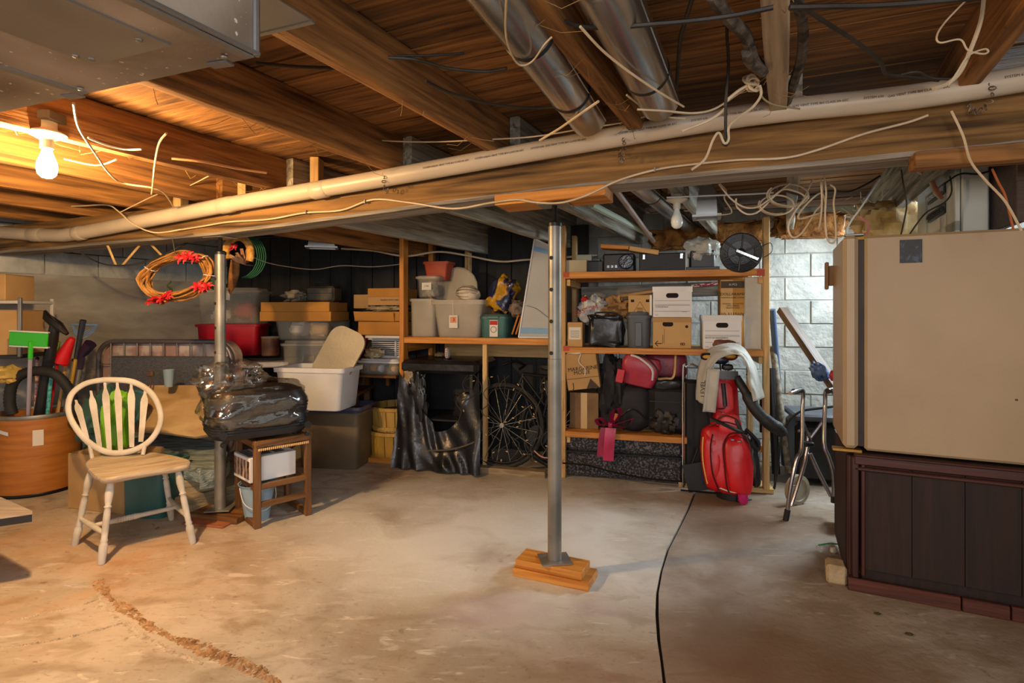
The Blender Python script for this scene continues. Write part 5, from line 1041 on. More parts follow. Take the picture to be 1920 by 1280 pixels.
M, wd, h = FS(794, 490, 838, 517, .2, ZL+.335+.155); t = thing('flower_box', 'terracotta coloured tapered planter on the clear tub', 'planter', M); container(t, wd*1.05, .18, h, mat('terracotta_plastic', '#8f3318', '#a5401f', rough=.5), .78, r=.02)
M, wd, h = FS(818, 501, 893, 562, .3, ZL+.22); t = thing('loose_cover', 'arched frosted tote lid standing up behind the cream flat cap', 'lid', M @ MX.Rotation(-.12, 4, 'X')); b = B(); ar = [(-wd/2, 0), (-wd/2, h*.45)]+[(-wd/2*cos(PI*k/10), h*.5+h*.5*sin(PI*k/10)) for k in range(1, 10)]+[(wd/2, h*.45), (wd/2, 0)]
b.prism(ar, .012, MX.Rotation(PI/2, 4, 'X')); b.build('panel', FROST, t); B().tube([V((x, -.006, z)) for x, z in ar], .01, 6).build('rim', FROST, t)
M, wd, h = FS(847, 534, 893, 562, .02, ZL+.29); t = thing('newsboy_hat', 'cream flat cap with stripes lying on the large frosted tote', 'cap', M); b = B(); b.blob((-.01, .1, h*.5), (wd*.95, .2, h), 2, .1, 2, 4, 16, MX.Rotation(.25, 4, 'Y')); b.build('crown', mat('cream_cloth', '#bcae9a', '#d4c8b6', sc=5, rough=.9), t)
b = B()
for k in range(4): b.tube([V((wd*.47*sin(a)+.0, .1-.103*cos(a)*cos(.4*k-.5), h*.5+h*.45*cos(a)*sin(.5*k-.4))) for a in [-1.2+.3*j for j in range(9)]], .0025, 4)
b.build('stripe', mat('brown_stripe', '#6d5844'), t); B().blob((-wd*.3, .02, .01), (.1, .08, .02), 2.4, .1, 3, 2, 8).build('peak', mat('red_peak', '#8a1c1c'), t)
M, wd, h = FS(898, 560, 936, 590, .3, ZL); t = thing('cardboard_box', 'small brown box behind the snack bag on the left shelf', 'box', M); B().box((0, .1, .13), (wd, .18, .26), None, .003).build('body', CARDO, t); B().box((0, .1, .261), (.04, .18, .002)).build('tape', TAPE, t)
t, wd, h, d = fst('dark green-grey tool tote with a red label on the upper left shelf', 899, 594, 950, 629, .02, .3, TEAL, ZL, TEAL, .92, None, .012, lidh=.02)
B().box((.005, -.0, h*.45), (wd*.3, .003, h*.8)).build('product_label', PAPER, t); B().box((.005, -.002, h*.72), (wd*.28, .002, h*.2)).build('red_band', REDINK, t); B().lathe([(.022, 0), (.026, 0), (.026, .002), (.022, .002)], 14, (.005, -.001, h*.4), MX.Rotation(PI/2, 3, 'X'), (False, False)).build('printed_mark', INK, t); B().box((.005, -.01, h*.98), (wd*.42, .02, .022), None, .004).build('latch', TEAL, t)
M, wd, h = FS(906, 524, 982, 592, .06, ZL+.165); t = thing('snack_bag', 'crumpled dark blue and yellow plastic bag on the green-grey tote', 'bag', M)
BAGM = mat('blue_yellow_bag', '#23264a', '#b98a1a', sc=4.5, rough=.25, bump=.5, bs=20, lo=.52, hi=.55, dist=1)
b = B(); b.blob((0, .1, h*.5), (wd*.62, .18, h*.98), 3.2, .22, 2.2, 21, 20, MX.Translation((0, 0, 0)) @ MX.Rotation(.42, 4, 'Y') @ MX.Translation((-.11, 0, .0))); b.build('bag', BAGM, t)
B().blob((wd*.28, .1, h*.22), (wd*.45, .15, h*.45), 2.4, .3, 3, 8, 12).build('bag_fold', mat('brown_shiny_wrap', '#3b2c24', '#8a7868', sc=12, rough=.3), t)
M, wd, h = FS(974, 446, 1036, 628, .03, ZL+.004); t = thing('framed_panel', 'tall white framed panel with blue tape leaning on the shelf', 'panel', M @ MX.Rotation(-.12, 4, 'X')); sk = .1
hp_ = h/cos(.12); ps = [(-wd*.5, 0), (wd*.5, 0), (wd*.5, hp_*.9), (-wd*.1, hp_)]; b = B(); b.prism(ps, .025, MX.Rotation(PI/2, 4, 'X')); b.build('panel', mat('grey_white_panel', '#9ea1a3', '#b0b3b4', sc=2, rough=.6), t)
for i in range(4):
    x0, z0 = ps[i]; x1, z1 = ps[(i+1) % 4]; B().tube([(x0, -.028, z0), (x1, -.028, z1)], .008, 4).build('frame_strip', WPL, t)
BT = mat('blue_tape', '#6f9bc4', '#84add2', rough=.6)
for f0, f1 in ((.04, .1), (.88, .93)):
    def pe(f, s): return V((ps[0][0]+(ps[3][0]-ps[0][0])*f if s < 0 else wd*.49, -.0265, hp_*f*(1 if s < 0 else .93)))
    B().loft([[pe(f0, -1), pe(f0, 1), pe(f1, 1), pe(f1, -1)], [p+V((0, -.0015, 0)) for p in (pe(f0, -1), pe(f0, 1), pe(f1, 1), pe(f1, -1))]]).build('tape_strip', BT, t)
B().tube(smooth([(-wd*.3, -.03, hp_*.32), (0, -.03, hp_*.29), (wd*.25, -.03, hp_*.23), (wd*.45, -.03, hp_*.18)], 4), .002, 4).build('string', INK, t)
for u0, u1, l in ((960, 968, 'left thin pine stick leaning against the white framed panel'), (967, 975, 'right thin pine stick leaning against the white framed panel')):
    tag(board('wooden_stick', PINE[0], SH.at(u0, 627, .1), SH.at(u1+4, 590, .13), .02, .012), l, 'stick', 'pine sticks beside the framed panel')
# -------------------------------------------------- left bay, below
BPL = mat('black_film', '#121317', '#202229', sc=5, rough=.3, bump=.55, bs=12, rand=0)
t = thing('draped_cabinet', 'open cabinet frame draped in black plastic under the left shelf', 'cabinet', SH.M(.40, -.04, 0)); 
for x in (-.30, .28): B().box((x, .25, .42), (.03, .5, .84), None, .004).build('side_panel', BLK, t)
B().box((0, .25, .845), (.68, .56, .11), None, .03).build('padded_top', BPL, t); B().box((0, .25, .4), (.57, .45, .015)).build('shelf', BLK, t); B().box((0, .49, .4), (.58, .02, .8)).build('back_panel', BLK, t)
def drape(u, v):
    x = -.34+.70*u; z = .02+v*(.30+.5*abs(2*u-1.0)**2.2 if u > .45 else .30+.48*abs(2*u-1)**1.1); y = -.035-.09*(1-v)**1.5*(1+.9*noise.noise(V((u*6, v, 2))))+.035*noise.noise(V((u*11+v*3, v*2.2, 7)))*(1-.5*v)+.008*sin(u*37+v*5)
    return V((x*(1+.12*(1-v)), y, z))
b = B(); b.grid(drape, 44, 16); b.build('plastic_drape', BPL, t, ang=80)
B().blob((-.2, .0, .55), (.17, .09, .5), 2.5, .25, 3, 6, 16).build('gathered_sheet', BPL, t); B().blob((.2, .08, .52), (.2, .12, .22), 2.8, .2, 3, 9, 12).build('gathered_sheet', BPL, t)
B().blob((-.27, .0, .74), (.1, .06, .16), 2.4, .35, 3, 4, 10).build('paper_scrap', mat('kraft_scrap', '#8d7a60', '#c2b8a8', sc=8), t)
B().tube([V((x, -.09-.02*sin(x*9), .17+.2*max(0, x+.05)**1.2+.55*max(0, x-.1)**2)) for x in [-.33+.05*k for k in range(15)]], .007, 6).build('folded_edge', mat('grey_edge', '#5d564c', rough=.4), t)
t = thing('shoe', 'pale striped sneaker standing on the black padded top', 'shoe', SH.M(.42, .1, .9)); B().blob((0, 0, .05), (.035, .09, .1), 2.4, .15, 2, 2, 12).build('upper', PAPER, t)
for k in range(4): B().box((0, -.042, .03+k*.016), (.02, .008, .004)).build('lace', REDINK, t)
B().box((0, 0, .004), (.04, .1, .012), None, .004).build('sole', BLK, t)
M, wd, h = FS(815, 660, 836, 678, .25, .9); tag(B().blob((0, 0, h/2), (wd, .12, h), 2.2, .2, 3, 2, 10).build('grey_ball', mat('dull_khaki', '#6d6350'), None, M), 'dull khaki bundle beside the sneaker', 'bundle')
# bicycle, black, behind lights and branches
t = thing('bicycle', 'black bicycle with spoked wheels parked under the left shelf', 'bicycle', SH.M(.95, .02, 0) @ MX.Rotation(-.12, 4, 'X'))
def wheel(cx, cy, r):
    B().tube([V((cx+r*cos(a), cy, r+r*sin(a)+.045)) for a in [2*PI*j/36 for j in range(36)]], .02, 8, ring=True).build('tyre', RUB, t)
    B().tube([V((cx+(r-.03)*cos(a), cy, r+(r-.03)*sin(a)+.045)) for a in [2*PI*j/36 for j in range(36)]], .008, 6, ring=True).build('wheel_rim', BLKM, t)
    B().tube([(cx, cy-.04, r+.045), (cx, cy+.04, r+.045)], .02, 10).build('hub', STEEL, t)
    for k in range(16): a = 2*PI*k/16; B().tube([V((cx, cy+(.02 if k % 2 else -.02), r+.045)), V((cx+(r-.03)*cos(a+.25), cy, r+(r-.03)*sin(a+.25)+.045))], .0022, 4).build('spoke', STEEL, t)
wheel(-.03, .0, .33); wheel(.42, .16, .33)
for p0, p1, r in (((-.03, .0, .375), (.12, .03, .8), .014), ((.12, .03, .78), (.42, .16, .375), .012), ((.1, .03, .72), (.25, .1, .3), .016), ((.25, .1, .3), (.42, .16, .375), .012), ((.12, .03, .8), (.36, .1, .78), .014), ((.25, .1, .3), (.36, .1, .8), .015)): B().tube([p0, p1], r, 8).build('frame_tube', BLKM, t)
B().blob((.36, .1, .86), (.26, .14, .06), 2.4, .08, 2, 3, 12).build('saddle', RUB, t); B().tube(smooth([(.0, -.2, .86), (.08, -.08, .9), (.12, .03, .88), (.1, .2, .88), (.02, .3, .84)], 5), .012, 8).build('handlebar', BLKM, t)
B().lathe([(.06, 0), (.085, .001), (.088, .004), (.085, .007)], 24, (.25, .06, .3), MX.Rotation(PI/2, 3, 'X'))  .build('chain_ring', BLKM, t); B().tube([(.25, .05, .3), (.2, .04, .16)], .008, 6).build('crank_arm', STEEL, t); B().box((.2, .0, .16), (.07, .06, .02), None, .004).build('pedal', BLK, t)
t = thing('light_net', 'net of dark string lights hung over the bicycle', 'string lights', SH.M(.95, -.07, 0)); LTW = mat('dark_wire', '#3a352c', rough=.5)
for k in range(12):
    x0 = -.34+.07*k; B().tube(smooth([V((x0+R.uniform(-.06, .06), R.uniform(-.012, .01), .12+.075*j)) for j in range(10)], 3), .0028, 4).build('wire', LTW, t)
for k in range(34): B().box((R.uniform(-.34, .48), -.012, R.uniform(.12, .8)), (.007, .007, .018), MX.Rotation(R.uniform(0, 3), 3, 'Y')).build('bulb', mat('tiny_bulb', '#b59a66', rough=.2), t)
B().tube(smooth([(.27, -.02, .22), (.33, -.03, .18), (.40, -.03, .18), (.46, -.02, .24)], 4), .005, 6).build('pink_cord', mat('pink_cord', '#c98a84'), t)
t = thing('black_case', 'black zipped equipment case in the gap beside the central post', 'case', SH.M(1.32, .22, 0)); B().box((0, .12, .38), (.2, .25, .76), None, .03).build('body', BLK, t); B().box((0, -.008, .4), (.01, .006, .7)).build('zip', BLKM, t)
# -------------------------------------------------- right bay, top shelf
Zt = ZT+.001
t, wd, h, d = fsb('document_tray', 'grey and beige flat box at the left end of the top shelf', 'box', 1058, 487, 1100, 506, .04, .3, mat('beige_box', '#a39a80', '#b4ab92'), Zt); B().box((.05, .15, h+.02), (wd*.7, .2, .05), MX.Rotation(.1, 3, 'Z'), .004).build('grey_lid', mat('grey_green_box', '#8f9a94', '#a2aca6'), t)
t, wd, h, d = fsb('black_box', 'flat black box stacked at the left end of the top shelf', 'box', 1080, 490, 1130, 505, .16, .25, BLK, Zt); B().box((0, .1, h+.012), (wd*.8, .2, .02), None, .004).build('lid', GREYP, t)
t, wd, h, d = fsb('black_device', 'black boxy device with a rounded glossy front on the top shelf', 'device', 1130, 475, 1190, 503, .08, .25, BLK, Zt, bev=.012); b = B(); b.lathe([(.05, -.09), (.055, -.085), (.055, .0)], 20, (.06, 0, h*.5), MX.Rotation(-PI/2, 3, 'X')); b.build('lens_barrel', mat('glossy_black', '#1b1c22', rough=.15), t)
for k in range(3): B().box((-.08+.03*k, -.003, h*.3), (.018, .006, .02)).build('button', CHROME, t)
t, wd, h, d = fsb('black_case', 'long black hard case with latches on the top shelf', 'case', 1198, 474, 1288, 502, .06, .3, mat('black_case_vinyl', '#15161a', '#1d1f24', rough=.55, bump=.2), Zt, bev=.006)
for x in (-.4, .38): B().box((x*wd, -.006, h*.8), (.02, .008, .04), None, .002).build('latch', CHROME, t)
b = B(); b.box((wd/2-.006, -.002, h/2), (.014, .006, h)); b.build('corner_strip', STEEL, t)
t = thing('pine_board', 'two-piece pine board lying across the black device and case', 'board', MX.Translation(SH.at(1185, 472, .1))); p0, p1 = SH.at(1128, 463, .1), SH.at(1235, 475, .1); o = SH.at(1185, 472, .1)
board('board_piece', PINE[0], p0-o, SH.at(1180, 466, .1)-o, .16, .03, t); board('board_piece', PALE[0], SH.at(1181, 467, .1)-o, p1-o, .16, .034, t)
M, wd, h = FS(1290, 462, 1345, 495, .08, Zt); t = thing('record_player', 'black box on the top shelf with a crumpled clear bag over it', 'box', M); B().box((0, .12, h*.42), (wd*.85, .25, h*.84), None, .008).build('body', BLK, t); B().box((0, .1, .012), (wd*1.15, .3, .024), None, .004).build('base', BLK, t)
M2, wd2, h2 = FS(1284, 442, 1352, 484, .05, Zt+.07); b = B(); b.blob((0, .13, h2*.5), (wd2, .3, h2), 2.3, .2, 2.0, 13, 26); tag(b.build('plastic_bag', mat('thin_bag', '#c2c4bd', '#dcdcd6', sc=5, rough=.3, alpha=.6, bump=.6, bs=14), None, M2), 'crumpled clear plastic bag over the black box on the top shelf', 'bag')
WCn = SH.at(1389, 474, -.03); t = thing('cable_reel', 'round black plastic reel with spokes at the right end of the top shelf', 'reel', MX.Translation(WCn) @ MX.Rotation(SH.a-.1, 4, 'Z') @ MX.Rotation(PI/2, 4, 'X'))
rr = .142; B().lathe([(.02, -.05), (rr*.97, -.05), (rr, -.045), (rr, -.03), (rr*.7, -.025), (rr*.68, .0), (rr*.96, .006), (rr, .012), (rr, .02), (rr*.95, .024), (rr*.62, .016), (rr*.6, .026), (rr*.2, .022), (.01, .022)], 40).build('disc', mat('reel_black', '#101114', '#1a1b1f', rough=.35), t)
for k in range(6): a = k*PI/3+.4; B().box((rr*.55*cos(a), rr*.55*sin(a), .026), (rr*.8, .012, .01), MX.Rotation(a, 3, 'Z'), .003).build('rib', BLK, t)
B().lathe([(.03, .02), (.03, .045), (.01, .05)], 16).build('hub', BLKM, t)
b = B(); b.box((.04, -.02, .05), (.16, .022, .012), MX.Rotation(-.45, 3, 'Z'), .003); b.build('crank', CHROME, t)
for k in range(7): B().lathe([(.006, .056), (.004, .062)], 8, (-.02+.018*k, .01-.0095*k, 0)).build('bolt', CHROME, t)
B().tube(smooth([(.12, .03, .03), (.19, .06, .03), (.2, .0, .03), (.15, -.04, .03)], 4), .003, 5).build('loose_wire', DARKC, t)
# -------------------------------------------------- right bay, middle shelf
Zm = ZM+.001
def handhole(t, x, z, w_, m=mat('dark_hole', '#1d1512', rough=.9)): b = B(); b.prism([(p.x, p.y) for p in rrect(w_, .036, .018, n=5)], .0015, MX.Translation((x, -.0005, z)) @ MX.Rotation(PI/2, 4, 'X')); return b.build('hand_hole', m, t)
def banker(label, u0, v0, u1, v1, b_, zb, m, title, foot, d=.32, mark=None):
    t, wd, h, d = fsb('storage_box', label, 'storage box', u0, v0, u1, v1, b_, d, m, zb); hl = h*.16
    lb = B(); q = lambda k, z: [V((x*wd*k, y, z)) for x, y in ((-.5, -.004), (.5, -.004), (.5, d+.004), (-.5, d+.004))]
    lb.loft([q(1.03, h-hl), q(1.03, h+.004)]); lb.build('lid', m, t); handhole(t, 0, h*.72, wd*.32); lc = INK
    for z in (.42, .39, .2, .55): B().box((0, -.001, h*z), (wd*.9, .0015, .0022)).build('printed_line', mat('grey_ink', '#6d6d74'), t)
    text(title, h*.062, lc, t, MX.Translation((-wd*.44, -.002, h*.34)) @ FRONT, ax='LEFT')
    if foot: text(foot, h*.05, mat('purple_ink', '#8a4f6a') if mark is None else mark, t, MX.Translation((wd*.3, -.002, h*.18)) @ FRONT)
    text('DATE', h*.035, lc, t, MX.Translation((-wd*.44, -.002, h*.07)) @ FRONT, ax='LEFT')
    return t, wd, h, d
t, wd, h, d = fsb('cardboard_box', 'brown storage box with a hand hole under the white storage box', 'storage box', 1224, 596, 1296, 651, .02, .32, CARD, Zm); handhole(t, -.03, h*.8, wd*.28)
lb = B(); lb.loft([[V((x*wd*1.02, y, z)) for x, y in ((-.5, -.004), (.5, -.004), (.5, d), (-.5, d))] for z in (h*.86, h+.003)]); lb.build('lid', CARD, t)
B().lathe([(.011, 0), (.011, .001)], 14, (wd*.38, -.0006, h*.72), MX.Rotation(PI/2, 3, 'X')).build('printed_dot', INK, t)
text('←', .07, INK, t, MX.Translation((-wd*.36, -.002, h*.15)) @ FRONT); text('8', .05, INK, t, MX.Translation((wd*.28, -.002, h*.15)) @ FRONT @ MX.Rotation(PI/2, 4, 'Z'))
B().box((-wd*.2, -.001, h*.4), (.0015, .0015, h*.5)).build('printed_line', INK, t); text('THIS SIDE UP', .012, INK, t, MX.Translation((-wd*.24, -.002, h*.3)) @ FRONT @ MX.Rotation(PI/2, 4, 'Z'))
zt2 = Zm+h+.006
banker('white storage box with printed lines on top of the brown box', 1224, 538, 1297, 595, .02, zt2, WHITE, 'STORAGE BOX', 'STAPLES')
banker('white storage box on the shelf at the right behind the golf bag', 1318, 592, 1390, 651, .01, Zm, WHITE, 'BOITE DE RANGEMENT', None)
t, wd, h, d = fsb('tall_carton', 'tall brown carton with a shop name at the right of the middle shelf', 'box', 1351, 523, 1397, 600, .2, .22, CARDO, Zm)
B().box((0, -.0015, h*.92), (wd*.98, .002, h*.1)).build('printed_band', mat('dark_brown_print', '#3b2a1c'), t)
B().box((-wd*.25, -.0008, h*.5), (wd*.5, .002, h*.98)).build('pale_face', CARD, t)
for s, sz, z in (('DOLLARAMA', .03, .78), ('MONTREAL QUEBEC CANADA', .012, .73), ('WASHING - IN A BOTTLE', .013, .64), ('WITH HANDLE', .013, .61), ('MADE IN CHINA', .013, .58), ('10-3115606', .036, .485)): text(s, sz, INK, t, MX.Translation((0, -.003, h*z)) @ FRONT)
text('36 PCS', .02, PAPER, t, MX.Translation((0, -.0035, h*.92)) @ FRONT)
t, wd, h, d = fsb('white_board', 'tall off-white board standing at the right end of the middle shelf', 'board', 1397, 519, 1428, 650, .08, .04, mat('off_white_board', '#a8a49a', '#bab6ac', rough=.6), Zm); B().box((wd/2+.004, .02, h/2), (.008, .042, h)).build('edge_strip', STEEL, t)
t, wd, h, d = fsb('small_carton', 'small pale printed carton at the left end of the middle shelf', 'box', 1064, 604, 1092, 642, .02, .15, CARD, Zm); B().box((0, -.001, h*.55), (wd*.8, .0015, h*.5)).build('printed_label', PAPER, t)
for k in range(4): B().box((0, -.002, h*(.4+.08*k)), (wd*.6, .001, .003)).build('printed_line', INK, t)
M, wd, h = FS(1100, 589, 1168, 645, .0, Zm); t = thing('black_bag', 'black vinyl bag slumped on the middle shelf', 'bag', M); b = B(); b.blob((0, .13, h*.5), (wd, .26, h), 7, .12, 2.4, 11, 24); b.build('body', mat('black_vinyl', '#141518', '#26282e', sc=4, rough=.32, bump=.3, bs=16), t); B().tube(smooth([(-.08, .0, h*.98), (-.06, .0, h*1.05), (.06, .02, h*1.05), (.1, .02, h)], 4), .007, 6).build('zip_edge', BLKM, t)
t, wd, h, d = fst('dark grey plastic tote on the middle shelf beside the black bag', 1174, 592, 1220, 649, .03, .3, GREYP, Zm, GREYP, .9, None, .012, lidh=.03); B().box((0, .005, h*.42), (wd*.28, .02, h*.75), None, .004).build('ridge', GREYP, t)
M, wd, h = FS(1178, 553, 1222, 592, .06, Zm+.245); t = thing('cardboard_box', 'small brown box with a triangle mark on the grey tote', 'box', M); B().box((0, .1, h/2), (wd, .2, h), None, .003).build('body', CARD, t)
B().tube([V((x, -.001, z)) for x, z in ((-wd*.3, h*.12), (wd*.3, h*.12), (0, h*.68))], .0022, 4, ring=True).build('printed_triangle', INK, t)
for k in range(3): B().box((0, -.001, h*(.2+.08*k)), (wd*.25, .0015, .004)).build('printed_line', INK, t)
for x in (-.32, .32): B().box((x*wd, -.001, h*.72), (.025, .0015, .02)).build('printed_mark', INK, t)
B().box((0, .1, h+.001), (wd, .05, .002)).build('tape', TAPE, t); B().box((wd*.46, -.001, h/2), (wd*.08, .002, h)).build('white_corner', WHITE, t)
M, wd, h = FS(1080, 552, 1140, 602, .1, Zm+.16); t = thing('shopping_bag', 'crumpled white plastic bag with red lettering on the middle shelf', 'bag', M); b = B(); b.blob((0, .14, h/2), (wd, .28, h), 2.3, .3, 2.4, 17, 20); b.build('body', mat('white_bag', '#b9bcbf', '#d8dadc', sc=5, rough=.35, bump=.5, bs=18), t); text('CUSTOM', .05, REDINK, t, MX.Translation((-.05, -.012, h*.5)) @ FRONT @ MX.Rotation(.3, 4, 'Z'))
B().blob((-wd*.25, .04, h*.85), (wd*.25, .06, h*.2), 2, .3, 3, 3, 8).build('red_patch', REDINK, t)
M, wd, h = FS(1120, 556, 1186, 592, .12, Zm+.2); b = B(); b.blob((0, .12, h/2), (wd, .24, h), 2.2, .4, 3, 23, 18); tag(b.build('paper_bag', mat('kraft_paper', '#8d6c42', '#b38f60', sc=5, rough=.8, bump=.5, bs=12), None, M), 'crumpled brown paper bag between the white bag and small box', 'bag')
tag(B().tube([SH.at(1130, 560, .3), SH.at(1226, 546, .3)], .012, 6).build('pale_stick', PALE[0]), 'pale thin pole lying on the bags of the middle shelf', 'pole')
tag(B().tube([SH.at(1296, 536, .45), SH.at(1360, 530, .5)], .012, 8).build('candy_stick', mat('red_white_stripe', '#b3242c', '#dcd8d4', sc=40, lo=.48, hi=.52)), 'red and white striped stick behind the white storage box', 'stick')
tag(board('back_board', mat('weathered_board', '#5d5a54', '#8a867c', sc=5, st=(1, 6, 6)), SH.pt(1.5, .55, 1.46), SH.pt(2.85, .55, 1.50), .03, .12), 'weathered grey board fixed along the back of the middle shelf', 'board')
M, wd, h = FS(1336, 634, 1376, 650, -.05, Zm); 
# -------------------------------------------------- right bay, lower shelf
Zl = ZLO+.001
t, wd, h, d = fsb('cardboard_box', 'dim brown box at the back left of the lower shelf', 'box', 1068, 736, 1122, 800, .1, .28, mat('dim_cardboard', '#6d4f2c', '#8a6a3e', sc=3), Zl); B().box((0, -.001, h*.5), (.05, .0015, h)).build('tape', TAPE, t)
M, wd, h = FS(1062, 664, 1130, 742, -.0, Zl+.30); t = thing('cardboard_box', 'torn tilted box lettered MARGARINE MOLLE on the lower shelf', 'box', M @ MX.Rotation(-.14, 4, 'Y') @ MX.Translation((0, 0, .02))); B().box((0, .11, h/2), (wd*.9, .2, h*.95), None, .004).build('body', CARD, t)
text('MARGARINE', .042, INK, t, MX.Translation((.01, -.002+.01, h*.56)) @ FRONT); text('MOLLE', .042, INK, t, MX.Translation((0, .008, h*.46)) @ FRONT); text('J', .06, INK, t, MX.Translation((-.08, .008, h*.14)) @ FRONT)
b = B(); b.prism([(.02, h*.03), (.12, h*.03), (.06, h*.28)], .003, MX.Translation((0, .0085, 0)) @ MX.Rotation(PI/2, 4, 'X')); b.build('torn_hole', mat('torn_dark', '#3a2416'), t); B().box((-.0, .008, h*.32), (wd*.88, .003, .004)).build('flap_seam', mat('seam', '#6d4a20'), t)
B().box((-.1, .2, h*.99), (wd*.45, .16, .004), MX.Rotation(.3, 3, 'Y')).build('flap', PAPER, t); B().tube(smooth([(-.08, .0, h*1.02), (0, -.01, h*.98), (.08, .0, h*1.04), (.16, .02, h*.96)], 4), .01, 6).build('torn_edge', PAPER, t); B().tube(smooth([(.02, .004, h*.98), (-.01, .0, h*.75), (.03, .0, h*.55), (.02, .004, h*.38)], 4), .004, 5).build('string', PAPER, t)
M, wd, h = FS(1122, 668, 1168, 800, .04, Zl); b = B(); b.blob((0, .14, h/2), (wd*1.15, .28, h), 2.6, .25, 2.6, 31, 20); t = thing('black_jacket', 'black crumpled jacket hanging on the lower shelf', 'jacket', M); b.build('body', mat('black_cloth', '#131316', '#24242a', sc=5, rough=.8, bump=.5, bs=14), t); B().box((.04, -.015, h*.2), (.025, .006, .06), MX.Rotation(.2, 3, 'Y'), .002).build('orange_tag', mat('orange_tag', '#d07040'), t)
BKB = mat('black_bag_cloth', '#111114', '#1d1d22', sc=4, rough=.7, bump=.2)
M, wd, h = FS(1150, 720, 1222, 804, .06, Zl); t = thing('black_duffel', 'black upright bag under the red handbag', 'bag', M); B().blob((0, .15, h/2), (wd, .3, h), 4, .08, 2, 33, 16).build('body', BKB, t); B().tube(smooth([(-.1, -.0, h*.3), (0, -.02, h*.5), (.1, 0, h*.3)], 4), .006, 5).build('strap', BLKM, t)
M, wd, h = FS(1215, 712, 1292, 806, .05, Zl); t = thing('black_suitcase', 'black soft suitcase with rounded top on the lower shelf', 'suitcase', M); B().box((0, .16, h*.45), (wd, .32, h*.9), None, .05).build('body', BKB, t); B().blob((0, .14, h*.92), (wd*1.0, .3, h*.3), 3, .06, 2, 3, 14).build('rolled_top', mat('black_leather', '#17181b', '#23252a', rough=.28, bump=.3, bs=18), t)
for z in (.3, .6): B().box((0, -.002, h*z), (wd*.94, .006, .008)).build('zip', BLKM, t)
M, wd, h = FS(1224, 770, 1272, 806, -.0, Zl); b = B(); b.blob((0, .06, h/2), (wd, .12, h), 2.2, .35, 3, 41, 14); tag(b.build('black_shoe', mat('dull_black_leather', '#1a1816', '#332d28', sc=8, rough=.5), None, M), 'scuffed black boot lying before the black suitcase', 'boot')
M, wd, h = FS(1156, 668, 1232, 738, -.02, Zl+.36); t = thing('handbag', 'red and pink leather handbag with open zip on the lower shelf', 'handbag', M @ MX.Rotation(.2, 4, 'Y')); HB = mat('pink_red_leather', '#a8263f', '#c24a64', sc=2.5, rough=.4, bump=.15, bs=30)
b = B(); q = lambda k, z, yy=.12: rrect(wd*k, .22*k, .04, z, cy=yy); b.loft([q(.62, 0), q(.75, .01), q(.95, h*.5), q(1, h*.75), q(.86, h*.97), q(.7, h)]); b.build('body', HB, t)
B().tube(smooth([(-wd*.3, .0, h*.98), (-.02, -.03, h*.95), (.08, -.04, h*.7), (.1, -.02, h*.35)], 5), .009, 6).build('zip', mat('white_zip', '#cfc8c6', rough=.5), t); B().tube(smooth([(-wd*.2, .02, h*1.0), (.03, -.02, h*1.0), (.12, -.03, h*.72), (.13, -.02, h*.4)], 5), .006, 6).build('dark_zip', BLK, t)
tg = B().box((-wd*.46, -.02, h*.25), (.055, .004, .1), None, .003).build('red_tag', mat('bright_red_tag', '#c01225', rough=.35), t)
M, wd, h = FS(1206, 660, 1290, 722, .08, Zl+.40); t = thing('maroon_handbag', 'dark maroon handbag with tan handle behind the red one', 'handbag', M); b = B(); b.blob((0, .12, h/2), (wd, .22, h), 4, .06, 2, 44, 14); b.build('body', mat('maroon_leather', '#5a1226', '#7a2038', rough=.45), t); B().tube(smooth([(-wd*.3, -.01, h*.75), (-wd*.22, -.03, h*.15), (wd*.0, -.035, h*.12), (wd*.18, -.03, h*.2), (wd*.22, -.01, h*.9)], 6), .01, 6).build('handle', mat('tan_leather', '#a57a38', '#bd9350', rough=.4), t)
# bow and speckled case at the bottom
M, wd, h = FS(1055, 812, 1280, 905, .03, .01); t = thing('carpet_trunk', 'long charcoal speckled felt case on the floor under the lower shelf', 'case', M); SPK = mat('speckled_felt', '#29292d', '#6d6c74', sc=70, rough=.95, bump=.5, bs=200, lo=.47, hi=.66, det=2)
B().box((0, .22, h*.27), (wd, .44, h*.54), None, .03).build('lower_half', SPK, t); B().box((0, .22, h*.76), (wd*.99, .43, h*.42), None, .03).build('upper_half', SPK, t); B().box((0, -.004, h*.545), (wd, .012, .012)).build('zip', BLKM, t)
tag(B().tube(smooth([SH.at(1055, 868, -.05), SH.at(1100, 872, -.06), SH.at(1150, 885, -.06), SH.at(1215, 897, -.06), SH.at(1285, 903, -.06)], 5), .007, 6).build('black_strap', BLKM), 'black strap lying along the front of the speckled case', 'strap')
M, wd, h = FS(1114, 796, 1182, 848, -.045, ZLO-.17); t = thing('ribbon_bow', 'crimson satin ribbon bow hanging over the edge of the lower shelf', 'bow', M); SAT = mat('crimson_satin', '#8f0f3c', '#c43468', sc=3, st=(4, 1, 1), rough=.28, bump=.2)
def rib(pts, w_, tw=0):
    pp = smooth(pts, 6); n_ = len(pp)-1; b = B(); b.grid(lambda u, v: pp[int(round(u*n_))]+V(((v-.5)*w_*cos(tw), (v-.5)*w_*sin(tw), 0)), n_, 3); return b
zt_ = h
for pts, w_, tw in (([(-.04, 0, zt_*.9), (-.06, -.01, zt_*.5), (-.07, -.01, .0)], .09, .2), ([(-.01, -.008, zt_*.9), (-.02, -.018, zt_*.5), (-.03, -.012, -.03)], .08, 0)): rib(pts, w_, tw).build('tail', SAT, t, ang=80)
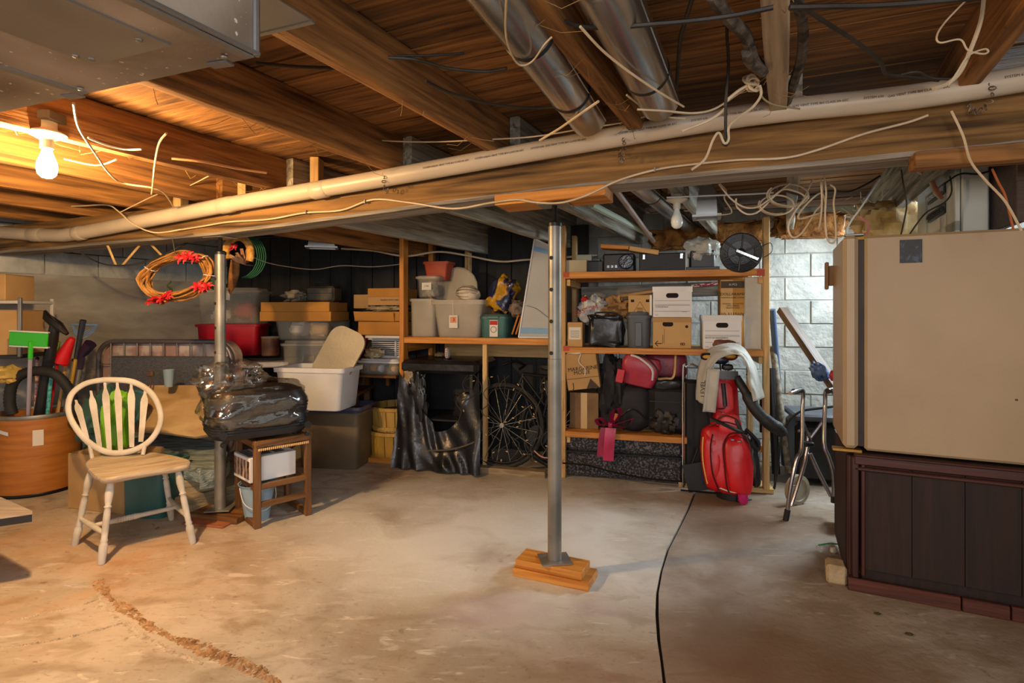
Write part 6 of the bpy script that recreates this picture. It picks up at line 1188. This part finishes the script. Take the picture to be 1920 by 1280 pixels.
for pts, tw in (([(-.03, -.02, zt_), (-.09, -.02, zt_+.05), (-.12, .0, zt_+.03), (-.1, .03, zt_-.01), (-.03, .0, zt_)], 1.3), ([(0, -.02, zt_), (.0, -.03, zt_+.09), (.04, -.01, zt_+.13), (.06, .03, zt_+.08), (.0, .0, zt_)], 1.2), ([(0, -.02, zt_), (.08, -.03, zt_+.03), (.15, .0, zt_+.05), (.1, .03, zt_-.02), (0, .0, zt_)], 1.4)): rib(pts, .07, tw).build('loop', SAT, t, ang=80)
B().blob((-.01, -.03, zt_+.005), (.04, .04, .05), 2.4, .1, 3, 2, 8).build('knot', SAT, t)
# ------------------------------------------------------------------ tall black case, golf bag, towel
t = thing('garment_case', 'tall black flat case leaning beside the golf bag', 'case', SH.M(2.44, .02, .0)); B().box((0, .06, .40), (.2, .12, .78), None, .02).build('body', BKB, t); B().box((-.1, -.004, .4), (.012, .01, .76), None, .003).build('pale_edge', mat('pale_edging', '#8a7a5a'), t)
t = thing('luggage_frame', 'chrome telescopic trolley frame standing in front of the lower shelf', 'trolley', SH.M(2.33, -.06, 0))
b = B(); b.tube(smooth([(0, 0, .03), (0, .0, .85), (.02, .0, .9), (.06, .0, .92), (.1, .05, .9)], 4), .008, 8); b.build('pole', CHROME, t)
b = B(); b.tube([(-.02, -.05, .012), (.24, -.05, .012), (.24, .1, .012)], .007, 6); b.tube([(0, -.03, .03), (.1, -.03, .32)], .007, 6); b.build('foot_frame', BLKM, t); B().box((.11, -.045, .12), (.2, .012, .2), MX.Rotation(-.25, 3, 'Y')).build('black_pocket', BLK, t)
# golf bag: lathe-like loft leaning back
gb = G(1372, 932); GA = math.radians(-15)
gt = P(1350, 695, gb.y+.12)
t = thing('golf_bag', 'bright red golf bag with black straps and clubs leaning on the shelf', 'golf bag', MX.Translation(gb) @ MX.Rotation(GA, 4, 'Z'))
GI = (MX.Translation(gb) @ MX.Rotation(GA, 4, 'Z')).inverted(); top = GI @ gt; ax = top.normalized(); L = top.length
RED = mat('golf_red', '#b70f1a', '#d41f28', sc=3, rough=.38, bump=.12, bs=24, rand=0); REDD = mat('golf_red_light', '#cc3038', '#dd454a', sc=3, rough=.4, bump=.1, rand=0)
sxv = V((1, 0, 0)); syv = ax.cross(sxv).normalized()
if syv.y < 0: syv = -syv
def gr(f, rx, ry, ox=0, oy=0, n=24): c = ax*L*f; return [c+sxv*(ox+rx*cos(2*PI*j/n))+syv*(oy+ry*sin(2*PI*j/n)) for j in range(n)]
b = B(); b.loft([gr(0, .085, .08), gr(.02, .1, .095), gr(.3, .105, .1), (gr(.6, .1, .095)), gr(.96, .112, .1), gr(.965, .105, .094), gr(.8, .1, .09)]); b.build('body', RED, t)
b = B(); b.loft([gr(-.005, .1, .095), gr(.05, .108, .102), gr(.055, .1, .095)]); b.build('base_cup', BLK, t)
b = B(); b.loft([gr(.93, .113, .102), gr(.935, .12, .108), gr(1.0, .122, .11), gr(1.0, .108, .096), gr(.95, .104, .092)], (False, False)); b.build('top_collar', mat('grey_collar', '#70737a', rough=.5), t)
def pocket(fx, f0, f1, wx, dy, m, name, seed, oy=-.1):
    c = ax*L*(f0+f1)/2+sxv*fx+syv*oy; T = MX((sxv, syv, ax)).transposed().to_4x4(); b = B(); b.blob((0, 0, 0), (wx, dy, L*(f1-f0)), 3.0, .06, 2, seed, 18, MX.Translation(c) @ T); return b.build(name, m, t)
pocket(-.03, .03, .58, .30, .19, RED, 'lower_panel', 3, -.05); pocket(.045, .05, .50, .19, .14, RED, 'front_pocket', 2, -.12); pocket(-.11, .05, .54, .15, .18, RED, 'side_pocket', 5, -.055); pocket(.02, .5, .66, .15, .07, REDD, 'small_pocket', 7, -.1); pocket(.0, .66, .93, .13, .05, REDD, 'upper_panel', 9, -.09)
pocket(.155, .1, .5, .08, .16, BLK, 'black_side_panel', 12, -.04); pocket(-.1, .62, .92, .05, .12, BLK, 'black_upper_panel', 14, -.06)
b = B()
for k in range(26): f = .12+.36*k/26; b.box(ax*L*f+sxv*(-.163-.016*sin(PI*k/26))+syv*(-.115), (.009, .012, .012), None, .001)
tag(b.build('zip_lettering', mat('gold_thread', '#d8b25a', rough=.4), t), kind='stuff')
def gl(l): return [ax*L*f+sxv*x+syv*y for f, x, y in l]
ZG = mat('dark_seam', '#4a0a10', rough=.5)
for l in ([(.07, -.03, -.155), (.12, -.042, -.175), (.28, -.045, -.178), (.42, -.04, -.172), (.5, .0, -.165), (.52, .05, -.16), (.5, .11, -.155), (.4, .135, -.16)], [(.07, -.09, -.13), (.2, -.125, -.15), (.38, -.125, -.15), (.5, -.1, -.135)], [(.62, -.06, -.14), (.65, .0, -.145), (.62, .07, -.14)], [(.7, -.05, -.122), (.72, .0, -.124), (.9, .0, -.12)], [(.56, -.12, -.13), (.6, -.02, -.145), (.57, .09, -.14)]): B().tube(smooth(gl(l), 6), .005, 5).build('zip', ZG, t)
for l, w_ in (([(.62, -.1, -.13), (.58, -.02, -.17), (.54, .06, -.17), (.52, .12, -.12)], .014), ([(.62, .06, -.14), (.5, .1, -.14), (.42, .16, -.12), (.4, .19, -.1), (.46, .19, -.1), (.55, .12, -.12)], .013), ([(.9, .0, -.125), (.72, .0, -.13)], .014)): B().tube(smooth(gl(l), 6), w_, 6).build('strap', BLK, t)
B().tube(smooth(gl([(.95, .1, -.05), (.85, .14, -.08), (.7, .2, -.1), (.6, .28, -.1), (.56, .34, -.08), (.52, .36, -.06)]), 6), [.03]*8+[.042]*8+[.046]*8+[.036]*6+[.03], 10).build('shoulder_pad', mat('black_padding', '#17181a', '#24262a', rough=.55, bump=.4, bs=50), t)
for p in ((.6, -.1, -.135), (.47, .02, -.185), (.46, .06, -.18)): B().box(ax*L*p[0]+sxv*p[1]+syv*p[2], (.022, .008, .014), None, .002).build('buckle', CHROME if p[1] > -.05 else BLK, t)
B().blob(ax*L*.03+sxv*.06+syv*-.13, (.07, .05, .09), 2.2, .2, 4, 3, 8).build('pink_tassel', mat('pink_tassel', '#b8186a', rough=.8), t)
b = B(); b.tube(smooth(gl([(.09, -.09, -.12), (.07, .0, -.15), (.085, .09, -.13)]), 5), .005, 6); b.build('piping', PAPER, t); B().tube(gl([(.0, .02, -.1), (-.0, .12, -.02)]), .012, 6).build('base_bar', BLKM, t)
def club(f1, x, y, dx, m, size, label, kind):
    c = thing('golf_club', label, 'golf club', MX.Translation(gb) @ MX.Rotation(GA, 4, 'Z'), 'golf clubs in the red bag'); p0 = ax*L*.3+sxv*x*.4+syv*y*.4; p1 = ax*L*f1+sxv*x+syv*y
    B().tube([p0, p1], .006, 8).build('shaft', CHROME, c)
    b = B(); b.blob(p1+sxv*dx+V((0, 0, size*.2)), (size*1.3, size, size*.75), 2.3 if kind else 3, .05, 2, 3, 12); b.build('club_head', m, c)
    if kind: B().blob(p1+sxv*dx*1.2+V((0, -size*.35, size*.22)), (size*.9, size*.4, size*.35), 2.4, 0, 1, 1, 8).build('face_stripe', mat('gold_stripe', '#c8932c', rough=.35), c)
club(1.09, -.06, -.09, -.02, mat('dark_wood_head', '#1f1d24', rough=.2), .085, 'large dark fairway wood with yellow stripe at the left of the bag', 1)
club(1.10, .055, -.06, .01, mat('brown_head_cover', '#5a2018', '#7d3020', rough=.4), .085, 'brown headed club under the towel at the right of the bag', 1)
club(1.07, .0, -.05, .0, mat('navy_head', '#1c2238', rough=.2), .085, 'navy headed club in the middle of the bag', 0)
club(1.02, -.07, -.1, -.02, CHROME, .045, 'small chrome iron at the front left of the bag', 0); club(1.015, .03, -.1, .01, BLK, .06, 'low black iron at the front of the bag', 0)
b = B(); TW = mat('grey_towel', '#a7a6a0', '#bdbcb6', sc=6, rough=.95, bump=.3, bs=90, sheen=.3); topz = (ax*L).z
# the towel arches over the club heads and hangs down on both sides
po = [(-.23, -.21), (-.225, -.1), (-.215, 0), (-.19, .09), (-.13, .165), (-.04, .195), (.04, .19), (.11, .14), (.155, .05), (.185, -.06), (.215, -.17)]
pi_ = [(-.15, -.24), (-.155, -.14), (-.155, -.04), (-.14, .02), (-.095, .095), (-.02, .128), (.055, .115), (.09, .04), (.1, -.05), (.115, -.12), (.13, -.19)]
so, si = [smooth([V((x, 0, topz+z)) for x, z in pp_], 4) for pp_ in (po, pi_)]; n_ = len(so)-1
b.grid(lambda u, v: so[int(round(u*n_))].lerp(si[int(round(u*n_))], v)+V((.008*noise.noise(V((u*9, v*4, 1))), top.y-.05-.11*sin(v*PI*.5)+.025*noise.noise(V((u*10, v*3, 3))), .012*noise.noise(V((u*6, v*4, 3))))), n_, 10)
b.grid(lambda u, v: so[int(round(u*n_))]+V((0, top.y-.05+.16*v, -.02*v*v)), n_, 4)
t = thing('towel', 'pale grey towel draped over the golf clubs', 'towel', MX.Translation(gb) @ MX.Rotation(GA, 4, 'Z')); o = b.build('cloth', TW, t, ang=80); md = o.modifiers.new('thick', 'SOLIDIFY'); md.thickness = .008
b = B(); b.grid(lambda u, v: V((-.17+.085*u-.03*v, top.y-.175+.012*sin(u*5), topz+.03-.30*v)), 5, 10); o = b.build('folded_end', TW, t, ang=80); md = o.modifiers.new('thick', 'SOLIDIFY'); md.thickness = .012
text('LEVEL', .045, INK, t, MX.Translation((-.195, top.y-.175, topz-.11)) @ FRONT @ MX.Rotation(PI/2, 4, 'Z'))
t = thing('shoe', 'brown leather shoe lying on top of the grey towel', 'shoe', SH.M(2.62, .02, ZM+.003)); B().blob((0, -.0, .035), (.16, .08, .075), 2.6, .12, 2, 3, 14).build('upper', mat('brown_leather', '#5a2f24', '#7d4a3a', rough=.45), t); B().box((0, 0, .005), (.16, .075, .012), None, .004).build('sole', INK, t)
# things hanging behind the golf bag in the right end of the bay
cable([SH.at(1400, 700, .3), SH.at(1418, 715, .3), SH.at(1428, 750, .28), SH.at(1429, 790, .28), SH.at(1428, 810, .28)], .011, BLKM, 'black hose arching down behind the shelf post', 'hose', name='rubber_hose')
tag(B().tube([SH.at(1429, 735, .27), SH.at(1429, 810, .27)], .018, 10).build('spray_lance', BLKM), 'black spray lance hanging behind the right shelf post', 'lance')
M, wd, h = FS(1396, 752, 1424, 782, .3, .62); t = thing('green_bag', 'dark green bag with a white mark behind the golf bag strap', 'bag', M); B().blob((0, .05, h/2), (wd, .1, h), 2.6, .15, 3, 3, 12).build('body', mat('bottle_green', '#123526', '#1f4a36', rough=.6), t); B().tube([V((wd*.2+.02*cos(a), -.008, h*.5+.03*sin(a))) for a in [2*PI*j/12 for j in range(12)]], .004, 5, ring=True).build('white_mark', PAPER, t)
M, wd, h = FS(1385, 650, 1425, 690, .5, 1.0)
# ------------------------------------------------------------------ poles, walker and clutter at the right wall
def lean(name, label, cat, a_, b_, r, m, par=None): return tag(B().tube([a_, b_], r, 10).build(name, m), label, cat)
BLUE = mat('blue_grey_tube', '#3a4e6e', '#54698c', sc=3, rough=.4)
lean('blue_pole', 'long blue plastic tube leaning on the block wall behind the shelf post', 'pole', G(1488, 885)+V((0, .15, .02)), P(1448, 580, 4.25), .024, BLUE)
lean('black_pole', 'thick black tube leaning left of the blue tube', 'pole', P(1455, 888, 4.2), P(1446, 690, 4.3), .03, BLK)
lean('speckled_pole', 'mottled grey-tan rolled tube between the black and blue tubes', 'pole', P(1479, 886, 4.15), P(1449, 650, 4.35), .025, mat('mottled_tube', '#5d564a', '#9a9180', sc=30, rough=.7))
lean('thin_rod', 'thin dark rod standing in front of the tubes', 'rod', P(1452, 918, 4.0), P(1456, 760, 4.05), .006, BLKM)
t = tag(board('leaning_board', wood('dark_leaning_board', '#3b2a1d', '#6d5138', 0), P(1466, 580, 4.1), P(1572, 735, 3.55), .07, .05), 'dark brown board leaning diagonally against the block wall', 'board')
M, wd, h = FIT(1535, 678, 1566, 715, 3.5, -15); t = thing('blue_bag', 'shiny blue bag hung beside the fridge door', 'bag', M); B().blob((0, .06, h/2), (wd, .12, h), 2.3, .3, 3, 4, 12, MX.Rotation(-.5, 4, 'Y')).build('body', mat('shiny_blue', '#28406e', '#4f6ba0', sc=5, rough=.25), t); B().blob((wd*.3, .0, h*.3), (.03, .03, .07), 2, .1, 2, 2, 6).build('red_part', REDP, t)
t = thing('black_trolley', 'black plastic cart behind the chrome walker', 'cart', FIT(1494, 775, 1585, 900, 4.05, -15, 0)[0]); M, wd, h = FIT(1494, 775, 1590, 900, 4.05, -15, 0)
B().box((0, .2, h*.45), (wd, .38, h*.8), None, .03).build('body', BLK, t); B().box((0, .2, h*.93), (wd*1.05, .42, .05), None, .015).build('lid', GREYP, t)
cable([G(1458, 922)+V((0, .05, .01)), P(1458, 880, 3.95), P(1463, 830, 3.9), P(1475, 795, 3.85), P(1500, 772, 3.8), P(1540, 765, 3.75), P(1580, 760, 3.7)], .009, BLK, 'black hose arching from the floor to the black cart', 'hose', name='rubber_hose')
WG = [(1473, 968), (1574, 938)]
f1, f2 = G(1474, 975), G(1562, 962)
t = thing('walker', 'folded chrome walking frame with two grey wheels', 'walker', MX.Translation((f1+f2)/2)); o = (f1+f2)/2
def wp(u, v, Y): return P(u, v, Y)-o
y1, y2 = f1.y, f2.y+.1
TU = mat('walker_chrome', '#9a9498', '#b4aeb2', rough=.2, metal=.9, bump=0)
for pts in ([wp(1474, 978, y1), wp(1483, 910, y1), wp(1494, 860, y1+.02), wp(1503, 840, y1+.03), wp(1505, 760, y1+.1), wp(1506, 735, y1+.1), wp(1500, 731, y1+.08), wp(1482, 737, y1+.0)], [wp(1563, 938, y1), wp(1563, 890, y1), wp(1553, 855, y1+.02), wp(1545, 830, y1+.04), wp(1547, 760, y1+.1), wp(1548, 735, y1+.1), wp(1553, 731, y1+.08), wp(1566, 733, y1+.02)], [wp(1484, 948, y1+.06), wp(1505, 880, y1+.1), wp(1512, 850, y1+.12), wp(1516, 810, y1+.14)], [wp(1558, 930, y1+.06), wp(1535, 885, y1+.1), wp(1519, 850, y1+.12)]): B().tube(smooth(pts, 4), .0125, 10).build('frame_tube', TU, t)
for a_, b_ in (((1505, 790), (1520, 825)), ((1546, 785), (1520, 820)), ((1497, 808), (1512, 805)), ((1484, 912), (1494, 912))): B().tube([wp(*a_, y1+.1), wp(*b_, y1+.12)], .009, 8).build('brace', TU, t)
B().box(wp(1515, 832, y1+.1), (.06, .05, .03), None, .006).build('fold_joint', BLK, t)
for u, v in ((1494, 732), (1558, 731)): B().tube([wp(u-6, v+2, y1+.05), wp(u+8, v-1, y1+.09)], .018, 10).build('hand_grip', BLK, t)
B().tube([wp(1472, 982, y1), wp(1477, 955, y1)], .017, 10).build('rubber_tip', RUB, t); B().tube([wp(1563, 942, y1), wp(1563, 930, y1)], .016, 10).build('rubber_tip', RUB, t)
for u, v, yy in ((1495, 912, y1+.28), (1572, 965, y1-.1)):
    c = wp(u, v, yy); rw = .1; c.z = rw
    B().lathe([(.03, -.012), (rw*.7, -.012), (rw*.75, -.018), (rw, -.016), (rw, .016), (rw*.75, .018), (rw*.7, .012), (.03, .012)], 28, c, MX.Rotation(PI/2, 3, 'Y') @ MX.Rotation(.5, 3, 'X') if u > 1500 else MX.Rotation(PI/2, 3, 'X') @ MX.Rotation(.4, 3, 'Y')).build('wheel', mat('wheel_grey', '#7d7462', '#968c78', rough=.5), t)
t = thing('zip_bag', 'clear zip bag with a green seal on the floor by the stand', 'bag', MX.Translation(G(1553, 1038))); b = B(); b.blob((0, 0, .02), (.13, .1, .05), 2.4, .3, 3, 4, 14); b.build('body', CLEAR, t); B().tube(smooth([(-.065, -.02, .055), (0, -.01, .06), (.075, .0, .05)], 4), .004, 6).build('green_seal', mat('green_seal', '#3f9a5a'), t); B().blob((.02, -.01, .025), (.03, .03, .03), 3, .2, 4, 2, 6).build('white_chip', PAPER, t)
for (u, v, l) in ((1645, 1152, 'upper dark leaf scrap on the floor before the stand'), (1705, 1190, 'lower dark leaf scrap on the floor before the stand')): tag(B().blob((0, 0, .004), (.03, .02, .008), 2, .5, 4, u, 8).build('leaf_scrap', mat('dry_leaf', '#3f3a20', '#5a5430'), None, MX.Translation(G(u, v))), l, 'leaf')
